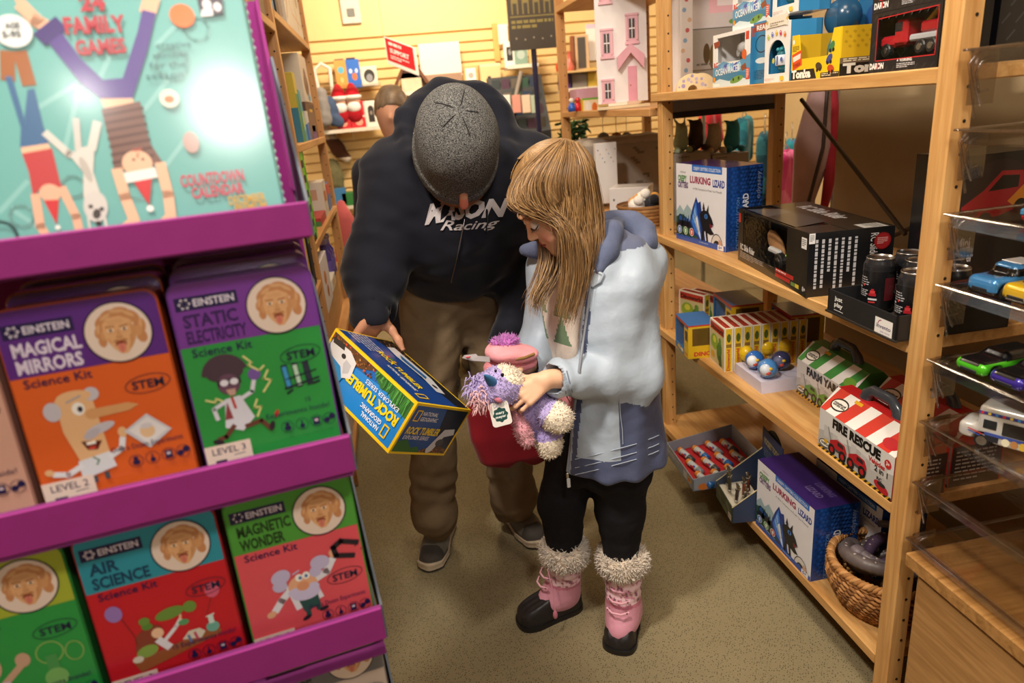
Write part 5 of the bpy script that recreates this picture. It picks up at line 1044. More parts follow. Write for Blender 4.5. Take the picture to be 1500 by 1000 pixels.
# ---------------------------------------------------------------- people glimpsed behind
def passer(loc,parts_,label):
    T_=thing('person',label,'person',loc); return T_
hb=J(574,166,3.45); PP=passer(V(hb[0],3.45,0),None,'person with short brown hair far behind the man, mostly hidden')
def pbody(P):
    q=P-hb; d=elp(q,(0,.01,.0),(.075,.095,.115)); d=sm(d,cap(P,hb+V(.01,.02,-.09),hb+V(.01,.04,-.22),.055),.04); d=sm(d,cap(P,hb+V(-.13,.04,-.27),hb+V(.17,.04,-.27),.075),.06); d=sm(d,cap(P,hb+V(.02,.04,-.3),hb+V(.02,.04,-.75),.14,.13),.06)
    for s_ in(-1,1): d=sm(d,chain(P,[hb+V(.02+.09*s_,.04,-.75),hb+V(.02+.1*s_,.02,-1.1),V(hb[0]+.02+.1*s_,3.48,.05)],[.09,.06,.045],.02),.03); d=sm(d,chain(P,[hb+V(.02+.17*s_,.04,-.27),hb+V(.02+.22*s_,.03,-.55),hb+V(.02+.2*s_,-.12,-.72)],[.06,.045,.035],.02),.03)
    return sm(d,elp(q,(-.01,-.09,-.02),(.012,.015,.02)),.01)
o=part('body',sdf_mb(pbody,(hb[0]-.35,3.0,0),(hb[0]+.4,3.8,1.7),.014,'skin','c99478',1),PP); o.location=[-a for a in PP.location]
o=part('hair',sdf_mb(lambda P:np.maximum(elp(P-hb,(.005,.02,.02),(.085,.105,.11)),-(P[:,2]-hb[2]+.01-.4*(P[:,1]-hb[1]-.03)*-1))+.004*vnoise(P,60,2),hb-.2,hb+.2,.01,'hair_strand',lambda c:np.clip(np.array(lin('74604c'))*(1+.3*vnoise(c,80,2)[:,None]),0,1),1),PP); o.location=[-a for a in PP.location]
o=part('coat',sdf_mb(lambda P:np.maximum(pbody(P)-.02,np.maximum(P[:,2]-hb[2]+.19,.62-P[:,2])),(hb[0]-.4,3.0,.5),(hb[0]+.45,3.9,1.5),.016,'woven_cloth','2b2d38',1),PP); o.location=[-a for a in PP.location]
o=part('trousers',sdf_mb(lambda P:np.maximum(pbody(P)-.012,np.maximum(P[:,2]-.66,.08-P[:,2])),(hb[0]-.4,3.0,0),(hb[0]+.45,3.9,.8),.016,'trouser_cotton','23242c',1),PP); o.location=[-a for a in PP.location]
for s_ in(-1,1):
    m=MB(); m.ell(V(hb[0]+.02+.1*s_,3.42,.045),(.05,.13,.045),'1b1b1f','rubber',14); o=part('shoe',m,PP); o.location=[-a for a in PP.location]
sb=at(700,535,Z=0); P2=passer(V(sb[0]+.02,sb[1],0),None,'person in black trousers and black shoe glimpsed between the man\'s legs')
def legs2(P):
    d=None
    for pts in ([(676,440,3.85),(690,520,3.75)],[(735,400,3.95),(728,520,3.9)]):
        e=chain(P,[J(*pts[0])+V(0,0,.42),J(*pts[0]),V(J(*pts[1])[0],J(*pts[1])[1],.06)],[.10,.085,.055],.03); d=e if d is None else sm(d,e,.05)
    t=J(706,300,3.95); d=sm(d,cap(P,V(t[0],3.95,.85),V(t[0],3.95,1.14),.17,.17,(0,1,0),.7),.08); d=sm(d,cap(P,V(t[0],3.95,1.2),V(t[0],3.95,1.28),.05),.05); d=sm(d,elp(P,V(t[0],3.94,1.38),(.08,.1,.12)),.03)
    for s_ in(-1,1): d=sm(d,chain(P,[V(t[0]+.19*s_,3.95,1.14),V(t[0]+.23*s_,3.95,1.0),V(t[0]+.2*s_,3.85,.86)],[.06,.045,.035],.02),.04)
    return d
def l2c(c):
    o=pick_col(len(c),'a9745c'); o[c[:,2]<1.265]=lin('26262c'); o[c[:,2]<.9]=lin('19191e'); o[c[:,2]>1.4]=lin('3a2c22'); return o
o=part('body',sdf_mb(legs2,(-.1,3.4,.02),(.9,4.4,1.75),.014,'woven_cloth',l2c,1),P2); o.location=[-a for a in P2.location]
for px,py in ((690,3.72),(728,3.9)):
    q=J(px,530,py); m=MB(); m.ell(V(q[0]-.01,q[1]-.07,.045),(.05,.14,.045),'151517','rubber',14); o=part('shoe',m,P2,'black shoe'); o.location=[-a for a in P2.location]
# ================================================================ RIGHT SHELVES: THE BOXED TOYS
def facing_aisle(xf,y0,y1,d,z,tilt=0):
    """location and turn for a box whose front looks across the aisle (towards -X)"""
    a=R(-90+tilt); c=V(xf,(y0+y1)/2,z)+V(math.cos(R(tilt)),math.sin(R(tilt)),0)*d/2; return c,a
def window_box(name,label,cat,w,d,h,colr,win,loc,rz,fill=None,group=None,mat='gloss_card',printing=None,wincol='17181c',top_win=False):
    """a carton with a clear window: body (hollow behind the window), film, contents"""
    t=thing(name,label,cat,loc,rz,group); m=MB(); m.mat=mat; x0,z0,x1,z1=win; x0,x1=-w/2+w*x0,-w/2+w*x1; z0,z1=h*z0,h*z1; y=-d/2; th=.003
    m.box((0,d/2-th/2,h/2),(w,th,h),colr); m.box((-w/2+th/2,0,h/2),(th,d-2*th,h),colr); m.box((w/2-th/2,0,h/2),(th,d-2*th,h),colr); m.box((0,0,th/2),(w-2*th,d-2*th,th),colr); 
    if top_win: m.box((0,d*.22,h-th/2),(w-2*th,d*.52,th),colr); m.box((w*.40,-d*.27,h-th/2),(w*.19,d*.44,th),colr)
    else: m.box((0,0,h-th/2),(w-2*th,d-2*th,th),colr)
    for a,b,c,e in ((-w/2,0,x0,h),(x1,0,w/2,h),(x0,0,x1,z0),(x0,z1,x1,h)):
        if c-a>.0005 and e-b>.0005: m.box(((a+c)/2,y+th/2,(b+e)/2),(c-a,th,e-b),colr)
    m.box((0,d/2-.006,h/2),(w-.008,.002,h-.008),wincol)
    if printing: printing(faces(m,w,d,h,mat),m,(w,d,h))
    part('carton',m,t)
    if fill: fill(t,(x0,z0,x1,z1,d,w,h))
    f=MB(); f.mat='window_film'; f.add([(x0,y+th*.6,z0),(x1,y+th*.6,z0),(x1,y+th*.6,z1),(x0,y+th*.6,z1)],[(0,1,2,3)]); 
    if top_win: f.add([(x0,y+th*.6,h-th*.5),(w*.305,y+th*.6,h-th*.5),(w*.305,-d*.04,h-th*.5),(x0,-d*.04,h-th*.5)],[(0,1,2,3)])
    part('window_film',f,t,'clear window'); return t
# ---- robot lizard boxes
def lizard_print(F,m,wdh):
    w,d,h=wdh; A=F['front']; hh=86; P0=A.P; ky=A.h/86; A.P=lambda p:P0(np.asarray(p,float)*np.array([1,ky])); WH='e6e6ee'; BLU='1f4fa8'
    A.rect(0,0,100,hh,WH); A.rect(34,0,92,7.5,'2f6fc8'); A.text('CREEPY CRITTERS COLLECTION',37,5.6,3.4,'e8ecf4',w=52,bold=.01); A.text('odyssey',9,10,2.6,'55555f',w=12)
    A.text('CREEPY',4,19,6,'4d8a4a',w=19,bold=.05); A.text('CRITTERS',4,26,6,'5a3a72',w=22,bold=.05); 
    A.text('LURKING',30,19.4,6.8,'9c2c54',w=41,bold=.045)
    A.text('LIZARD',75,20.6,7,'243f9c',w=22,bold=.04); A.text('A Wild Companion to Freak Your Friends!',36,26.5,2.3,'3a3a48',w=56)
    A.poly([(0,54),(8,46),(16,52),(24,44),(34,50),(42,56),(40,68),(0,70)],'9fb8c0'); A.poly([(0,60),(14,56),(30,62),(46,70),(58,80),(62,hh-6),(0,hh-6)],'2c5a40'); A.poly([(0,74),(20,70),(40,80),(54,hh-6),(0,hh-6)],'1f4632'); A.poly([(30,82),(48,78),(60,84),(66,hh-6),(40,hh-6)],'6a4a3a')
    for x,y,r in ((8,62,6),(16,64,6),(24,66,6),(33,66,6)): A.ell(x,y,r*.7,r,'20232c',20); A.ell(x+1,y-1,r*.3,r*.6,'2f5fae',20)
    A.line([(4,70),(14,66),(26,66),(38,70)],7,'1b1d26'); 
    for x in range(5,36,5): A.poly([(x,64),(x+2,54+(x%3)),(x+4,64)],'1b1d26'); A.poly([(x+1,63),(x+2.2,57),(x+3,63)],'2f66b8')
    for x,q in ((10,84),(20,86),(34,88)): A.line([(x,70),(x-3,78),(x+1,q)],3,'1b1d26'); A.line([(x+1,q),(x+5,q+1)],1.6,'101218')
    A.poly([(30,62),(36,46),(43,34),(47,40),(52,38),(54,48),(60,50),(58,66),(62,80),(52,86),(46,78),(38,76)],'1d3c8c'); A.poly([(33,62),(38,48),(43,38),(46,52),(52,64),(54,82),(48,76),(40,72)],'3b78d8'); A.poly([(40,60),(45,54),(50,66),(53,80),(48,74)],'dbe4f4'); A.poly([(36,56),(41,44),(43,54),(40,64)],'7fb0f0'); A.line([(43,36),(50,70)],.8,'14224c'); A.line([(36,48),(48,72)],.8,'14224c'); A.line([(52,40),(52,72)],.8,'14224c')
    A.poly([(50,52),(58,46),(68,48),(74,54),(78,61),(71,61),(74,66),(79,70),(72,72),(64,70),(56,68)],'191b22'); A.poly([(70,60),(77,62),(71,65)],'7a2430'); A.ell(63,53,3,2.6,'4a8ae0'); A.ell(63,53,1.2,2,'0c0e14'); A.poly([(56,46),(58,38),(61,46)],'191b22'); A.poly([(64,47),(68,40),(68,48)],'191b22'); A.line([(58,68),(56,80),(50,88)],4,'191b22'); A.line([(50,88),(46,91)],2,'101218'); A.line([(64,70),(66,80),(62,88)],3.4,'191b22')
    A.ell(84,82,11,13,'2b2b33'); A.ell(84,82,10,12,'d8d4d2'); A.ell(84,82,6.4,6,'1f2026'); A.poly([(88,74),(94,76),(94,92),(86,94)],'c9a08a'); A.ell(82,81,2,2,'3a6fd0')
    A.rect(0,hh-6,100,hh,BLU); 
    for i,c in enumerate(('4a7ac0','6aa05a','c8553c')): A.ell(8+13*i,hh-12,4.6,4.6,'e6e6ee'); A.ell(8+13*i,hh-12,4,4,c); A.ell(8+13*i,hh-12.6,1.6,1.6,'e6e6ee'); A.rect(7+13*i,hh-11.4,9+13*i,hh-9.6,'e6e6ee')
    A.rect(86,hh-6,97,hh-.6,'e6e6ee'); A.text('6+',88,hh-1.8,3.6,BLU,w=6,bold=.03); A.para(50,hh-4,30,2,1,'8fa6d0',.5)
    for k in('right','left'):
        B=F[k]; b=B.h; B.rect(0,0,100,b,'163f86')
        for i in range(13):
            for j in range(int(b/9)+1): B.poly([(i*8+(j%2)*4,j*9),(i*8+4+(j%2)*4,j*9+4.5),(i*8+(j%2)*4,j*9+9),(i*8-4+(j%2)*4,j*9+4.5)][:4],('1b4a96','12366f','204f9e')[(i*7+j*3)%3]) if 0<=i*8-4 and i*8+8<=100 and j*9+9<=b else None
        B.text('CRITTERS COLLECTION',34,b-4,8,'5f8fd0',w=b*.62,rot=-90); B.text('LURKING LIZARD',58,b-4,15,'d5dcec',w=b*.66,bold=.03,rot=-90); B.text('odyssey',90,b*.40,11,'7f8fb0',w=b*.32,rot=-90)
    T=F['top']; t=T.h; T.rect(0,0,100,t,'33205e'); T.rect(34,0,92,0.01,'2f6fc8'); T.text('LURKING',60,t*.45,6.5,'5a4a80',w=26,bold=.04); T.text('LIZARD',62,t*.7,6.5,'6a5a90',w=22,bold=.04)
def lizard_mesh(w,d,h):
    m,F=carton(w,d,h,'1f4fa8','gloss_card'); lizard_print(F,m,(w,d,h)); return m
single('robot_lizard_box',lizard_mesh(.305,.13,.262),'white and blue robot lizard box on the second shelf from the top','toy box',*facing_aisle(.993,2.299,1.988,.13,.905,6.4))
single('robot_lizard_box',lizard_mesh(.282,.13,.222),'white fronted robot lizard box on the lowest shelf beside the wicker basket','toy box',*facing_aisle(.949,1.650,1.368,.13,.135,0))
single('robot_lizard_box',lizard_mesh(.282,.13,.222),'robot lizard box in shadow behind the front one on the lowest shelf','toy box',*facing_aisle(1.105,1.60,1.318,.13,.135,0))
# ---- remote-control slide rider
def rider_fill(t,g):
    x0,z0,x1,z1,d,w,h=g; m=MB(); m.mat='shiny_plastic'; y=-d*.14
    m.box((.045,y,.062),(.10,.055,.024),'1f2023',r=.008); m.box((.03,y-.004,.050),(.05,.062,.030),'86c62a',r=.008); m.box((.03,y-.0355,.050),(.036,.002,.010),'1c2410'); m.box((.085,y,.082),(.05,.05,.020),'e2e4e2',r=.009); m.box((.09,y-.002,.074),(.03,.054,.014),'86c62a',r=.006)
    for xx in(-.005,.095):
        for yy in(-.04,.035): m.cyl((xx,y+yy-.008,.034),.026,.018,'1a1a1c','rubber',16,'y',.003); m.cyl((xx,y+yy-.0095,.034),.014,.004,'d2d4d8','polished_metal',12,'y')
    part('slide_rider',m,t,'green and black toy buggy'); m=MB(); m.mat='matte_plastic'; m.ell((-.10,y-.01,.062),(.062,.012,.030),'b8885a','plain_card',16,(0,R(24),0)); m.box((-.07,y-.026,.052),(.07,.016,.016),'d9d9dc',r=.005); part('hand_controller',m,t,'tan card shape with a grey controller'); m=MB(); m.box((0,d/2-.010,h*.5),(w*.86,.002,h*.7),'4a4642','plain_card')
    for i,(x,z) in enumerate(((-.10,.115),(-.05,.122),(.0,.118),(.035,.108),(-.075,.095),(-.02,.100))): m.ell((x,d/2-.016,z),(.014,.004,.010),('c8282c','2a2a2e')[i%3==2],'matte_plastic',10)
    part('backing_card',m,t)
def rider_print(F,m,wdh):
    A=F['front']; h=A.h; W='d9d9dc'; A.text('RC Slide Rider',4,h-8.4,3.8,W,w=24,bold=.03); A.para(4,h-7,38,4.4,4,'9a9aa0',.4,3); A.rect(60,h-8,84,h-5.6,'b8262a'); A.rect(60,h-5,80,h-2.8,'b8262a'); A.para(61,h-7.4,22,1.4,1,'e9c9c9',.6); A.rect(81,h-4.6,86,h-2.4,'6a8a4a'); A.rect(86.4,h-4.6,91,h-2.4,'d8c23a'); A.text('8+',95,h-2.6,2.6,W,w=3.6,bold=.02); A.rect(0.6,3,4,9,'c83a2a'); A.rect(92,3,98,9,'e6e6e6'); A.para(92.6,4,4.6,4,4,'44444a',.5)
    B=F['right']; b=B.h; B.rect(0,0,100,b,'17181b')
    for i in range(6): B.para(6+0*i,0,0,0,0,W) if False else None
    r=random.Random(9)
    for i in range(7):     # columns of copy printed sideways
        x=8+i*7.6; y=8; 
        while y<b*(.62 if i in(2,5) else .86): l=r.uniform(2,6); B.rect(x,y,x+3.2,y+l,'b9b9bf'); y+=l+1.3
    B.text('RC Slide Rider',72,b*.08,9,W,w=b*.62,bold=.01,rot=90); B.ell(86,16,10,10,'8a1c22'); B.ell(86,16,8.6,8.6,'a4262a'); B.para(80,12,12,8,4,'e0b4b4',.5); B.rect(0,0,7,12,'e6e6e6'); B.para(1,2,5,8,5,'3a3a40',.5)
    T=F['top']; t=T.h; T.text('RC Slide Rider',16,t*.32,9,W,w=52,bold=.03); T.rect(88,3,99,16,'dadad6'); T.para(89,5,9,8,5,'55555a',.5)
    T.poly([(8,t-2),(80,t-2),(72,t*.5),(18,t*.5)],'2f3034'); T.poly([(10,t-3),(40,t-3),(34,t*.55),(20,t*.55)],'4a4b50')
window_box('rc_toy_box','black remote-control toy window box in the middle of the second shelf','toy box',.445,.205,.155,'141518',(.08,.20,.74,.97),*facing_aisle(.968,1.884,1.443,.205,.905,-7.2),rider_fill,None,'gloss_card',rider_print,'3a3632',True)
# ---- "just play" tray of cans
def jp_tray():
    w,d,h=.228,.24,.052; t=thing('display_tray','black cardboard tray holding six dark drink-style cans','tray',*facing_aisle(.918,1.331,1.104,d,.905,-2)); m=MB(); m.mat='printed_card'; K_='1b1b1e'
    m.box((0,0,.002),(w,d,.004),'3a332c'); m.box((0,-d/2+.002,h/2),(w,.004,h),K_); m.box((0,d/2-.002,h*.8),(w,.004,h*1.6),K_); m.box((-w/2+.002,0,h/2),(.004,d,h),K_); m.box((w/2-.002,0,h/2),(.004,d,h),K_)
    m.box((0,-d/2-.0005,.002),(w+.006,.006,.004),'2a2520')
    A=Art(m,(-w/2,-d/2,0),(1,0,0),(0,0,1),w,h); A.text('just',11,8.4,4.2,'e6e6e6',w=12,bold=.02); A.text('play',11,14.4,4.2,'e6e6e6',w=13,bold=.02); A.line([(11,18),(25,18)],.5,'e6e6e6'); A.rect(72,7,95,21,'e2e0e0'); A.arc(80,13,4,4,.9,'a83a5a',0,180,270,8); A.text('invento',74,16,3.6,'3c2a5a',w=19,bold=.02); A.text('play more',80,19.4,1.8,'7a6a9a',w=12)
    part('tray',m,t)
jp_tray()
def can_mesh():
    m=MB(); m.mat='shiny_plastic'; r=.0325
    m.lathe([(.0001,0),(.024,0),(r-.002,.006),(r,.011),(r,.092),(r,.0935)],(0,0,0),'18181b','shiny_plastic',28); m.lathe([(r,.0935),(r-.0005,.096),(r,.0985),(r-.0005,.101),(r,.1035),(r-.003,.110),(.0275,.116)],(0,0,0),'222226','shiny_plastic',28)
    m.lathe([(.0275,.116),(.0285,.1185),(.0275,.120),(.0262,.1195),(.0255,.116),(.0001,.116)],(0,0,0),'c4c6ca','polished_metal',28)
    def wrap(a0,a1,z0,z1,c,n=6):
        rr=r+.0003; v=[]; 
        for i in range(n+1):
            a=R(a0+(a1-a0)*i/n); v+=[(rr*math.cos(a),rr*math.sin(a),z0),(rr*math.cos(a),rr*math.sin(a),z1)]
        m.add(v,[(2*i,2*i+2,2*i+3,2*i+1) for i in range(n)],c,'shiny_plastic')
    q=random.Random(3)
    for z in (.078,.073,.068,.063,.050,.046,.042,.038): 
        a=130
        while a<196: l=q.uniform(4,14); wrap(a,a+l,z,z+.0022,'a9a9ae',2); a+=l+3
    wrap(132,168,.055,.0585,'d8d8dc'); wrap(178,186,.060,.065,'c23a3a',2); wrap(206,232,.040,.046,'a8262e'); wrap(210,228,.046,.052,'c83a3e'); wrap(214,224,.052,.056,'a8262e'); wrap(204,236,.031,.035,'c9c9cc'); wrap(206,230,.025,.028,'c23a3a'); wrap(260,300,.03,.08,'5a1c22'); wrap(20,60,.03,.08,'2a2a30'); return m.mesh('can')
CAN=can_mesh(); lab=['foremost black can in the black tray','black can at the tray corner, right behind the pine post','black can second from the left in the tray','black can in the back left of the black tray','black can in the back middle of the tray','black can in the back right, past the pine post']
for (px,Xc,Yc),l in zip(((0,1.006,1.281),(0,.985,1.150),(0,1.052,1.222),(0,1.085,1.290),(0,1.115,1.215),(0,1.06,1.140)),lab):
    o=bpy.data.objects.new('metal_can',CAN); COL.objects.link(o); put(o,(Xc,Yc,.9092),R(-6)); tag(o,l,'can','cans in the black tray')
# ---- top shelf of the toy bay
def rainbow(name,label,loc,spots):
    m=MB(); m.mat='matte_plastic'; q=[(.052*math.cos(t),.052*math.sin(t)) for t in np.linspace(0,PI,19)]+[(.016*math.cos(t),.016*math.sin(t)) for t in np.linspace(PI,0,9)]
    m.prism(q,(0,0,0),(1,0,0),(0,0,1),(0,.024,0),'e2cfa6'); t=thing(name,label,'wooden toy',loc,R(-12)); part('arch',m,t)
    if spots:
        d=MB(); d.mat='matte_plastic'; A=Art(d,(-.052,-.0002,0),(1,0,0),(0,0,1),.104,.052)
        for a,r_,s in ((25,.036,6),(48,.044,4.5),(70,.036,5.4),(92,.044,5),(112,.036,6),(135,.042,5),(155,.034,6.6),(60,.026,4),(100,.026,4),(15,.044,4),(165,.046,3.4)):
            A.ell(50+r_/.104*100*math.cos(R(a)),50-r_/.104*100*math.sin(R(a)),s,s,('a79cc0','b9aecb','9a8fb8')[int(a)%3],n=14)
        part('spotted_face',d,t,'lilac spots')
rainbow('wooden_rainbow','cream wooden arch toy with lilac spots at the end of the top shelf',(1.035,2.29,1.4),True)
rainbow('wooden_rainbow','plain cream wooden arch toy behind the spotted one',(1.085,2.335,1.4),False)
def ocean_fill(t,g):
    x0,z0,x1,z1,d,w,h=g; m=MB(); m.mat='shiny_plastic'; cx=(x0+x1)/2; cz=(z0+z1)/2
    m.lathe([(.0001,-.03),(.014,-.022),(.018,0),(.014,.02),(.0001,.034)],(cx+.02,-.01,cz),'cfd4da','shiny_plastic',16,True,'x'); m.box((cx+.03,-.01,cz+.018),(.02,.008,.02),'e6e9ec',r=.003); m.cyl((cx-.004,-.02,cz-.012),.010,.008,'9fa6b0','shiny_plastic',14,'y'); part('toy_boat',m,t,'white toy racing boat')
def ocean_print(F,m,wdh):
    A=F['front']; h=A.h; A.poly([(0,h*.62),(30,h*.52),(60,h*.6),(100,h*.45),(100,h),(0,h)],'4f97c2'); A.poly([(0,h*.8),(40,h*.7),(100,h*.78),(100,h),(0,h)],'2f7fa8'); A.poly([(0,h*.9),(20,h*.84),(46,h*.9),(70,h*.84),(100,h*.9),(100,h),(0,h)],'cfe2ea')
    for i in range(6): A.poly([(22+9*i,h*.60),(30+9*i,h*.56),(34+9*i,h*.68),(24+9*i,h*.74)],('6aa8dc','4a58b0','9fd0e8')[i%3])
    A.text('RC',3,h*.62,h*.085,'cf3a2c',w=12,bold=.05,rot=-4); A.text('OCEAN RACER',8,h*.78,h*.12,'e6eef2',w=66,bold=.02,rot=-3); A.ell(66,h*.88,17,h*.06,'6a9a4a',-8); A.ell(58,h*.88,2.4,2,'2a4a22'); A.ell(72,h*.86,2.4,2,'2a4a22'); A.ell(85,h*.45,6,h*.09,'d9602c',20); A.poly([(76,h*.66),(88,h*.6),(92,h*.7),(80,h*.74)],'8a4a34')
    A.poly([(2,h*.14),(20,h*.12),(20,h*.22),(6,h*.26)],'8a2a24'); A.rect(88,h*.06,96,h*.2,'cf3a2c'); A.rect(90,h*.7,98,h*.9,'cf4a3a'); A.para(91,h*.72,6,h*.16,5,'f0dcd8',.5); A.rect(2,h*.93,20,h*.985,'f2f2f0'); A.ell(5,h*.85,3.4,3.4,'d9902c')
    B=F['right']; b=B.h; B.rect(0,0,100,b,'2f6f9c'); B.rect(4,4,96,b*.18,'9a4a3a'); B.text('SEA',30,b*.15,12,'e6e6e6',w=40,bold=.04); B.arc(50,b*.42,30,b*.13,3,'1a2f4c'); B.ell(50,b*.68,32,b*.05,'d9e2e6'); B.para(10,b*.78,80,b*.16,5,'16304a',.5)
OC=lambda label,xf,y0,y1,z:window_box('rc_boat_box',label,'toy box',abs(y0-y1),.09,.142,'e9eaec',(.12,.46,.86,.93),*facing_aisle(xf,y0,y1,.09,z),ocean_fill,None,'gloss_card',ocean_print,'9aa2ac')
OC('white remote-control boat box standing on the top shelf, lower of two',.975,2.017,1.80,1.4)
m,F=carton(.09,.11,.15,'2f7fae','gloss_card'); A=F['front']; A.rect(4,6,96,26,'9a4a3a'); A.text('REAL',20,22,12,'e9e9e6',w=60,bold=.04); A.arc(50,60,34,22,3,'1a2f4c'); A.ell(50,104,34,8,'d9e2e6'); A.para(12,130,76,26,6,'16304a',.5)
single('blue_toy_box',m,'blue toy box squeezed between the boat box and the egg pack','toy box',*facing_aisle(.985,1.795,1.728,.11,1.4))
OC('white remote-control boat box, upper of two, stacked on the others',.99,1.93,1.735,1.5425)
def egg_pack(label,z,xf=.972,y0=1.722,y1=1.612):
    w,d,h=y0-y1,.085,.135; loc,rz=facing_aisle(xf,y0,y1,d,z); t=thing('egg_toy_box',label,'toy box',loc,rz); m=MB(); m.mat='gloss_card'; c='eae8e8'
    arch=[(-.036,.020)]+[(.040*math.cos(a)-.000,.055+.042*math.sin(a)) for a in np.linspace(PI,0,15)]+[(.040,.020)]
    outer=[(-w/2,0),(w/2,0),(w/2,h),(-w/2,h)]
    n=len(arch); q=[(-w/2,0),(-w/2,h),(w/2,h),(w/2,0)]; arch[0]=(-.040,.020)
    L=[(-w/2,0),(-w/2,h),(0,h)]+[p for p in arch[::-1] if p[0]<=1e-6]; 
    left=[(-w/2,0),(0,0),(0,.020),(-.040,.020)]+[p for p in arch[1:] if p[0]<=1e-4]+[(0,h),(-w/2,h)]; right=[(-x,z_) for x,z_ in left]
    for poly in(left,right): m.prism(poly,(0,-d/2,0),(1,0,0),(0,0,1),(0,.003,0),c)
    m.box((0,d/2-.0015,h/2),(w,.003,h),'2f6f9c'); m.box((w/2-.0015,.001,h/2),(.003,d-.006,h),'3a8ac0'); m.box((-w/2+.0015,.001,h/2),(.003,d-.006,h),'3a8ac0'); m.box((0,.001,h-.0015),(w-.006,d-.006,.003),c); m.box((0,.001,.0015),(w-.006,d-.006,.003),c)
    bone=[(-.05,.012),(-.046,.002),(-.036,.004),(.036,.004),(.046,.002),(.05,.012),(.044,.018),(.05,.026),(.044,.034),(.034,.028),(-.034,.028),(-.044,.034),(-.05,.026),(-.044,.018)]
    m.prism(bone,(0,-d/2-.002,h-.012),(1,0,0),(0,0,1),(0,.003,0),'e4dfd2'); A=Art(m,(-w/2,-d/2-.0022,0),(1,0,0),(0,0,1),w,h)
    A.para(22,-2,56,9,2,'9a8a7a',.55); A.ell(10,-4,4,4,'d9b23a'); A.ell(92,-5,4,4,'d9b23a')
    for i,c_ in enumerate(('b9c84a','6a7ac8','d8b23a','c83a6a','d9782c')): A.ell(16+17*i,26-5*math.sin(PI*i/4)*1.2,4.2,5.4,c_); A.ell(16+17*i,24-5*math.sin(PI*i/4)*1.2,1.4,1.4,'f4f0e6')
    A.rect(70,h/ A.k-12,84,h/A.k-3,'e0c23a'); A.para(6,h/A.k-9,40,5,2,'c9a89a',.5); part('carton',m,t)
    e=MB(); e.mat='shiny_plastic'; e.ell((0,-.008,.052),(.034,.030,.040),'1f6f82','shiny_plastic',24); 
    for k in range(10): e.ell((.029*math.cos(k*.63)*.9,-.008+.026*math.sin(k*.63),.075),(.006,.006,.005),'2f8fa0','shiny_plastic',8)
    e.lathe([(.0335,-.012),(.0352,-.010),(.0352,.010),(.0335,.012)],(0,-.008,.050),'d5dce8','printed_card',24,True,'z',1,.9); A=Art(e,(-.03,-.040,.04),(1,0,0),(0,0,1),.06,.02); A.rect(44,0,54,33,'2f5fae'); A.ell(20,16,9,11,'c8c23a'); A.ell(80,14,9,9,'4a6ab0'); part('egg',e,t,'teal toy egg with a printed band'); return t
egg_pack('white boxed teal egg toy with bone-shaped header on the top shelf, lower one',1.4)
egg_pack('upper boxed teal egg toy stacked on another one, cut by the frame',1.4+.152,.985,1.715,1.605)
def big_egg(label,y,z,x=1.10):
    t=thing('clear_egg_box',label,'toy box',(x,y,z),R(-90)); m=MB(); m.mat='clear_acrylic'; m.box((0,0,.09),(.13,.12,.18),None); part('clear_box',m,t); m=MB(); m.mat='matte_plastic'; m.ell((0,0,.055),(.05,.045,.052),'1c6a78','shiny_plastic',20); m.ell((.0,0,.13),(.045,.04,.045),'26557a','shiny_plastic',18); m.box((0,0,.003),(.12,.11,.006),'16242e'); part('egg',m,t)
big_egg('clear box of dark teal eggs behind the yellow truck tray',1.60,1.4)
def plain_box(name,label,cat,w,d,h,c,loc,rz=R(-90),printing=None,group=None,mat='gloss_card'):
    m,F=carton(w,d,h,c,mat); 
    if printing: printing(F)
    return single(name,m,label,cat,loc,rz,group)
def bluebox(F): A=F['front']; A.poly([(0,A.h),(0,A.h*.4),(30,A.h*.2),(70,A.h*.3),(100,A.h*.15),(100,A.h)],'2f86c4'); A.ell(30,A.h*.6,18,16,'2a63b0'); A.ell(70,A.h*.45,16,15,'d98a3a'); A.ell(86,A.h*.72,13,12,'d9c23a'); A.ell(52,A.h*.8,12,10,'6aa86a')
plain_box('bright_blue_box','tall bright blue toy box behind the yellow truck tray','toy box',.22,.10,.30,'1f74b8',(1.21,1.52,1.4),R(-90),bluebox)
def blackbox(F): A=F['front']; A.text('TO',56,20,13,'d9d9dc',w=30,bold=.05); A.ell(20,26,11,10,'55555e'); A.para(50,30,40,16,3,'9a9aa2',.5); A.ell(30,80,12,8,'6a9a3a'); A.ell(60,78,12,8,'a84a2a'); A.ell(62,104,12,8,'5a4a8a')
plain_box('black_toy_box','black toy box with small pictures leaning behind the yellow tray','toy box',.13,.08,.21,'1a1a20',(1.115,1.40,1.4),R(-90),blackbox)
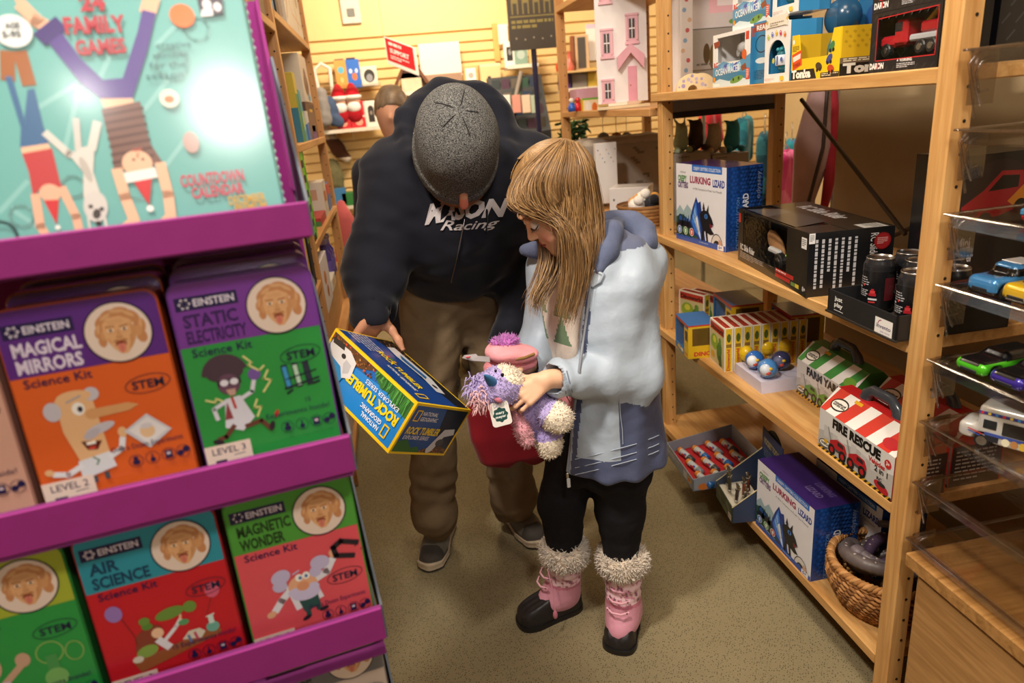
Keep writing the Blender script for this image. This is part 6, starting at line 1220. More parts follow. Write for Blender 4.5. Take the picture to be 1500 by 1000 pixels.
def tonka():
    w,d,h=.183,.19,.098; loc,rz=facing_aisle(.968,1.592,1.412,d,1.4); t=thing('truck_display_tray','yellow cut-away truck display carton on the top shelf','display carton',loc,rz); m=MB(); m.mat='printed_card'; Y_='e8c21a'; y=-d/2
    m.prism([(-w/2,0),(w/2,0),(w/2,h),(w*.36,h),(w*.27,h*.46),(-w*.30,h*.46),(-w*.36,h),(-w/2,h)],(0,y,0),(1,0,0),(0,0,1),(0,.003,0),Y_); m.box((0,d/2-.0015,h*.5),(w,.003,h),'cfa716'); m.box((w/2-.0015,0,h/2),(.003,d-.006,h),'c9a21a'); m.box((-w/2+.0015,0,h/2),(.003,d-.006,h),'c9a21a'); m.box((0,0,.0015),(w-.006,d-.006,.003),'8a6f14')
    A=Art(m,(-w/2,y,0),(1,0,0),(0,0,1),w,h); H=A.h; A.rect(0,H-12,47,H,'1c1712'); A.text('Tonka',1.5,H-2.6,9,'f2efe6',w=42,bold=.06); A.poly([(47,H-12),(50,H-12),(56,H),(47,H)],'1c1712'); A.rect(64,H-6,100,H,'2a231a'); A.para(66,H-5,32,4,2,'d9cfae',.5); A.poly([(1,23),(22,18),(24,36),(4,42)],'d9501f'); A.poly([(3,26),(20,22),(20,28),(4,32)],'f0e2d4'); A.text('TONKA',5,39,4,'8a2410',w=16,bold=.04,rot=-12); A.ell(4,8,2.4,3,'f2f0e0'); A.para(2,13,15,7,4,'6a5a14',.5)
    for x,y_,c,r in ((84,20,'3a7a4a',-60),(80,33,'3a4a8a',-40),(60,40,'4a3a24',20),(84,44,'b8461c',15)): A.ell(x,y_,7,4.4,c,r); A.ell(x-3,y_+4,2.2,2.2,'1c1712'); A.ell(x+3,y_+3.4,2.2,2.2,'1c1712')
    B=Art(m,(w/2,y,0),(0,1,0),(0,0,1),d,h); H=B.h; 
    for i in range(7):
        for j in range(4): B.poly([(6+i*10+(j%2)*5,4+j*5),(9+i*10+(j%2)*5,6+j*5),(7+i*10+(j%2)*5,8+j*5),(4+i*10+(j%2)*5,6+j*5)],'b08c12')
    B.rect(0,H-13,100,H,'1c1712'); B.text('Tonka',4,H-3,9.4,'cfccc4',w=60,bold=.06); B.rect(0,H-19,100,H-13,'6a5a4a'); B.para(4,H-18,60,4,2,'d9cfae',.5); B.ell(70,26,14,8,'5a4a1c'); B.ell(62,33,4.4,4.4,'1c1712'); B.ell(78,32,4.4,4.4,'1c1712'); part('carton',m,t)
    i_=MB(); i_.mat='matte_plastic'
    for k in range(3): i_.box((-.04+.04*k,.02,.014),(.03,.06,.02),('d8a018','b8461c','3a7a4a')[k],r=.004); i_.cyl((-.04+.04*k-.016,0,.010),.008,.032,'1c1712','rubber',10,'x')
    part('toy_trucks',i_,t)
tonka()
def truck_toy(t,x,y,z,s,cab,label,crane='c9a21a'):
    m=MB(); m.mat='shiny_plastic'; P=lambda a,b,c:(x+a*s,y+b*s,z+c*s)
    m.box(P(-.055,0,.028),(.045*s,.042*s,.022*s),cab,r=.006*s); m.box(P(-.022,0,.042),(.034*s,.044*s,.046*s),cab,r=.006*s); m.box(P(-.024,-.0005,.052),(.022*s,.0445*s,.018*s),'20242c',r=.002*s); m.box(P(.045,0,.030),(.09*s,.038*s,.012*s),'b9bcc2',r=.003*s); m.box(P(.05,0,.046),(.05*s,.036*s,.02*s),cab,r=.004*s)
    m.tube([P(.02,0,.05),P(.05,0,.075),P(.09,0,.062)],.006*s,crane,n=8); m.tube([P(.055,0,.078),P(.085,0,.082)],.010*s,crane,n=10)
    for a in(-.055,.035,.062):
        for b in(-.024,.012): m.cyl(P(a,b,.013),.013*s,.012*s,'17171a','rubber',14,'y',.002*s); m.cyl(P(a,b-.0012,.013),.006*s,.003*s,'c4c6ca','polished_metal',10,'y')
    m.box(P(-.079,0,.016),(.004*s,.044*s,.008*s),'c4c6ca','polished_metal'); part('toy_truck',m,t,label)
def daron(label,z,y0=1.316,y1=1.136,xf=.968,flip=0,cab='b3202a'):
    def fill(t,g):
        truck_toy(t,-.006,-.015,g[1]+.004,1.0,cab,'red toy tow truck'); m=MB(); m.mat='matte_plastic'; m.box((.03,.03,g[1]+.035),(.10,.002,.06),'2c1416'); part('backing_card',m,t)
    def pr(F,m,wdh):
        A=F['front']; h=A.h
        for i in range(9):
            for j in range(5):
                x,y=6+i*11+(j%2)*5,5+j*13; 
                if (x<10 or x>95 or y<7 or y>h-13) and y<h-2 and x<97: A.line([(x-2,y+2.4),(x+2,y-2.4)],1.2,'34343a')
        A.line([(10,h*.80),(10,6),(96,4),(96,h*.80),(10,h*.80)],.9,'c22a30'); A.text('DARON',2,h-4,5.6,'e6e6e6',w=22,bold=.05); A.rect(13.4,h-10,15.6,h-4,'c22a30'); A.poly([(44,h-9.6),(46.4,h-9.6),(45.2,h-12)],'e6e6e6'); A.text('WARNING:',48,h-9,2.6,'e6e6e6',w=18,bold=.03); A.para(44,h-7.4,26,5,3,'bdbdc2',.5)
        B=F['right']; B.rect(0,0,100,B.h,'17171b'); A=F['top']; A.rect(0,0,100,A.h,'1c1c20')
    loc,rz=facing_aisle(xf,y0,y1,.10,z,flip); window_box('toy_truck_box',label,'toy box',y0-y1,.10,.108,'1b1b1f',(.11,.20,.955,.93),loc,rz,fill,None,'gloss_card',pr,'241214')
daron('black window box with a red tow truck on the top shelf',1.4)
daron('black window box stacked on the tow truck box, cut by the frame',1.5085)
# ---- third shelf
def dino_print(F,m,wdh): 
    A=F['front']; h=A.h; A.rect(0,h-14,100,h,'2f6fae'); A.ell(30,h-8,13,5,'d9b23a'); A.ell(52,h-7,10,4,'e9e2c4'); A.rect(70,10,100,h,'d9b51f'); A.rect(76,16,96,h*.5,'3a2f24'); A.text('TOY',74,h-4,6,'b8342a',w=22,bold=.05); A.rect(0,0,100,6,'b8342a')
    B=F['right']; B.rect(0,0,100,B.h,'cfa81c'); B.text('DINO',20,B.h-8,14,'b8342a',w=60,bold=.05); B.rect(14,12,86,B.h*.62,'5a4418'); B.rect(0,0,100,5,'b8342a')
def dino_fill(t,g):
    m=MB(); m.mat='matte_plastic'; x0,z0,x1,z1,d,w,h=g; cx=(x0+x1)/2; m.ell((cx,0,z0+.028),(.022,.014,.016),'4a5a3a','matte_plastic',12); m.tube([(cx-.015,0,z0+.032),(cx-.03,0,z0+.05),(cx-.038,0,z0+.056)],[.010,.007,.008],'4a5a3a',n=8); m.tube([(cx+.018,0,z0+.026),(cx+.035,0,z0+.016)],[.010,.002],'4a5a3a',n=8)
    for a in(-.01,.01): m.tube([(cx+a,-.006,z0+.02),(cx+a,-.006,z0+.002)],.005,'3c4a30',n=6)
    part('toy_dinosaur',m,t,'green toy dinosaur')
def dino(label,xf,y0,y1,z,d=.10,h=.118): window_box('dinosaur_box',label,'toy box',y0-y1,d,h,'2f6fae',(.05,.18,.68,.92),*facing_aisle(xf,y0,y1,d,z,-7),dino_fill,None,'gloss_card',dino_print,'6a7480')
dino('blue and yellow dinosaur window box at the far end of the third shelf',.915,2.192,2.042,.54)
dino('blue and yellow window box behind the booklets, upper row',1.075,2.23,2.05,.54,.11,.165); dino('blue and yellow window box deep on the third shelf, right of its twin',1.20,2.05,1.90,.54,.11,.155)
def cover(F):
    A=F['front']; h=A.h; A.rect(0,0,100,h,'e6ddc9'); A.rect(5,4,95,h-4,'c9bd8a'); A.rect(5,4,95,h*.22,'b8382c'); A.text('Dinoworld',8,h*.19,h*.10,'3a1a14',w=84,bold=.05); A.ell(34,h*.48,24,20,'8aa83a'); A.ell(34,h*.42,11,9,'cfd04a'); A.ell(66,h*.62,16,26,'4a7a3a',15); A.poly([(60,h*.74),(80,h*.7),(84,h*.95),(66,h*.95)],'3a5f2c'); A.ell(24,h*.8,13,9,'c9a23a'); A.ell(70,h*.38,8,9,'5f8f3a'); A.line([(66,h*.5),(50,h*.56)],5,'4a7a3a')
    B=F['right']; h=B.h; B.rect(0,0,100,h,'e6ddc9'); B.rect(14,3,86,h-3,'d9b51f'); B.text('Dinoworld',64,h-12,34,'b8342a',w=h*.5,bold=.04,rot=-90); B.ell(50,h*.22,24,h*.1,'4a5a24'); B.rect(20,h*.36,80,h*.44,'8a6a24')
    T=F['top']; T.rect(0,0,100,T.h,'e9e0cc'); T.rect(6,T.h*.15,94,T.h*.85,'a8352a'); T.para(10,T.h*.3,80,T.h*.4,2,'5a1a14',.6)
m,F=carton(.133,.028,.145,'e6ddc9','printed_card'); cover(F); BK=m.mesh('boxed_dinosaur_kit'); W=['foremost','second','third','fourth','fifth','sixth','seventh','eighth','ninth']
for i in range(9):
    o=bpy.data.objects.new('dinosaur_kit_box',BK); COL.objects.link(o); loc,rz=facing_aisle(.968+.0305*i,2.026-.002*i,1.893-.002*i,.028,.54,-6); put(o,loc,rz); tag(o,('foremost yellow dinosaur kit box of the row, cover showing' if i==0 else f'{W[i]} slim yellow dinosaur kit box from the front of the row'),'toy box','row of slim dinosaur kit boxes')
for k,(x,y,z,l) in enumerate(((1.06,2.335,.54,'small red and yellow kit box beside the far pine post'),(1.10,2.335,.54,'small red and yellow kit box behind its twin at the far post'))):
    o=bpy.data.objects.new('dinosaur_kit_box',BK); COL.objects.link(o); put(o,(x,y-.02*k,z),R(-70)); tag(o,l,'toy box')
def eggs():
    loc,rz=facing_aisle(.984,1.877,1.698,.15,.54,-2); m=MB(); m.mat='matte_plastic'; w,d,h=.178,.15,.036
    m.prism([(-w/2,0),(w/2,0),(w/2-.006,h),(-w/2+.006,h)],(0,-d/2,0),(1,0,0),(0,0,1),(0,d,0),'c9c4d6'); 
    for i in range(3):
        for j in range(2): m.lathe([(.026,h+.0005),(.024,h+.0008),(.020,h+.0002)],(-.055+.055*i,-.035+.07*j,0),'b4aec4','matte_plastic',16)
    single('egg_tray',m,'white plastic tray of toy capsule eggs on the third shelf','tray',loc,rz)
eggs()
def capsule(label,loc,kind):
    t=thing('capsule_egg',label,'capsule toy',loc); m=MB()
    if kind=='yellow': m.ell((0,0,.026),(.0225,.0225,.026),'e0b81c','shiny_plastic',20); m.lathe([(.0225,-.001),(.0231,0),(.0225,.001)],(0,0,.026),'c79c12','shiny_plastic',20); part('shell',m,t)
    else:
        m.ell((0,0,.031),(.030,.030,.031),None,'clear_ball',24); part('shell',m,t,'clear shell'); m=MB(); m.mat='printed_card'
        c1,c2={'blue':('2f6fc0','e2e6ee'),'clear':('4f8fd0','cfd8e6'),'navy':('3a3f66','6a6f94')}[kind]; m.ell((0,0,.030),(.0285,.0285,.0285),c1,'shiny_plastic',20); m.ell((-.012,-.012,.032),(.019,.017,.019),c2,'printed_card',14); m.ell((-.012,-.025,.026),(.008,.006,.006),'c8483a','printed_card',10); m.ell((-.006,-.025,.038),(.007,.006,.005),'e0b81c','printed_card',10); part('figure',m,t)
ez=.5765
for l,(px,py),k in (('blue and white capsule egg, left of the front pair in the tray',(1105,540),'blue'),('clear capsule egg with blue toy, nearest in the tray',(1124,553),'clear'),('dark clear capsule egg behind the front two',(1143,541),'navy'),('yellow capsule egg at the left rear of the tray',(1093,529),'yellow'),('yellow capsule egg in the middle rear of the tray',(1122,520),'yellow'),('yellow capsule egg at the right rear of the tray',(1149,518),'yellow')):
    capsule(l,at(px,py,Z=ez),k)
def case(name,label,title,loc,rz,w,d,body,stripe,veh,sub):
    """house-shaped carry carton: upright front, sloping striped lid, grey handle"""
    t=thing(name,label,'toy case',loc,rz); m=MB(); m.mat='gloss_card'; hf,ht=.105,.152
    sec=[(-d/2,0),(d/2,0),(d/2,hf),(.018,ht),(-.018,ht),(-d/2,hf)]; m.prism(sec,(-w/2,0,0),(0,1,0),(0,0,1),(w,0,0),body)
    A=Art(m,(-w/2,-d/2,0),(1,0,0),(0,0,1),w,hf); H=A.h; A.rect(0,0,100,H,'d9d8d8'); A.poly([(0,H),(0,H*.55),(20,H*.42),(34,H*.5),(56,H*.38),(80,H*.5),(100,H*.4),(100,H)],'b9b7b6')
    for i in range(7): A.rect(8+13*i,H*.34+3*(i%3),15+13*i,H*.62,'c6c4c4')
    A.rect(0,H-3,100,H,'d9a81c')
    for i in range(17): A.poly([(i*6,H),(i*6+3,H-3),(i*6+6,H-3),(i*6+3,H)] if i*6+6<=100 else [(96,H),(98,H-3),(100,H-3),(100,H)],'1c1a18')
    A.text(title,20,H*.27,H*.20,'151515',w=64,bold=.06); A.text('Vehicles',70,H*.43,H*.10,'b8242a',w=20,bold=.04); A.text('2 in 1',78,H*.56,H*.12,'2a2a2a',w=16,bold=.03); A.ell(93,H*.24,4,4,'c22a2c' if body!='3c8a3c' else '2f7a3a'); A.text('3+',91,H*.27,H*.08,'f4f4f4',w=4,bold=.03)
    A.ell(11,H*.80,9,H*.10,'1d1b1a',-8); A.ell(11,H*.80,8,H*.08,'e9e6e0',-8); A.text('construct',5,H*.83,H*.07,'1d1b1a',w=12,bold=.04); A.ell(12,H*.73,3,H*.05,'d9a81c'); A.rect(2,H*.90,14,H*.93,'6a6a6a')
    for x,s in ((30,1.1),(57,1.1)):
        A.poly([(x-11*s,H*.62),(x-2*s,H*.50),(x+8*s,H*.52),(x+11*s,H*.66),(x+11*s,H*.80),(x-11*s,H*.76)],veh); A.poly([(x-1*s,H*.54),(x+6*s,H*.55),(x+7*s,H*.64),(x-1*s,H*.63)],'26262c'); A.line([(x-10*s,H*.6),(x-14*s,H*.34)],1.2,'8a8a8a'); A.rect(x-12*s,H*.74,x+11*s,H*.80,'4a4a50')
        for a in(-8,6): A.ell(x+a*s,H*.82,4.6*s,4.8*s,'1c1c1e'); A.ell(x+a*s,H*.82,2.2*s,2.4*s,veh)
    A.ell(88,H*.84,9,H*.10,veh,12); A.ell(88,H*.78,5,H*.05,'2a2a2a'); A.text('RC',82,H*.72,H*.07,'2a2a2a',w=6,bold=.03)
    sl=V(0,d/2-.018,ht-hf); L=np.linalg.norm(sl); T=Art(m,(-w/2,-d/2,hf),(1,0,0),sl/L,w,L); H=T.h; T.rect(0,0,100,H,'e6e4e2')
    for x in (-6,22,50,78): T.poly([(max(0,x+10),0),(min(100,x+24),0),(min(100,x+14),H),(max(0,x),H)],stripe)
    T.ell(17,H*.55,11,H*.26,'1d1b1a',-6); T.ell(17,H*.55,9.6,H*.20,'e9e6e0',-6); T.text('construct',9,H*.63,H*.2,'1d1b1a',w=16,bold=.04); T.rect(28,H*.08,38,H*.2,'d9a81c'); T.ell(88,H*.7,9,H*.2,veh)
    B=Art(m,(w/2,-d/2,0),(0,1,0),(0,0,1),d,hf); B.rect(2,6,98,B.h,'3a3034'); B.para(10,16,76,B.h-24,8,'b9b4b4',.4); part('carton',m,t)
    h=MB(); h.mat='shiny_plastic'; h.tube([(-.055,0,ht-.004),(-.050,0,ht+.012),(-.030,0,ht+.028),(.030,0,ht+.028),(.050,0,ht+.012),(.055,0,ht-.004)],[.013,.011,.009,.009,.011,.013],'3f444c','shiny_plastic',10,True,1.5); part('handle',h,t,'dark grey handle')
case('vehicle_case','red and white carry case with red trucks at the front of the third shelf','FIRE RESCUE',*facing_aisle(.947,1.375,1.106,.125,.54,-1),.266,.125,'c8262a','c8352a','b3202a','')
case('vehicle_case','second red and white carry case, behind the front one at the post','FIRE RESCUE',*facing_aisle(1.09,1.385,1.116,.125,.54,-1),.266,.125,'c8262a','b8262c','b3202a','')
case('vehicle_case','green and white carry case with green trucks on the third shelf','FARM YARD',*facing_aisle(1.072,1.682,1.415,.125,.54,-3),.264,.125,'3c8a3c','2f8a3f','5f9a34','')
plain_box('brown_toy_box','small brown box deep in the shadow behind the green carry case','box',.07,.05,.09,'6a5038',(1.30,1.46,.54),R(-90))
# ---- lowest shelf: torches, pocket tools, snakes
def torch_tray():
    w,d,h=.272,.25,.062; loc,rz=facing_aisle(.856,2.146,1.875,d,.135,-4); t=thing('torch_tray','grey and red display tray of small torches at the end of the lowest shelf','tray',loc,rz); m=MB(); m.mat='printed_card'; G_='8f97a6'
    m.box((0,0,.0015),(w,d,.003),'7a828e'); m.prism([(-d/2+.01,.004),(d/2-.01,.034),(d/2-.01,.03),(-d/2+.01,.001)],(-w/2+.004,0,0),(0,1,0),(0,0,1),(w-.008,0,0),'b8202a'); m.box((0,-d/2+.0015,h*.36),(w,.003,h*.72),G_); m.box((0,d/2-.0015,h*.7),(w,.003,h*1.4),'a9b0bc'); 
    for s_ in(-1,1): m.prism([(-d/2,0),(d/2,0),(d/2,h*1.4),(-d/2,h*.72)],(s_*(w/2-.0015)-.0015,0,0),(0,1,0),(0,0,1),(.003,0,0),G_)
    A=Art(m,(-w/2,-d/2,0),(1,0,0),(0,0,1),w,h*.72); A.ell(86,8,7,4,'c9a23a'); A.ell(86,8,4,2,'c8482c'); A.rect(66,3,78,13,'c2c8d2'); A.para(6,5,44,6,2,'c9ced8',.5); B=Art(m,(w/2,-d/2,0),(0,1,0),(0,0,1),d,h*.7); B.ell(14,12,7,5,'d0742c'); B.ell(30,11,6,5,'4a7ac0'); B.rect(50,6,90,16,'a8b0bc'); part('tray',m,t)
    return t,loc,rz
_,tl,trz=torch_tray()
def torch_obj(c2):
    m=MB(); m.mat='shiny_plastic'; prof_=[(.0001,0),(.011,0),(.012,.004),(.012,.028)]; m.lathe([(.0001,0),(.0105,0),(.012,.003),(.012,.016)],(0,0,0),'d8893a','shiny_plastic',16,True,'x'); m.lathe([(.0125,.016),(.0125,.020)],(0,0,0),'e6e2d6','shiny_plastic',16,True,'x'); m.lathe([(.0115,.020),(.0115,.062)],(0,0,0),'c9ced6','shiny_plastic',16,True,'x'); m.lathe([(.0125,.062),(.0125,.066),(.0115,.068),(.0115,.085),(.0001,.085)],(0,0,0),c2,'shiny_plastic',16,True,'x'); m.ell((.042,-.0105,.002),(.012,.003,.005),'b8282c','printed_card',10); m.ell((.05,-.008,.008),(.007,.003,.004),'3a7ac8','printed_card',8); return m.mesh('small_torch')
TM={c:torch_obj(c) for c in('4a4c52','2f6ab0','8a8f98')}; k=0
for i in range(4):
    for j in range(3):
        c=('4a4c52','2f6ab0','8a8f98')[(i+2*j)%3]; lx,ly=-.112+.088*j+.010*(i%2),-.085+.052*i; a=trz; p=tl+V(lx*math.cos(a)-ly*math.sin(a),lx*math.sin(a)+ly*math.cos(a),.018+.030*(ly+.125)/.25)
        o=bpy.data.objects.new('small_torch',TM[c]); COL.objects.link(o); o.location=p; o.rotation_euler=(0,R(3),trz+R(14)); tag(o,'small silver pocket torch with a printed picture lying in the red tray','torch','pocket torches in the red tray')
def tool_stand():
    w,d,h=.158,.15,.055; loc,rz=facing_aisle(.893,1.830,1.669,d,.135,-9); t=thing('tool_display','wedge-shaped camouflage display of pocket multi-tools on the lowest shelf','display stand',loc,rz); m=MB(); m.mat='printed_card'
    m.box((0,-d/2+.0015,h/2),(w,.003,h),'3f4a38'); 
    for s_ in(-1,1): m.prism([(-d/2,0),(d/2,0),(d/2,h*3.0),(-d/2,h)],(s_*(w/2-.0015)-.0015,0,0),(0,1,0),(0,0,1),(.003,0,0),'2f3c58'); m.tube([(s_*w/2,-d/2,h),(s_*w/2,d/2,h*3)],.0016,'c9b88a',n=6)
    m.prism([(-d/2+.003,h-.012),(d/2-.05,h-.004),(d/2-.05,h-.008),(-d/2+.003,h-.016)],(-w/2+.004,0,0),(0,1,0),(0,0,1),(w-.008,0,0),'d6d0c2'); m.box((0,d/2-.0015,.12),(w,.003,.24),'2b3a5c')
    A=Art(m,(-w/2,-d/2,0),(1,0,0),(0,0,1),w,h)
    for x,y,c in ((20,14,'59634a'),(48,22,'2e3828'),(74,12,'6a7258'),(60,28,'59634a'),(34,27,'4a5440')): A.ell(x,y,13,6,c,15)
    A.rect(78,20,96,33,'d8d2cc'); A.text('TOOL',80,30,6,'8a3a4a',w=13,bold=.03); B=Art(m,(-w/2,d/2-.004,0),(1,0,0),(0,0,1),w,.24); B.text('POCKET TOOLS',12,30,12,'a89a6a',w=74,bold=.04); B.para(12,40,76,20,4,'6f7a94',.4)
    part('stand',m,t); m=MB(); hd=[(.045*math.cos(a),.085*math.sin(a)) for a in np.linspace(0,PI,21)]+[(-.045,-.03),(.045,-.03)]; m.prism([(x*1.7,z+.17) for x,z in hd],(0,d/2+.002,0),(1,0,0),(0,0,1),(0,.004,0),'2a2722','printed_card'); A=Art(m,(-.07,d/2+.0018,.14),(1,0,0),(0,0,1),.14,.10); A.arc(50,44,40,34,2.4,'6a5a34',0,180,360); A.text('ADVENTURE',22,46,9,'7a6a44',w=56,bold=.03); A.para(24,52,52,14,3,'5a4c30',.5); part('header',m,t,'arched dark header card'); return t,loc,rz
_,sl_,srz=tool_stand()
def knife(c1,c2):
    t=thing('pocket_tool',None,None); m=MB(); m.mat='shiny_plastic'; m.box((0,0,.048),(.014,.010,.052),c1,'shiny_plastic',.004); m.box((0,0,.030),(.0145,.0105,.006),'d5d5d2','shiny_plastic',.002); part('handle',m,t); m=MB(); m.mat='polished_metal'
    for i,a in enumerate((-30,-8,16,38)): m.tube([(0,0,.074),(math.sin(R(a))*.020,(i-1.5)*.002,.074+math.cos(R(a))*.022)],[.0042,.0022],'b4b0a8','polished_metal',6)
    m.cyl((0,-.007,.074),.004,.014,c2,'polished_metal',10,'y'); part('blades',m,t,'steel blades'); return t
kp=[((-.05,-.045),'5a5a44',.03),((-.012,-.052),'4a4636',-.05),((.02,-.02),'7a3a24',.06),((.036,-.05),'4a3a34',.25),((.05,-.03),'3a332c',.3),((.01,.0),'5a2f24',-.1)]
lb=['olive multi-tool at the left of the camouflage stand','khaki multi-tool second from the left in the stand','reddish wooden multi-tool in the middle of the stand','brown multi-tool leaning right at the front of the stand','dark multi-tool leaning furthest right in the stand','brown multi-tool at the back of the camouflage stand']
for ((lx,ly),c,tl_),l in zip(kp,lb):
    t=knife(c,'8a8680'); a=srz; t.location=sl_+V(lx*math.cos(a)-ly*math.sin(a),lx*math.sin(a)+ly*math.cos(a),.030); t.rotation_euler=(0,tl_,srz); tag(t,l,'pocket tool','multi-tools in the camouflage stand')
# wicker basket and rubber snakes
bk=V(1.075,1.250,.135)
def basket(label,c,r0,r1,h):
    t=thing('wicker_basket',label,'basket',c); m=MB(); m.mat='hammered_rope'; r=random.Random(2); rows=int(h/.011); 
    for i in range(rows):
        f=i/(rows-1); rad=r0+(r1-r0)*math.sin(f*PI*.62)/math.sin(PI*.62)*1.0; z=.006+i*.0108
        for s_ in (0,1):
            pts=[]; n=96
            for k in range(n+1):
                a=2*PI*k/n; w_=math.sin(a*22+PI*s_+i*2.1); pts.append((math.cos(a)*(rad+.0042*w_),math.sin(a)*(rad+.0042*w_),z+.0034*math.cos(a*22+PI*s_+i*2.1)))
            m.tube(pts,.0044,('a5713d','b98450','8f5f30','7a4e28')[(i*2+s_*3)%4],'hammered_rope',5,False)
    part('woven_side',m,t); m=MB(); m.mat='hammered_rope'; m.cyl((0,0,.001),r0,.008,'8a5f34','hammered_rope',32); part('base',m,t); m=MB()
    for s_ in(0,1,2): m.tube([(math.cos(a)*(r1*.985+.006*math.cos(a*26+s_*2.1)),math.sin(a)*(r1*.985+.006*math.cos(a*26+s_*2.1)),h+.006*math.sin(a*26+s_*2.1)) for a in np.linspace(0,2*PI,160)],.0055,('b07a44','9a6a38','c08c56')[s_],'hammered_rope',6,False)
    part('rim',m,t,'plaited rim')
basket('round wicker basket of rubber snakes at the near end of the lowest shelf',bk,.095,.130,.125)
def snake(label,c,segs,r,phase,col1,z0,R0):
    t=thing('rubber_snake',label,'toy snake',c); m=MB(); m.mat='rubber'; n=90; pts=[];rad=[]
    for i in range(n+1):
        f=i/n; a=phase+f*segs; rr=R0*(1-.25*f)+.010*math.sin(a*2.3); pts.append((math.cos(a)*rr,math.sin(a)*rr,z0+.03*f+.018*math.sin(a*1.6+phase))); rad.append(r*(1-.5*max(0,f-.75)/.25)*(1+.07*math.sin(i*2.6)))
    m.tube(pts,rad,col1,'rubber',10); part('body',m,t); m=MB(); p=np.array(pts[0]); d=nrm(np.array(pts[0])-np.array(pts[3])); m.ell(p+d*r*1.2,(r*1.35,r*1.35,r*.9),col1,'rubber',14); part('head',m,t)
    m=MB(); 
    for i in range(6,n-10,4): m.ell(np.array(pts[i])+V(0,0,rad[i]*.86),(r*.28,r*.28,r*.16),'a3958f','shiny_plastic',6)
    part('spots',m,t,'pale spots along the back')
snake('grey ribbed rubber snake curled over the front of the wicker basket',bk,5.4,.0165,2.2,'615757',.140,.100)
snake('purple-black shiny rubber snake lying in the middle of the wicker basket',bk,6.0,.0145,.4,'4a3850',.128,.062)
snake('dark rubber snake looped beneath the others in the wicker basket',bk,6.5,.0120,4.0,'453b3e',.085,.078)

snake('brown ribbed rubber snake coiled at the back of the wicker basket',bk,5.0,.0140,1.2,'544a46',.120,.088)
snake('grey shiny rubber snake across the top of the wicker basket',bk,3.6,.0135,3.3,'6a5f66',.155,.070)
# ================================================================ NEAR BAY: OAK CABINET, CLEAR STEPPED TRAYS, TOY CARS
t=thing('cabinet','oak display cabinet with a long drawer front, lower right corner','cabinet',(1.21,.44,0)); cx,cy=1.21,.44
m=MB(); m.mat='cabinet_oak_top'; m.box((0,0,.453),(.56,1.19,.03),r=.002); part('cabinet_top',m,t)
m=MB(); m.mat='cabinet_oak'; m.box((.01,0,.219),(.53,1.17,.438),r=.002); part('carcass',m,t)
m=MB(); m.mat='cabinet_oak'; m.box((-.262,0,.235),(.018,1.13,.385),r=.0015); part('drawer_front',m,t)
def rbx(Q,c,hx,r): 
    q=np.abs(Q-np.array(c))-np.array(hx)+r; return np.linalg.norm(np.maximum(q,0),axis=1)+np.minimum(q.max(1),0)-r
TZ=[1.423,1.30,1.16,1.034,.890,.764,.631,.501]
names=['topmost','second from the top','third from the top','fourth from the top','fifth from the top','sixth from the top','second from the bottom','lowest']
for k,z in enumerate(TZ):
    t=thing('acrylic_tray',f'clear acrylic tray, {names[k]} of the stepped stack beside the pine post','tray',(1.08,.68,z),0,'clear acrylic trays by the post'); m=MB(); m.mat='clear_acrylic'; w,l,d=.30,.72,.024; T=.003
    m.box((0,0,-d),(w-.03,l-.03,T)); 
    for sx in(-1,1):
        m.prism([(-l/2+.012,-d),(l/2-.012,-d),(l/2,0),(-l/2,0)],(sx*(w/2-.014),0,0),(0,1,0),(0,0,1),(T*sx,0,0)); m.box((sx*(w/2-.004),0,-.001),(.010,l,.004),None,'smoked_acrylic',.0015)
        m.prism([(-w/2+.012,-d),(w/2-.012,-d),(w/2,0),(-w/2,0)],(0,sx*(l/2-.014),0),(1,0,0),(0,0,1),(0,T*sx,0)); m.box((0,sx*(l/2-.004),-.001),(w,.010,.004),None,'smoked_acrylic',.0015)
    part('tray_shell',m,t)
    m=MB(); m.mat='smoked_acrylic'
    for j,(a,b) in enumerate(((0,.100),(.008,.080),(.018,.055))):
        m.tube([(-w/2+.075-a*.5,l/2+.008,-.004-a*.6),(-w/2+.035+a*.5,l/2+.008,-.008-a*.8),(-w/2+.022+a*.9,l/2+.008,-.022-a*.8),(-w/2+.030+a,l/2+.008,-.050-a),(-w/2+.046+a,l/2+.008,-.010-b)],.0022,None,'smoked_acrylic',6)
    m.box((-w/2+.052,l/2+.009,-.045),(.05,.002,.085)); part('end_bracket',m,t,'clear ribbed end bracket against the post')
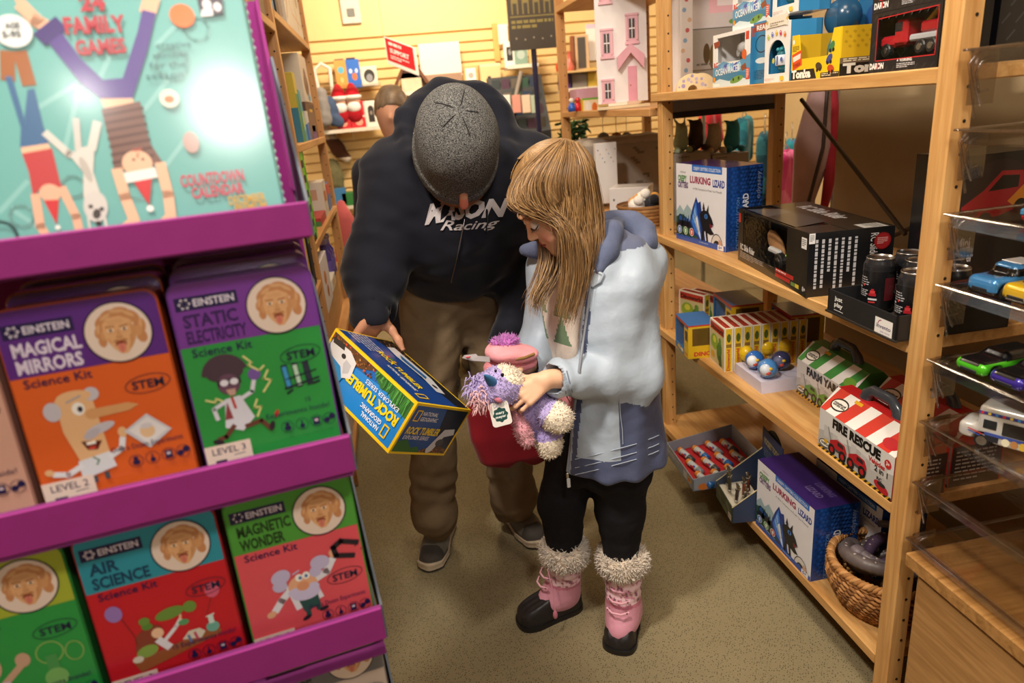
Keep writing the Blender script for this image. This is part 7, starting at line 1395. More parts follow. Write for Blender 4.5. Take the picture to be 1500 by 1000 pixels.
def toy_car(label,loc,rz,colr,kind,group='toy cars on the clear trays'):
    t=thing('toy_car',label,'toy car',loc,rz,group); L,W,Hh=(.130,.064,.026) if kind=='mini' else (.160,.064,.020)
    wx=L*.31
    def body(P):
        x=P[:,0]; top=.022+(.012 if kind=='mini' else .009)*np.exp(-((x-.0)/(L*.42))**4); d=rbx(P*V(1,1,1),(0,0,.021),(L/2,W/2,.0165 if kind=='mini' else .0125),.012); cab=rbx(P+np.stack([0*x,0*x,.0*x],1),(.012,0,.040 if kind=='mini' else .034),(L*(.27 if kind=='mini' else .24),W*.41,.016 if kind=='mini' else .011),.012); d=sm(d,cab,.010)
        for s in(-1,1):
            for a in(-1,1): d=smx(d,-(np.maximum(np.hypot(x-s*wx,P[:,2]-.013)-.0150,-(P[:,1]*a-W*.33))),.002)
        return d
    def colour(c):
        o=pick_col(len(c),colr); g=(c[:,2]>(.0375 if kind=='mini' else .0315))&(c[:,2]<(.050 if kind=='mini' else .041)); o[g]=lin('16181c')
        if kind=='muscle': o[(np.abs(c[:,1])<W*.30)&(c[:,2]>.026)]=lin('141416'); o[(c[:,2]>.041)]=lin('141416')
        if kind=='mini': o[(c[:,2]<.016)]=lin('2a2a2e')
        return o
    mb=sdf_mb(body,(-L/2-.01,-W/2-.01,0),(L/2+.01,W/2+.01,.075),.0032,'car_paint',colour,1); part('body',mb,t)
    for s in(-1,1):
        for a in(-1,1):
            m=MB(); m.cyl((s*wx,a*(W/2-.004)-(.005),.0128),.0128,.010,'141416','rubber',16,'y',.002); m.cyl((s*wx,a*(W/2-.004)-.0056 if a<0 else a*(W/2-.004)+.0046,.0128),.0078,.0012,'b9bcc2','polished_metal',12,'y'); part('wheel',m,t)
    for a in(-1,1): m=MB(); m.ell((-L/2+.007,a*W*.33,.026 if kind=='mini' else .021),(.004,.0075,.006 if kind=='mini' else .003),'dfe6ea','shiny_plastic',12); part('headlight',m,t)
    m=MB(); m.mat='matte_plastic'; m.box((-L/2+.001,0,.016),(.004,W*.5,.006),'1a1b1e',r=.001); part('grille',m,t)
    m=MB(); m.box((-L/2+.03,0,.0345 if kind=='mini' else .029),(.006,.016,.002),'1a1b1e','matte_plastic'); part('bonnet_scoop',m,t)
    if kind=='mini': m=MB(); m.box((.012,0,.0567),(L*.30,W*.62,.0012),'e2e4e6','car_paint',.0005); part('roof',m,t,'white roof')
    return t
toy_car('light blue toy mini car at the far end of the fourth tray',(1.045,.997,1.0135),0,'3f87c4','mini'); toy_car('yellow toy mini car beside the light blue one',(1.048,.928,1.0135),0,'e0b41a','mini'); toy_car('red toy mini car at the frame edge, beside the yellow one',(1.048,.858,1.0135),0,'b3202a','mini')
toy_car('lime green and black toy muscle car on the fifth tray',(1.045,.988,.8695),R(4),'4fc41f','muscle'); toy_car('purple and black toy muscle car between the green and the blue one',(1.048,.917,.8695),R(4),'3a2a9a','muscle'); toy_car('blue and black toy muscle car at the frame edge',(1.05,.846,.8695),R(4),'2a7fd0','muscle')
def ice_truck():
    t=thing('toy_truck','white toy ice-cream truck with pictures of cones on the sixth tray','toy car',(1.035,.915,.7435),R(118-180)); L,W=.185,.062
    # local: nose towards -x
    def body(P):
        x=P[:,0]; d=rbx(P,(.012,0,.046),(L/2-.014,W/2,.036),.008); hood=rbx(P,(-L/2+.016,0,.026),(.020,W/2-.002,.016),.010); d=sm(d,hood,.006); d=smx(d,-((x+.083)*-.70*-1*0+(-(x+L/2-.010)*.9-(-(P[:,2]-.03)*.55))*-1*0+1),.001) if False else d
        for s in(-.055,.048):
            for a in(-1,1): d=smx(d,-(np.maximum(np.hypot(x-s,P[:,2]-.014)-.0155,-(P[:,1]*a-W*.32))),.002)
        return d
    part('body',sdf_mb(body,(-L/2-.02,-W/2-.01,0),(L/2+.01,W/2+.01,.09),.0035,'car_paint','dcdcda',1),t)
    m=MB(); m.mat='printed_card'
    for sd in(-1,1):
        A=Art(m,(-L/2,-W/2-.0012,.0),(1,0,0),(0,0,1),L,.085) if sd<0 else Art(m,(L/2,W/2+.0012,.0),(-1,0,0),(0,0,1),L,.085); f=(lambda x:x) if sd<0 else (lambda x:100-x)
        R_=lambda a,b,c,d,col:A.rect(min(f(a),f(c)),b,max(f(a),f(c)),d,col)
        R_(15,7,96,10,'3a3a8a')
        for i in range(13): A.ell(f(18+6*i),8.5,1.5,1.5,('c8303a','e0c23a','3a8ac8')[i%3],n=8)
        R_(36,14,74,27,'2a2724'); A.ell(f(58),23,3,5,'e2c9a8'); A.ell(f(66),22.5,3,5,'e8b9b0'); R_(20,15,31,24,'1d2024'); R_(22,28,76,31,'3a4fa0'); R_(24,31,34,37,'22242c'); A.ell(f(40),34,3.4,4,'e8e0c4'); A.ell(f(47),34,3,4,'b8804a'); A.ell(f(54),34,3.2,4,'d9b23a'); A.ell(f(86),24,5,8,'d9703a',20); A.ell(f(84),18,3,4,'d9602c'); A.poly([(f(86)+7*math.cos(a)*(1 if i%2 else .55),37+5*math.sin(a)*(1 if i%2 else .55)) for i,a in enumerate(np.linspace(0,2*PI,16,endpoint=False))],'e08a2a'); A.line([(f(8),28),(f(20),31)],1.2,'c83a4a'); A.line([(f(8),30.5),(f(18),33)],1,'3a5ac0')
    part('side_pictures',m,t,'printed ice-cream pictures'); 
    for s in(-.055,.048):
        for a in(-1,1): m=MB(); m.cyl((s,a*(W/2-.004)-.005,.014),.0135,.010,'19191b','rubber',18,'y',.002); m.cyl((s,a*(W/2-.004)-.0058 if a<0 else a*(W/2-.004)+.0048,.014),.0088,.0012,'c4c6ca','polished_metal',14,'y'); part('wheel',m,t)
ice_truck()
t=thing('toy_bus','yellow toy bus on the lowest clear tray at the frame edge','toy car',(1.20,.955,.480),0); m=MB(); m.mat='car_paint'; m.box((0,0,.026),(.11,.05,.034),'dd9416',r=.007); m.box((-.04,0,.016),(.04,.046,.018),'dd9416',r=.006); part('body',m,t)
m=MB(); m.mat='matte_plastic'; m.box((.005,0,.034),(.085,.0508,.011),'1b1b1e',r=.002); part('windows',m,t)
for s in(-.035,.035):
    for a in(-1,1): m=MB(); m.cyl((s,a*.021-.004,.010),.010,.008,'161618','rubber',14,'y',.002); part('wheel',m,t)
# toy train on the third tray
t=thing('toy_train','blue and black toy locomotive with red wheels on the third tray','toy train',(1.10,.98,1.139),R(8)); m=MB(); m.mat='shiny_plastic'; m.lathe([(.0001,-.05),(.018,-.05),(.020,-.046),(.020,.0)],(-.01,0,.042),'1a1b1e','shiny_plastic',18,True,'x'); m.lathe([(.020,0),(.020,.05)],(-.01,0,.042),'2f5f8a','shiny_plastic',18,True,'x')
for q in(-.045,-.035,-.025): m.lathe([(.0205,q),(.0215,q+.002),(.0205,q+.004)],(-.01,0,.042),'2a2b2f','shiny_plastic',18,True,'x')
m.box((.055,0,.05),(.04,.045,.055),'2f5f8a','shiny_plastic',.004); m.cyl((-.04,0,.060),.007,.022,'2f5f8a','shiny_plastic',12); m.box((0,0,.020),(.14,.036,.012),'3f7fa8','shiny_plastic',.003); part('locomotive_body',m,t)
for s in(-.045,-.01,.03,.06):
    for a in(-1,1): m=MB(); m.cyl((s,a*.020-.003,.013),.012,.006,'b8262c','shiny_plastic',16,'y',.001); part('wheel',m,t)
# dark boxes seen through the trays
def racer(F):
    A=F['front']; h=A.h; A.ell(34,h*.30,33,h*.26,'2a2024'); A.poly([(4,h*.34),(22,h*.24),(36,h*.12),(54,h*.13),(62,h*.24),(60,h*.36),(40,h*.42),(20,h*.44),(6,h*.44)],'a3202a'); A.poly([(26,h*.25),(37,h*.15),(52,h*.16),(52,h*.24)],'1a1416'); A.poly([(44,h*.33),(60,h*.20),(62,h*.30),(52,h*.38)],'d98a2a'); A.ell(26,h*.44,6,h*.05,'141416'); A.ell(56,h*.38,6,h*.06,'141416'); A.text('RC Racer',66,h*.26,h*.09,'b9b9bf',w=30,bold=.02); A.text('Mini',4,h*.62,h*.07,'c9c9cf',w=12,bold=.03); A.text('Racer',4,h*.72,h*.07,'c9c9cf',w=16,bold=.03); A.line([(0,h*.80),(100,h*.92)],.4,'4a4a50')
plain_box('rc_racer_box','black RC racer box with red car picture behind the pine post','toy box',.28,.13,.315,'17171a',(1.31,1.34,.905),0,racer)
def yfill(t,g):
    x0,z0,x1,z1,d,w,h=g
    for i,(x,z,c,l) in enumerate(((-.01,z0+.002,'b3202a','red toy truck'),(.075,z0+.002,'c9c81f','yellow-green toy car'))):
        m=MB(); m.mat='shiny_plastic'; m.box((x,-.02,z+.022),(.07,.036,.020),c,r=.008); m.box((x+.006,-.02,z+.040),(.042,.032,.020),c if i else '1c1c20',r=.008)
        for a in(-.022,.022): m.cyl((x+a,-.042,z+.013),.013,.012,'141416','rubber',14,'y',.002); m.cyl((x+a,-.0430,z+.013),.007,.002,'c4c6ca','polished_metal',12,'y')
        part('toy_car',m,t,l)
    m=MB(); m.mat='shiny_plastic'; m.box((.085,-.02,z0+.085),(.07,.036,.02),'c9c81f',r=.008); m.box((.09,-.02,z0+.103),(.04,.03,.018),'1c1c20',r=.007); m.box((.085,-.02,z0+.072),(.09,.05,.003),'2a2a2e'); part('upper_car',m,t,'yellow-green toy car')
def dprint(F,m,wdh):
    A=F['front']; h=A.h
    for i in range(10):
        for j in range(7):
            x,y=5+i*10+(j%2)*5,6+j*10
            if x<96 and y<h-4 and not(18<x<98 and h*.12<y<h*.80): A.line([(x-2.4,y+2.6),(x+2.4,y-2.6)],1.2,'3c3c42')
    A.text('METAL',22,h-6,7,'d0742c',w=24,bold=.05)
window_box('toy_truck_box','black diamond-plate window box with yellow-green cars, top right corner','toy box',.28,.10,.20,'1a1a1e',(.22,.22,.98,.90),V(1.235,1.20,1.4),0,yfill,None,'gloss_card',dprint,'202024')
# ================================================================ LEFT SHELVES
def lbox(name,label,cat,y0,y1,z,h,d,c,printing=None,x=-.315,group=None,mat='printed_card',lean=0):
    m,F=carton(y1-y0,d,h,c,mat)
    if printing: printing(F)
    return single(name,m,label,cat,(x-d/2,(y0+y1)/2,z),0,group,(0,lean,R(90)) if lean else (0,0,R(90)))
def pr(*ops):
    def f(F):
        A=F['front']; h=A.h
        for o in ops:
            k=o[0]; 
            if k=='r': A.rect(o[1],o[2]*h,o[3],o[4]*h,o[5])
            if k=='e': A.ell(o[1],o[2]*h,o[3],o[4]*h,o[5])
            if k=='t': A.text(o[1],o[2],o[3]*h,o[4]*h,o[5],w=o[6],bold=.04)
            if k=='p': A.para(o[1],o[2]*h,o[3],o[4]*h,o[5],o[6],.5)
            if k=='l': A.line([(a,b*h) for a,b in o[1]],o[2],o[3])
        L=F['left']; H=L.h
        for o in ops:
            if o[0]=='s': L.rect(o[1],o[2]*H,o[3],o[4]*H,o[5])
            if o[0]=='sp': L.para(o[1],o[2]*H,o[3],o[4]*H,o[5],o[6],.5)
            if o[0]=='se': L.ell(o[1],o[2]*H,o[3],o[4]*H,o[5])
    return f
# first bay, above the purple stand
lbox('puzzle_box','grey puzzle box on the highest visible shelf, nearest bay','puzzle box',2.10,2.34,1.725,.20,.25,'8d8480',pr(('r',8,.2,92,.8,'b9aa9a'),('s',6,.1,94,.9,'a89a8c')))
lbox('puzzle_box','brown puzzle box beside the grey one on the highest shelf','puzzle box',2.36,2.49,1.725,.26,.25,'6b5a48',pr(('r',10,.1,90,.4,'c9b89a'),('s',6,.1,94,.5,'c2b49a')))
spine=['a84a3a','d8b04a','4a6a8a','8a4a6a','c9c2b4','3a5a4a','b86a3a','5a4a7a','d0c4a8','2f4a6a','a83a4a','c98a3a']
for i in range(10): lbox('board_game','slim upright board game in the row on the nearest left shelf','board game',1.92+.042*i,1.958+.042*i,1.27,.235+.012*((i*5)%4),.20,spine[i],pr(('r',10,.1,90,.3,'e6dccb'),('p',20,.4,60,.4,8,'e9dfcf'),('r',10,.84,90,.92,spine[(i+3)%12]),('s',10,.08,90,.5,spine[(i+5)%12]),('sp',14,.6,70,.3,4,'e6dccb')),group='slim board games on the nearest left shelf')
lbox('leaf_game_box','grey game box with a green leaf beside the near post','board game',2.35,2.47,1.27,.26,.22,'a39f98',pr(('e',50,.22,26,.10,'5a8a4a'),('l',[(50,.22),(50,.5)],3,'4a6a3a'),('e',40,.6,20,.07,'c8693a'),('e',60,.75,24,.08,'3f6a9a'),('se',50,.2,22,.09,'5a8a4a'),('se',40,.6,24,.08,'c8693a')))
lbox('dark_game_box','black game box with green corners under the leafy game','board game',2.28,2.47,.885-.02,.30,.2,'1c1d1c',pr(('r',20,.08,80,.3,'4fae2f'),('s',10,.1,90,.3,'4fae2f')))
lbox('white_card_box','white and purple card box below the purple stand lip','box',2.20,2.30,.865,.27,.2,'cfc9d2',pr(('r',0,.7,100,1,'5a3a7a'),('s',0,.72,100,1,'5a3a7a')),x=-.305)
lbox('yellow_book','yellow edged book beside the white and purple box','book',2.305,2.335,.865,.29,.2,'c9a23a',pr(('s',10,.1,90,.9,'d8c69a')),x=-.305)
lbox('black_book','black book with green lettering against the near left post','book',2.42,2.49,.865,.30,.2,'191a1c',pr(('t','S',30,.5,.12,'7fae2f',40),('s',20,.3,60,.36,'7fae2f')),x=-.31)
for i in range(6): lbox('picture_book','upright picture book on the lower left shelf, nearest bay','book',1.95+.075*i,2.01+.075*i,.48,.27,.2,spine[(i*5+2)%12],pr(('r',15,.15,85,.4,'e2d8c6'),('s',15,.15,85,.5,spine[(i+4)%12])),group='picture books low on the nearest left shelf')
# second bay
lbox('wall_map_box','large pale box with brown branching lines on the highest shelf, second bay','box',3.10,3.72,1.775,.42,.12,'cfc8bf',pr(('l',[(5,.9),(30,.5),(60,.55),(95,.1)],2,'a87a4a'),('l',[(30,.5),(40,.1)],1.6,'b88a5a'),('l',[(60,.55),(70,.9)],1.6,'a87a4a'),('e',20,.3,7,.06,'b8a48c'),('e',80,.6,8,.07,'a89a88'),('l',[(0,.3),(40,.8),(100,.85)],1.2,'c9a26a'),('s',10,.1,90,.9,'b9aa98'),('sp',10,.2,80,.6,5,'8a6a4a')))
lbox('blue_book','blue book standing at the near end of the highest second-bay shelf','book',2.68,2.74,1.775,.26,.2,'2f7ea8',pr(('s',10,.2,90,.6,'9fc8d8')))
lbox('dark_book','dark navy book beside the blue one on the highest second-bay shelf','book',2.80,2.88,1.775,.30,.2,'1c1f3a',pr(('s',10,.2,90,.4,'4a4f7a')))
lbox('ice_cream_puzzle','pale puzzle box picturing a brown mound, upper second-bay shelf','puzzle box',3.28,3.58,1.34+.16,.20,.2,'d8cdbf',pr(('e',50,.62,30,.24,'6f4f3e'),('e',50,.45,18,.18,'7f5f4c'),('e',66,.9,20,.08,'5aa0c8'),('s',20,.4,80,.95,'6f4f3e'),('se',50,.9,30,.06,'5aa0c8')))
lbox('brown_game_box','brown box lying flat under the mound puzzle','box',3.22,3.62,1.34,.158,.22,'5a3a2a',pr(('r',10,.2,90,.8,'7a5a4a'),('s',10,.2,90,.8,'6f4f40')))
lbox('leaf_card','white upright card with green leaf on the second-bay shelf','card',2.66,2.86,1.34,.29,.05,'d6d2c8',pr(('e',50,.3,22,.13,'5a8a3f'),('l',[(50,.4),(50,.8)],4,'5a7a3a'),('se',50,.3,30,.1,'5a8a3f')),x=-.34)
lbox('green_yellow_book','yellow and green book upright on the second-bay shelf','book',2.92,3.0,1.34,.26,.18,'c9b43a',pr(('r',0,.3,100,1,'3f8a4a'),('s',0,.25,45,1,'3f8a4a'),('s',50,.5,100,1,'2f7a9a')))
lbox('teal_book','teal and blue picture book leaning beside the yellow one','book',3.02,3.10,1.34,.20,.18,'3f9aa8',pr(('e',50,.6,30,.2,'c8d85a'),('s',10,.4,90,1,'3a6ab0'),('se',50,.3,30,.1,'c8693a')))
lbox('purple_pack','grey and purple pack with yellow cap on the second-bay shelf','pack',3.36,3.52,1.34,.13,.1,'b9b2b4',pr(('r',0,.55,100,1,'6a3f9a'),('r',10,0,90,.1,'d8b02a'),('s',0,.55,100,1,'6a3f9a'),('s',0,0,100,.12,'d8b02a'),('se',50,.3,24,.16,'3a3a40'),('sp',10,.6,80,.3,3,'a98ac8')))
lbox('blue_pack','small blue and white pack beside the purple one','pack',3.18,3.28,1.34,.12,.08,'4a7ac0',pr(('r',0,0,100,.4,'e0dcd8'),('s',0,0,100,.45,'e0dcd8'),('s',20,.5,80,.8,'7a4aa8')))
def stripes(F):
    for k in('front','left'):
        A=F[k]; 
        for i in range(12): 
            if i%2: A.rect(0,A.h*i/12,62,A.h*(i+1)/12,'15170f')
            else: A.rect(62,A.h*i/12,100,A.h*(i+1)/12,'4f9a1c')
lbox('striped_game_box','bright green and black striped tall box on the second-bay shelf','game box',2.62,2.74,.99,.32,.10,'76c81f',stripes,x=-.306)
lbox('white_orange_pack','white pack with orange letters on the lower second-bay shelf','pack',2.72,2.86,.99-.11,.10,.05,'d9d4d2',None) if False else None
lbox('red_book','red and green book lying on the second-bay middle shelf','book',3.02,3.3,.99,.035,.2,'a8303a',pr(('s',0,.4,100,1,'3f7a4a')))
lbox('white_box','white box standing on the second-bay middle shelf','box',3.32,3.50,.99,.16,.14,'d8d2c8',pr(('r',20,.3,80,.6,'c8693a'),('s',20,.2,80,.5,'c8a08a')))
lbox('blue_red_box','blue and red toy box at the far end of the second-bay middle shelf','toy box',3.54,3.70,.99,.13,.14,'2f5fa0',pr(('r',0,0,100,.4,'b8303a'),('s',0,0,100,.5,'b8303a')))
lbox('picture_card_pack','white pack with an orange animal on the second-bay lower shelf','pack',2.66,2.94,.70,.20,.06,'d6d0d4',pr(('e',40,.4,14,.14,'c8742c'),('e',50,.7,12,.12,'a85a24'),('se',50,.4,30,.12,'c8742c')),x=-.31)
m=MB(); m.mat='beech_along_y'; m.box((0,0,.10),(.30,1.17,.20),r=.003); single('wooden_plinth',m,'beech plinth block on the lower board of the second left bay','plinth',(-.49,3.18,.4905))
lbox('paper_box','white flat box on the plinth in the second left bay','box',3.02,3.22,.70,.05,.16,'d9d4cc',pr(('e',50,.5,20,.3,'d8a05a')))
for i in range(3):
    m=MB(); m.lathe([(.0001,0),(.030,0),(.032,.01),(.032,.12),(.018,.145),(.018,.17),(.0001,.17)],(0,0,0),'4a3a8a','shiny_plastic',18); m.lathe([(.0185,.17),(.020,.172),(.020,.195),(.0001,.197)],(0,0,0),'a89ad0','shiny_plastic',16); m.lathe([(.0323,.03),(.0323,.09)],(0,0,0),'6a5ab0','printed_card',18)
    single('purple_bottle',m,('purple bottle nearest on the plinth, second left bay','purple bottle in the middle of three on the plinth','purple bottle furthest of three on the plinth')[i],'bottle',(-.36,3.34+.085*i,.691),0)
for i in range(5): lbox('white_book','pale book standing low in the second left bay','book',2.72+.05*i,2.76+.05*i,.12,.27,.2,('d6d2d0','b9b4c4','c9c2b4','8a86a8','d0c9c0')[i],pr(('s',20,.1,80,.3,'8a86a0')),group='pale books low in the second left bay')
# ================================================================ BACK OF THE SHOP
def scale_at(p): return float((np.array(p)-EYE)@_fw)/F_
def fb(name,label,cat,px,py,wp,hp,Y,d,c,printing=None,group=None,mat='printed_card',rz=0):
    """an upright carton facing the camera side, measured by its centre and size in the photo at distance Y"""
    p=at(px,py,Y=Y); k=scale_at(p); w,h=wp*k,hp*k*1.03; m,F=carton(w,d,h,c,mat)
    if printing: printing(F)
    return single(name,m,label,cat,(p[0],Y+d/2,p[2]-h/2),rz,group)
WY=6.185
def ledge(label,x0,x1,py,Y=WY-.16,c='clear_acrylic'):
    a,b=at(x0,py,Y=Y),at(x1,py,Y=Y); m=MB(); m.mat=c; m.box((0,0,0),(b[0]-a[0],.22,.008),'d9d2c2'); m.box((0,-.107,.012),(b[0]-a[0],.005,.025),'d9d2c2'); m.prism([(0,0),(.11,0),(.11,-.07)],(-.02,0,-.004),(0,1,0),(0,0,1),(.006,0,0),'cfc8b8'); return single('wall_ledge',m,label,'shelf',((a[0]+b[0])/2,Y,(a[2]+b[2])/2-.01))
ledge('upper display ledge on the yellow slat wall under the orange and blue books',466,560,128); ledge('lower display ledge on the slat wall under the red boxes',474,562,190,c='plain_card'); ledge('white ledge on the slat wall under the wooden birdhouse',672,740,131,c='plain_card'); ledge('white ledge on the slat wall under the framed prints',740,785,98,c='plain_card')
ledge('ledge low on the back wall carrying the green tray and blue box',490,542,301,c='plain_card'); ledge('wall ledge under the dark-roofed wooden house',588,622,137,c='plain_card'); ledge('wall ledge under the purple, grey and yellow boxes',820,878,131,c='plain_card')
fr=lambda *o:pr(*o)
fb('orange_book','orange picture book on the upper wall ledge','book',500,109,17,38,WY-.2,.03,'d89a4a',fr(('e',50,.35,26,.12,'5fb0c8'),('e',50,.7,14,.1,'e9c27a'))); fb('blue_book','blue picture book on the upper wall ledge beside the orange one','book',518,108,19,38,WY-.2,.03,'2a6ac8',fr(('e',55,.6,20,.13,'d8743a'),('e',30,.4,12,.08,'e2e2e6'),('e',74,.4,12,.08,'c9d2e8')))
fb('picture_card','dark framed picture card above the orange book','card',497,93,13,12,WY-.1,.02,'4a3a3a',fr(('e',50,.5,28,.3,'d8b8a0'))); fb('picture_card','dark framed picture card above the blue book','card',514,91,13,12,WY-.1,.02,'2a2a4a',fr(('e',50,.5,30,.3,'d8a8a0')))
fb('ring_toy_box','white box with a black ring toy on the upper wall ledge','toy box',541,111,23,26,WY-.2,.06,'e0d8c8',fr(('e',50,.5,34,.34,'2a2622'),('e',50,.6,20,.2,'8a8a90')))
m=MB(); m.tube([(-.05,0,0),(-.06,0,.20),(0,0,.24),(.06,0,.20),(.05,0,0)],.016,'e4dccf','matte_plastic',10); p=at(478,140,Y=WY-.15); single('white_arch_toy',m,'white arch-shaped hanging toy left of the orange book','toy',p)
def santa(label,px,py):
    p=at(px,py,Y=WY-.2); t=thing('santa_plush',label,'soft toy',p); m=MB(); m.ell((0,0,0),(.06,.05,.06),'d8a890','brushed_fleece',14); part('head',m,t); m=MB(); m.ell((0,-.02,-.055),(.055,.04,.05),'e9e4e0','plush_fur',14); part('beard',m,t); m=MB(); m.lathe([(.066,.02),(.05,.07),(.02,.12),(.0001,.13)],(0,0,0),'b8202c','brushed_fleece',16); part('hat',m,t,'red hat'); m=MB(); m.lathe([(.05,.0),(.072,.012),(.072,.03),(.05,.04)],(0,0,0),'ece6e0','plush_fur',16); part('hat_trim',m,t); m=MB(); m.ell((0,0,-.11),(.07,.05,.07),'a8202a','brushed_fleece',14); part('body',m,t)
santa('santa soft toy at the left above the red boxes',497,148); santa('santa soft toy at the right above the red boxes',517,146)
rp=fr(('e',50,.3,26,.16,'3a6a5a'),('e',50,.7,24,.12,'e2a08a'),('r',10,.48,90,.54,'e8c8c0'))
fb('red_toy_box','red boxed toy with green picture, left of the pair on the wall','toy box',503,174,20,34,WY-.22,.07,'c8202c',rp); fb('red_toy_box','red boxed toy, larger and right of the pair on the wall','toy box',525,170,23,40,WY-.22,.07,'cc1f2b',rp)
fb('teddy_box','white box with a dark arched window beside the red boxes','toy box',544,167,20,36,WY-.22,.06,'e6e0d6',fr(('r',28,.3,72,.8,'2a2420'),('e',50,.32,22,.14,'2a2420'),('e',50,.45,10,.08,'8a7a70')))
def hang(name,label,cat,px,py,Y,f,c,R_=.16):
    p=at(px,py,Y=Y); return single(name,sdf_mb(lambda P:f(P)+.004*vnoise(P,50,3),(-R_,-R_,-R_),(R_,R_,R_),.011,'brushed_fleece',c,1),label,cat,p)
hang('blue_mitten','dusty blue mitten toy hanging left of the red boxes','soft toy',485,163,WY-.25,lambda P:sm(elp(P,(0,0,0),(.06,.04,.12)),elp(P,(.05,0,-.08),(.04,.035,.05)),.03),'4a5a78'); hang('grey_sock_toy','grey hanging sock toy at the slat wall beside the left shelf','soft toy',474,160,WY-.3,lambda P:cap(P,(0,0,.12),(0,0,-.08),.045,.055),'8a8684')
def dogcol(c): o=pick_col(len(c),'4a2f24'); o[c[:,2]>.05]=lin('a89a8e'); o[c[:,2]<-.11]=lin('c9bdb0'); return o
hang('brown_dog_plush','brown and cream dog soft toy hanging on the wall','soft toy',490,212,WY-.06,lambda P:sm(cap(P,(-.06,0,.13),(.03,0,-.05),.05,.06),cap(P,(.03,0,-.05),(.09,-.03,-.12),.045,.035),.03),dogcol,.20)
hang('olive_bag','olive cloth bag hanging below the dog toy','bag',490,262,WY-.045,lambda P:elp(P,(0,0,0),(.08,.055,.17)),'6f6a4c',.2)
fb('green_toy_tray','green toy tray low on the back wall beside the man','tray',520,291,36,18,WY-.24,.14,'2f7a3a'); fb('blue_toy_box','small blue box low on the back wall','box',499,288,16,22,WY-.24,.1,'3a7ab0')
m=MB(); q=at(512,372,Y=4.6); m.lathe([(.0001,0),(.09,.0),(.11,.12),(.10,.50),(.07,.80),(.02,.92),(.0001,.93)],(0,0,0),'b85a5c','woven_cloth',18,True,'z',1,.6); single('pink_cloth_sack',m,'tall pink cloth sack standing behind the man by the left shelf','sack',(q[0],4.6,0))
# plain grey panel with a dark square high on the wall
p=at(512,5,Y=WY); m=MB(); m.box((0,0,0),(.15,.05,.30),'cfc8bc','plain_card',.004); single('wall_unit',m,'pale grey wall unit with a dark square, high on the yellow wall','wall unit',p); o=COL.objects[-1] if False else None
m=MB(); m.box((0,-.028,-.07),(.06,.006,.06),'6a6a64','matte_plastic',.002); u=[q for q in COL.objects if q.name.startswith('wall_unit')][0]; part('dark_square',m,u)
# red sign, angled
a,b,c_,d_=at(562,53,Y=5.7),at(608,70,Y=5.45),at(603,101,Y=5.45),at(568,93,Y=5.7); c_=d_+(b-a); m=MB(); m.mat='printed_card'; u=b-a; v=a-d_; n=nrm(np.cross(u,v)); m.add([a-a,b-a,c_-a,d_-a]+[a-a-n*.004,b-a-n*.004,c_-a-n*.004,d_-a-n*.004],[(3,2,1,0),(4,5,6,7),(0,1,5,4),(1,2,6,5),(2,3,7,6),(3,0,4,7)],'f0e4e0'); A=Art(m,d_-a,u,a-d_,np.linalg.norm(u),np.linalg.norm(v)); 
H_=A.h; A.poly([(3,H_*.04),(92,H_*.04),(92,H_*.86),(3,H_*.86)],'c4202e'); A.para(12,H_*.14,70,H_*.16,1,'f0dcdc',.7,2); A.text('SUPPORT',14,H_*.52,H_*.15,'f0dcdc',w=62,bold=.05); A.para(14,H_*.62,60,H_*.16,2,'f0dcdc',.5)
t=single('red_sign',m,'red and white paper sign hanging at an angle over the back wall','sign',a); m=MB(); m.tube([V(0,0,0),V(-.01,.05,.5)],.003,'8a7a5a','matte_plastic',6); m.M=Matrix(); part('sign_cord',m,t)
# little wooden houses and prints
def house(label,px,py,s,roof,wall):
    p=at(px,py,Y=WY-.2); t=thing('birdhouse',label,'wooden toy',p); m=MB(); m.mat='plain_card'; m.box((0,0,.07*s),(.16*s,.12,.14*s),wall); part('walls',m,t); m=MB(); m.mat='plain_card'
    for q in(-1,1): m.prism([(0,.30*s),(q*.14*s,.06*s),(q*.115*s,.05*s),(0,.26*s)],(0,-.08,0),(1,0,0),(0,0,1),(0,.16,0),roof)
    m.prism([(0,.26*s),(-.10*s,.10*s),(.10*s,.10*s)],(0,-.06,0),(1,0,0),(0,0,1),(0,.10,0),'4a2a1e'); part('roof',m,t)
house('dark-roofed wooden house toy under the red sign',604,134,1.0,'6a4028','d9c2a4')
def bh(F): A=F['front']; A.ell(42,A.h*.55,9,9,'2a1c14'); A.rect(0,0,100,A.h*.10,'e6d2a8')
fb('wooden_birdhouse','pale wooden birdhouse box with a round hole','birdhouse',719,112,30,34,WY-.2,.14,'d8bd8a',bh); fb('framed_print','pale framed print left of the birdhouse','picture',690,112,20,28,WY-.15,.03,'cfa86a',fr(('r',14,.1,86,.9,'e6e0d6'),('e',50,.45,20,.14,'a89a90')))
fb('pale_backlit_panel','large pale pink panel standing against the slat wall','panel',645,88,60,46,WY-.12,.04,'e2d0c8'); fb('brown_base_box','brown box under the pale pink panel','box',646,116,62,14,WY-.2,.12,'9a7a62')
fb('white_card_sign','white card sign on the slat wall beside the dark banner','sign',737,50,14,26,WY-.06,.02,'f0ead8'); fb('wood_strip','thin wooden strip fixed on the slat wall','trim',727,62,8,50,WY-.019,.03,'d8a860')
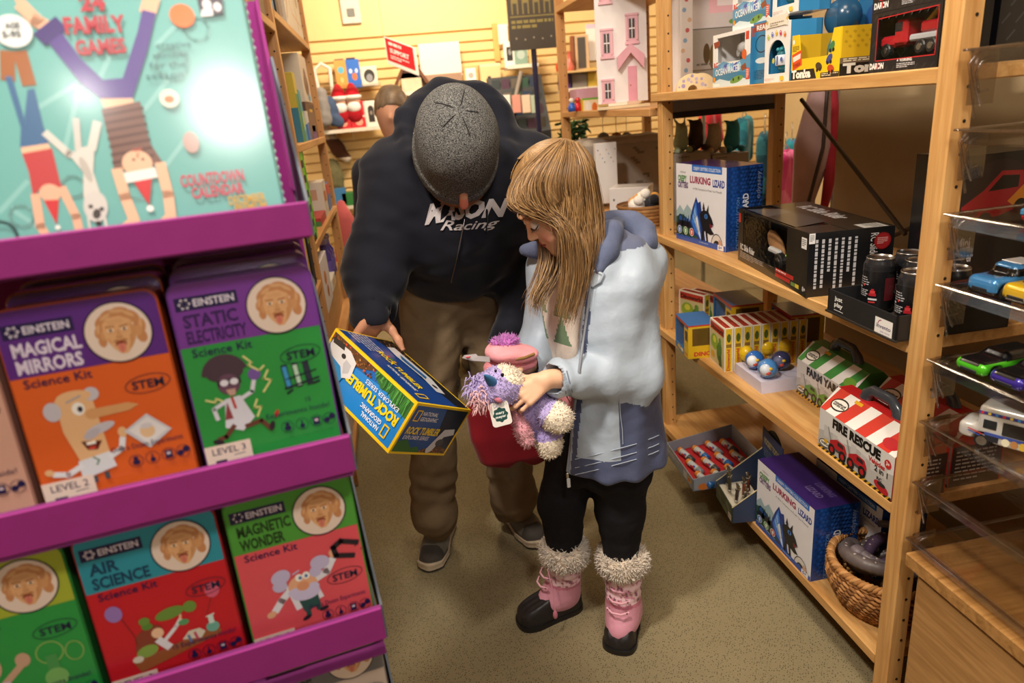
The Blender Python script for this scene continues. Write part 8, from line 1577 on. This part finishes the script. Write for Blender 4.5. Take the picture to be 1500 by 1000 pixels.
fb('framed_print','white framed print with a dark figure on the wall ledge','picture',747,80,17,34,WY-.2,.03,'e2e0d8',fr(('r',22,.2,74,.74,'2a2a2c'),('e',50,.4,14,.12,'8a8a88'))); fb('green_tile','grey green tile-like box on the wall ledge','box',763,80,20,30,WY-.2,.06,'7f9a8c',fr(('e',50,.5,30,.2,'a9b8b0'))); fb('tan_frame','slim tan picture frame right of the green tile','picture',779,80,8,32,WY-.2,.03,'d8b27a')
# sloping black counter rack of small books
p=at(765,170,Y=5.4); t=thing('counter_rack','black sloping rack of small dark books in front of the slat wall','display rack',(p[0],5.4,0)); z0=p[2]-.12
m=MB(); m.mat='matte_plastic'; m.prism([(0,0),(.34,0),(.34,z0+.42),(.24,z0+.42),(0,z0)],(-.2,0,0),(0,1,0),(0,0,1),(.42,0,0),'1f2022'); part('rack_body',m,t); m=MB(); m.mat='printed_card'
for i in range(4):
    for j in range(5): m.box((-.15+.075*j,.02+.058*i,z0+.05+.10*i),(.062,.012,.10),('2f4a3a','4a3040','2a3a50','5a5248','30383a')[(i*3+j*2)%5])
part('books',m,t); m=MB(); m.mat='matte_plastic'; m.tube([(-.12,-.012,z0+.03),(.06,.215,z0+.44)],.018,'6f655a','matte_plastic',8); part('brace',m,t)
for k,(px,c) in enumerate(((742,'d8d2c8'),(757,'c98a7a'),(771,'d6b8a0'),(784,'a8b4a0'))): fb('small_book',('white small book below the black rack','pink small book below the black rack','cream small book below the black rack','pale green small book below the black rack')[k],'book',px,152,12,24,5.35,.03,c)
# dark banner on its stand
P1=at(783,72,Y=5.0); k=scale_at(P1); t=thing('banner_sign','tall dark banner sign with olive lettering on a black post','sign',(P1[0],5.0,0)); zb=P1[2]; w,h=72*k,.62; m=MB(); m.mat='printed_card'; m.box((0,0,zb+h/2),(w,.02,h),'3a322a'); A=Art(m,(-w/2,-.0102,zb),(1,0,0),(0,0,1),w,h); H=A.h
for i in range(4): A.rect(8+22*i,H*.50,22+22*i,H*.64,'6f6238'); A.ell(15+22*i,H*.50,7,7,'6f6238'); A.rect(11+22*i,H*.53,19+22*i,H*.64,'3a322a')
A.rect(4,H*.46,96,H*.475,'6f6238'); A.rect(4,H*.655,96,H*.67,'6f6238'); A.para(6,H*.70,86,H*.10,2,'7a6d3c',.6,3); A.para(10,H*.10,80,H*.3,5,'6f6238',.5,8)
for i in range(5): A.ell(14+18*i,H*.88+3*(i%2),1.8,1.8,'8a8070')
part('banner',m,t); m=MB(); m.tube([(.0,.03,.02),(.0,.03,zb+.2)],.020,'1a1c38','shiny_plastic',12); part('post',m,t); m=MB(); m.cyl((0,.03,0),.16,.02,'17171c','matte_plastic',24); part('foot',m,t)
# things seen past the middle post
fb('chalkboard_frame','brown framed dark chalkboard on the slat wall beyond the post','picture',852,78,22,48,WY-.1,.03,'c9a884',fr(('r',24,.06,80,.92,'4a4440'))); fb('brown_frame_side','narrow brown plank left of the chalkboard','plank',840,78,6,46,WY-.1,.04,'8a4f2f'); fb('white_poster','white poster with lilac heading beside the dollhouse','poster',868,62,18,48,WY-.004,.015,'eee6e2',fr(('r',0,0,100,.12,'cfc0d8')))
for k,(px,c) in enumerate(((821,'c8402c'),(828,'d8a890'),(835,'c86a5a'))): m=MB(); m.lathe([(.0001,0),(.03,0),(.04,.05),(.018,.10),(.014,.16),(.02,.17)],(0,0,0),c,'shiny_plastic',14); single('vase',m,('red vase left of three past the post','beige vase in the middle of three past the post','rose vase right of three past the post')[k],'vase',at(px,107,Y=WY-.2))
m=MB(); m.mat='plain_card'; a=at(815,105,Y=WY-.25); b=at(875,100,Y=WY-.25); m.box((0,0,0),(b[0]-a[0],.24,.015),'cfae78'); single('wall_shelf',m,'wooden wall shelf carrying vases beyond the middle post','shelf',((a[0]+b[0])/2,WY-.2,(a[2]+b[2])/2-.012))
fb('purple_box','dark purple box under the vases beyond the post','box',829,117,14,26,WY-.22,.12,'4a2f7a'); fb('grey_box_row','grey box in the row beyond the post','box',849,116,22,22,WY-.22,.12,'8a8078'); fb('yellow_box','yellow box at the right of the row beyond the post','box',868,115,14,28,WY-.22,.12,'c9a83a')
fb('lilac_box','lilac flat box on the pine shelf left of the dollhouse','box',861,137,34,15,3.62,.14,'c9a0b8'); fb('picture_book','yellow book with orange animals standing on the pine shelf','book',866,155,26,22,3.40,.03,'d8b83a',fr(('r',6,.1,94,.9,'e6d8b8'),('e',35,.5,16,.3,'e6e6e6'),('e',70,.6,16,.3,'d8742c'),('r',0,0,100,.12,'6aa83a')))
def toyfig(label,px,c1,c2):
    p=at(px,165,Y=3.45); t=thing('toy_figure',label,'toy figure',(p[0],3.45,1.3505)); m=MB(); m.lathe([(.0001,0),(.018,0),(.02,.02),(.012,.04),(.0001,.042)],(0,0,0),c1,'shiny_plastic',14); part('body',m,t); m=MB(); m.ell((0,0,.052),(.013,.013,.013),c2,'shiny_plastic',12); part('head',m,t)
toyfig('small blue toy figure on the pine shelf',838,'2f5fc0','d8d2cc'); toyfig('small red toy figure on the pine shelf',847,'c8202c','c83a3a')
# dollhouse
def dollhouse():
    x0,x1=.918,1.128; zb=1.352; Yf=2.96; w=x1-x0; D=.20; h=.62; t=thing('dollhouse','tall white dollhouse with pink door and shuttered windows on the middle shelf','dollhouse',((x0+x1)/2+.03,Yf+D/2,zb),R(-17)); PK='e2b0bc'
    m=MB(); m.mat='printed_card'; m.box((0,0,h/2+.012),(w,D,h-.024),'e9e4e4'); part('walls',m,t); m=MB(); m.mat='matte_plastic'; m.box((0,-.01,.006),(w+.012,D+.03,.012),'dcc7a2'); m.box((0,-D/2-.006,.018),(w*.6,.014,.010),'e9dfce'); part('base',m,t)
    def win(cx,cz,ww,hh):
        m=MB(); m.mat='matte_plastic'; y=-D/2-.003; m.box((cx,y,cz),(ww,.006,hh),PK,r=.001); 
        m.box((cx,y-.002,cz-hh/2-.005),(ww*1.25,.012,.010),PK); m.box((cx,y-.002,cz+hh/2+.003),(ww*1.2,.010,.008),PK); m.box((cx,y-.0015,cz),(ww*.5,.006,hh*.74),'3a3434'); m.box((cx,y-.003,cz),(ww*.06,.006,hh*.74),'efe9e9'); m.box((cx,y-.003,cz),(ww*.5,.006,hh*.05),'efe9e9')
        for s in(-1,1): m.box((cx+s*ww*.45,y-.003,cz),(ww*.22,.008,hh*.9),PK,r=.001)
        part('window',m,t,'pink shuttered window')
    win(-.062,.075,.046,.082); win(-.060,.262,.046,.10); win(.045,.31,.046,.10); win(-.06,.47,.046,.10); win(.045,.50,.046,.10)
    m=MB(); m.mat='matte_plastic'; m.box((.042,-D/2-.004,.095),(.036,.010,.140),'dc98ac',r=.001); m.box((.042,-D/2-.010,.020),(.050,.018,.014),'d8b7a0'); part('front_door',m,t,'pink front door'); m=MB(); m.ell((.033,-D/2-.011,.09),.0025,'c9a84a','polished_metal',8); part('door_knob',m,t)
    m=MB(); m.mat='matte_plastic'
    for s in(-1,1): m.prism([(0,.062),(s*.056,.014),(s*.052,-.036),(0,.026)],(.036,-D/2-.045,.190),(1,0,0),(0,0,1),(0,.045,0),'d99fae')
    part('porch_roof',m,t,'pink porch roof')
    m=MB(); m.mat='matte_plastic'; m.prism([(-w/2-.015,0),(w/2+.015,0),(0,.14)],(0,-D/2-.01,h-.01),(1,0,0),(0,0,1),(0,D+.02,0),'d99fae'); part('roof',m,t)
dollhouse()
m,F=carton(.05,.24,.56,'e6e2e4'); A=F['front']; 
for i in range(14): A.ell(20+60*((i*7)%10)/10,i*70+40,16,16,('8ab0d8','d8b8a0','c8606a')[i%3])
single('floral_box',m,'white box with small coloured flowers beside the dollhouse at the post','box',(1.165,2.75,1.352))
# grey boxes on the middle shelf behind the far post
def animals(F):
    A=F['front']
    for x,y,rx,ry,c in ((30,38,6,16,'4a3a24'),(42,44,7,20,'5a4a2c'),(52,36,6,14,'6a5a38'),(60,46,6,12,'4f3f28'),(80,40,6,16,'8a7a6a')): A.ell(x,y,rx,ry,c)
    A.para(12,A.h-10,70,5,1,'5a5450',.6)
plain_box('animal_figure_box','grey box printed with brown animals at the left end, upper of two','box',.23,.14,.145,'9a9490',(1.315,2.75,1.47),0,animals); plain_box('animal_figure_box','grey box under the one printed with animals','box',.23,.14,.115,'8a8480',(1.315,2.75,1.352),0,animals)
plain_box('pink_house_box','pale box with a pink toy house on top of the grey boxes','toy box',.24,.12,.22,'c9c2c4',(1.33,2.75,1.618),0,lambda F:(F['front'].rect(30,30,90,70,'e2b0bc'),F['front'].rect(44,8,74,60,'e9dfe2'),F['front'].rect(52,30,58,48,'3a3030'),F['front'].rect(62,30,68,48,'3a3030'),F['front'].ell(80,84,16,5,'6a9a4a')))
t=thing('pink_toy_crate','pink open wooden crate with a handle and green lining on the top shelf','toy crate',(1.22,2.20,1.4),R(-62)); m=MB(); m.mat='matte_plastic'; w,d,h=.22,.10,.165
for s in(-1,1): m.box((s*(w/2-.007),0,h/2),(.014,d,h),'dba0a8',r=.004)
m.box((0,0,h-.007),(w,d,.014),'dba0a8',r=.004); m.box((0,0,.007),(w,d,.014),'dba0a8',r=.004); part('frame',m,t); m=MB(); m.box((0,d/2-.003,h/2),(w-.02,.005,h-.02),'3a8a3f','matte_plastic'); part('lining',m,t,'green lining'); m=MB(); m.mat='matte_plastic'; m.box((0,0,h*.5),(w-.03,d*.8,.006),'e2d2a8'); part('inner_shelf',m,t)
m=MB(); m.tube([(-.05,0,h),(-.05,0,h+.025)],.006,'e2d2b0','matte_plastic',8); m.tube([(.05,0,h),(.05,0,h+.025)],.006,'e2d2b0','matte_plastic',8); m.tube([(-.058,0,h+.027),(.058,0,h+.027)],.007,'e2d2b0','matte_plastic',8); part('handle',m,t)
# below the middle shelf: plant, felt balls, grey bin, white boxes, basket
QP=at(852,205,Y=4.1)
t=thing('potted_plant','small dark leafy plant in a tall navy planter beyond the middle unit','plant',(QP[0],4.1,0)); m=MB(); m.box((0,0,QP[2]*.5),(.24,.2,QP[2]),'26304a','matte_plastic',.004); part('pot',m,t); m=MB(); r=random.Random(8)
for i in range(110): a=r.uniform(0,6.28); q=V(-.05+math.cos(a)*r.uniform(0,.10),math.sin(a)*r.uniform(0,.09),QP[2]+r.uniform(-.01,.11)); m.ell(q,(.024,.013,.005),('2f4a2a','3f5f34','24381f')[i%3],'brushed_fleece',6,(r.uniform(-1,1),r.uniform(-1,1),a))
part('foliage',m,t)
for k,(px,c) in enumerate(((884,'8a9096'),(903,'a8703a'),(918,'9aa6ae'))):
    p=at(px,205,Y=3.6); t=thing('felt_ball',('grey felt ball hanging under the middle shelf','rust felt ball hanging under the middle shelf','pale blue felt ball hanging under the middle shelf')[k],'ornament',p); m=MB(); m.ell((0,0,0),(.035,.035,.04),c,'brushed_fleece',16); part('ball',m,t); m=MB(); m.tube([(0,0,.04),(0,0,1.318-p[2])],.0015,'cfc2a8','matte_plastic',5); part('string',m,t)
def bin_(P): return rbx(P,(0,0,.155),(.23,.15,.155),.05)+.004*vnoise(P,26,4)
def binc(c):
    o=pick_col(len(c),'8f867e'); n=vnoise(c,60,3); o[(n>.75)]=lin('6a5f58'); o[c[:,2]>.28]=lin('a69c92'); return o
single('grey_fabric_bin',sdf_mb(bin_,(-.26,-.18,0),(.26,.18,.33),.012,'woven_cloth',binc,1),'large grey printed fabric bin on the middle unit','bin',(1.20,3.53,.9005))
def wp(F):
    A=F['front']
    for i in range(9): A.ell(12+10*i,30+18*((i*5)%4),2.6,3.4,('6a6460','c8a08a','8a9ab0')[i%3])
plain_box('white_toy_box','white toy box with tiny pictures in front of the grey bin','toy box',.17,.14,.125,'d9d4d4',(1.04,2.94,.9005),R(-30),wp); fb('white_panel_box','tall white panel box with curved top behind the girl\'s hair','box',889,254,32,84,3.16,.03,'e2dede',wp)
t=thing('screw_top_jar','clear jar with a red lid beside the girl\'s hair','jar',(1.0,3.27,.9005)); m=MB(); m.lathe([(.0001,0),(.03,0),(.032,.01),(.032,.09),(.025,.10)],(0,0,0),None,'window_film',18); part('glass',m,t); m=MB(); m.cyl((0,0,.10),.030,.028,'c8242c','shiny_plastic',18,'z',.003); part('lid',m,t,'red lid'); m=MB(); m.cyl((0,0,.004),.028,.06,'8a7a70','matte_plastic',16); part('filling',m,t)
def small_basket(label,c):
    t=thing('plush_basket',label,'basket',c); m=MB(); m.mat='hammered_rope'
    for i in range(6): m.lathe([(.085+.004*i,.002+.014*i),(.091+.004*i,.009+.014*i),(.087+.004*i,.016+.014*i)],(0,0,0),('a87a48','96683a')[i%2],'hammered_rope',24)
    m.cyl((0,0,0),.085,.006,'96683a','hammered_rope',24); part('woven_side',m,t); return t
small_basket('low wicker basket holding small animal plushes beside the far post',(.990,2.66,.9005))
for k,(dx,dy,c) in enumerate(((-.04,-.03,'e6e0da'),(.02,-.04,'2a2a30'),(.045,.02,'d89a4a'),(-.02,.03,'d8a060'),(.0,.0,'eae4de'))):
    t=thing('mini_plush',('white mini plush at the left of the wicker basket','black mini plush in the wicker basket','orange mini plush at the right of the wicker basket','tan mini plush at the back of the wicker basket','cream mini plush on top in the wicker basket')[k],'soft toy',(.990+dx,2.66+dy,.985+.02*(k==4))); m=MB(); m.ell((0,0,0),(.034,.032,.030),c,'plush_fur',14); part('body',m,t); m=MB(); m.ell((0,-.026,.022),(.021,.02,.02),c,'plush_fur',12); part('head',m,t)
# ---------------------------------------------------------------- beyond the toy bay: display table, plush, hanging clothes
for k,(x,w,h) in enumerate(((1.185,.15,.264),(1.345,.155,.247))): plain_box('grey_carton',('grey carton at the left, behind the far pine post','grey carton at the right, behind the robot lizard box')[k],'carton',w,.14,h,'9a9288',(x,2.69,.9005),0,lambda F:(F['front'].para(10,6,50,6,1,'6a625c',.6),F['top'].rect(4,4,96,F['top'].h-4,'a8a098')),None,'plain_card')
def plush(label,p,c,c2=None,ears='long',s=1.):
    t=thing('soft_toy_animal',label,'soft toy',p); f=lambda P:sm(sm(elp(P,(0,0,.09*s),(.075*s,.065*s,.09*s)),elp(P,(0,-.01,.21*s),(.058*s,.055*s,.055*s)),.03),np.minimum(*[cap(P,(q*.03*s,0,.24*s),(q*.06*s,.01,(.34 if ears=='long' else .275)*s),.018*s,.015*s) for q in(-1,1)]),.015); part('body',sdf_mb(f,(-.14*s,-.12*s,-.02),(.14*s,.12*s,.38*s),.011,'plush_fur',c,1),t)
    for q in(-1,1): m=MB(); m.ell((q*.06*s,-.06*s,.03*s),(.03*s,.05*s,.03*s),c2 or c,'plush_fur',12); part('foot',m,t)
plush('mint green bunny plush with long ears on the left grey carton',(1.165,2.69,1.165),'a8b89a',None,'long',.42); plush('brown furry bear plush on the left grey carton beside the bunny',(1.232,2.70,1.165),'4a3a2e',None,'round',.46); plush('teal plush on the right grey carton',(1.385,2.69,1.148),'3a8a9a',None,'round',.46); plush('cream bear plush on the right grey carton',(1.305,2.69,1.148),'b8a890','c9b8a0','round',.45)
def garment(label,p,c,w,h,kind='shirt'):
    t=thing('hanging_garment',label,'clothing',p,R(random.Random(int(w*1000)).uniform(30,60))); f=lambda P:sm(rbx(P,(0,0,-h/2),(w*.30,.035,h/2),.03),np.minimum(cap(P,(-w*.24,0,-.05),(-w*.46,0,-h*.62),.05,.04),cap(P,(w*.24,0,-.05),(w*.46,0,-h*.62),.05,.04)),.03)+.006*vnoise(P*V(1,1,.3),45,5); part('cloth',sdf_mb(f,(-w*.7,-.12,-h-.05),(w*.7,.12,.06),.014,'woven_cloth',c,1),t); m=MB(); m.tube([(-w*.3,0,.0),(0,0,.05),(w*.3,0,.0)],.004,'c9c9cc','polished_metal',6); m.tube([(0,0,.05),(0,0,.10),(.02,0,.12),(.03,0,.10)],.003,'c9c9cc','polished_metal',6); part('hanger',m,t)
def two(c1,c2,k): 
    def f(c): o=pick_col(len(c),c1); o[vnoise(c,16,k)>.1]=lin(c2); return o
    return f
garment('pink dressing-up costume hanging behind the pine post',at(1150,222,Y=4.2),two('c83a80','d86aa0',3),.34,.62); garment('blue patterned costume hanging beside the pink one',at(1160,205,Y=4.6),two('3a78b8','2f8a9a',4),.36,.75); garment('orange costume hanging at the right of the blue one',at(1180,218,Y=4.4),two('d8702a','c83a2a',5),.30,.55); garment('red and grey costume hanging lowest on the rail',at(1172,270,Y=5.0),two('a8303a','8a7a7c',6),.30,.60); garment('teal costume hanging high at the back, behind the grey cartons',at(1090,172,Y=4.6),two('2a7a8a','1f5f70',7),.55,.45); garment('red satchel-like costume hanging behind the bunny plush',at(1040,160,Y=4.8),two('b8202c','c8303a',8),.34,.34); garment('dark teal costume hanging in the middle of the rail',at(1120,195,Y=4.3),two('1f4a58','2f6a78',9),.36,.60)
a=at(1010,150,Y=4.5); m=MB(); m.tube([(a[0],4.5,1.52),(3.2,4.5,1.52)],.014,'a8a8ac','polished_metal',10); m.tube([(a[0]+.1,4.5,0),(a[0]+.1,4.5,1.52)],.014,'a8a8ac','polished_metal',10); m.tube([(3.1,4.5,0),(3.1,4.5,1.52)],.014,'a8a8ac','polished_metal',10); single('clothes_rail',m,'metal clothes rail of dressing-up costumes behind the shelving','clothes rail')
t=thing('folded_umbrella','pale pink and red folded umbrella leaning beside the felt backdrop','umbrella',(at(1192,220,Y=2.55)[0],2.55,.0)); m=MB(); m.tube([(-.05,0,.85),(0,0,1.15),(.03,0,1.50)],[.03,.075,.02],'b89a9c','woven_cloth',12); part('canopy',m,t); m=MB(); m.tube([(-.09,-.07,.80),(-.02,-.09,1.15),(.02,-.04,1.52)],.007,'3a2a2a','matte_plastic',6); m.tube([(-.02,0,.02),(.03,0,1.55)],.007,'3a2a2a','matte_plastic',6); part('rods',m,t); m=MB(); m.tube([(.02,-.05,.86),(.05,-.06,1.12),(.05,-.02,1.44)],[.012,.03,.01],'a8303c','woven_cloth',10); part('red_panel',m,t,'red panel')
for o in list(COL.objects):
    if o.type=='EMPTY' and not KIDS(o): bpy.data.objects.remove(o)
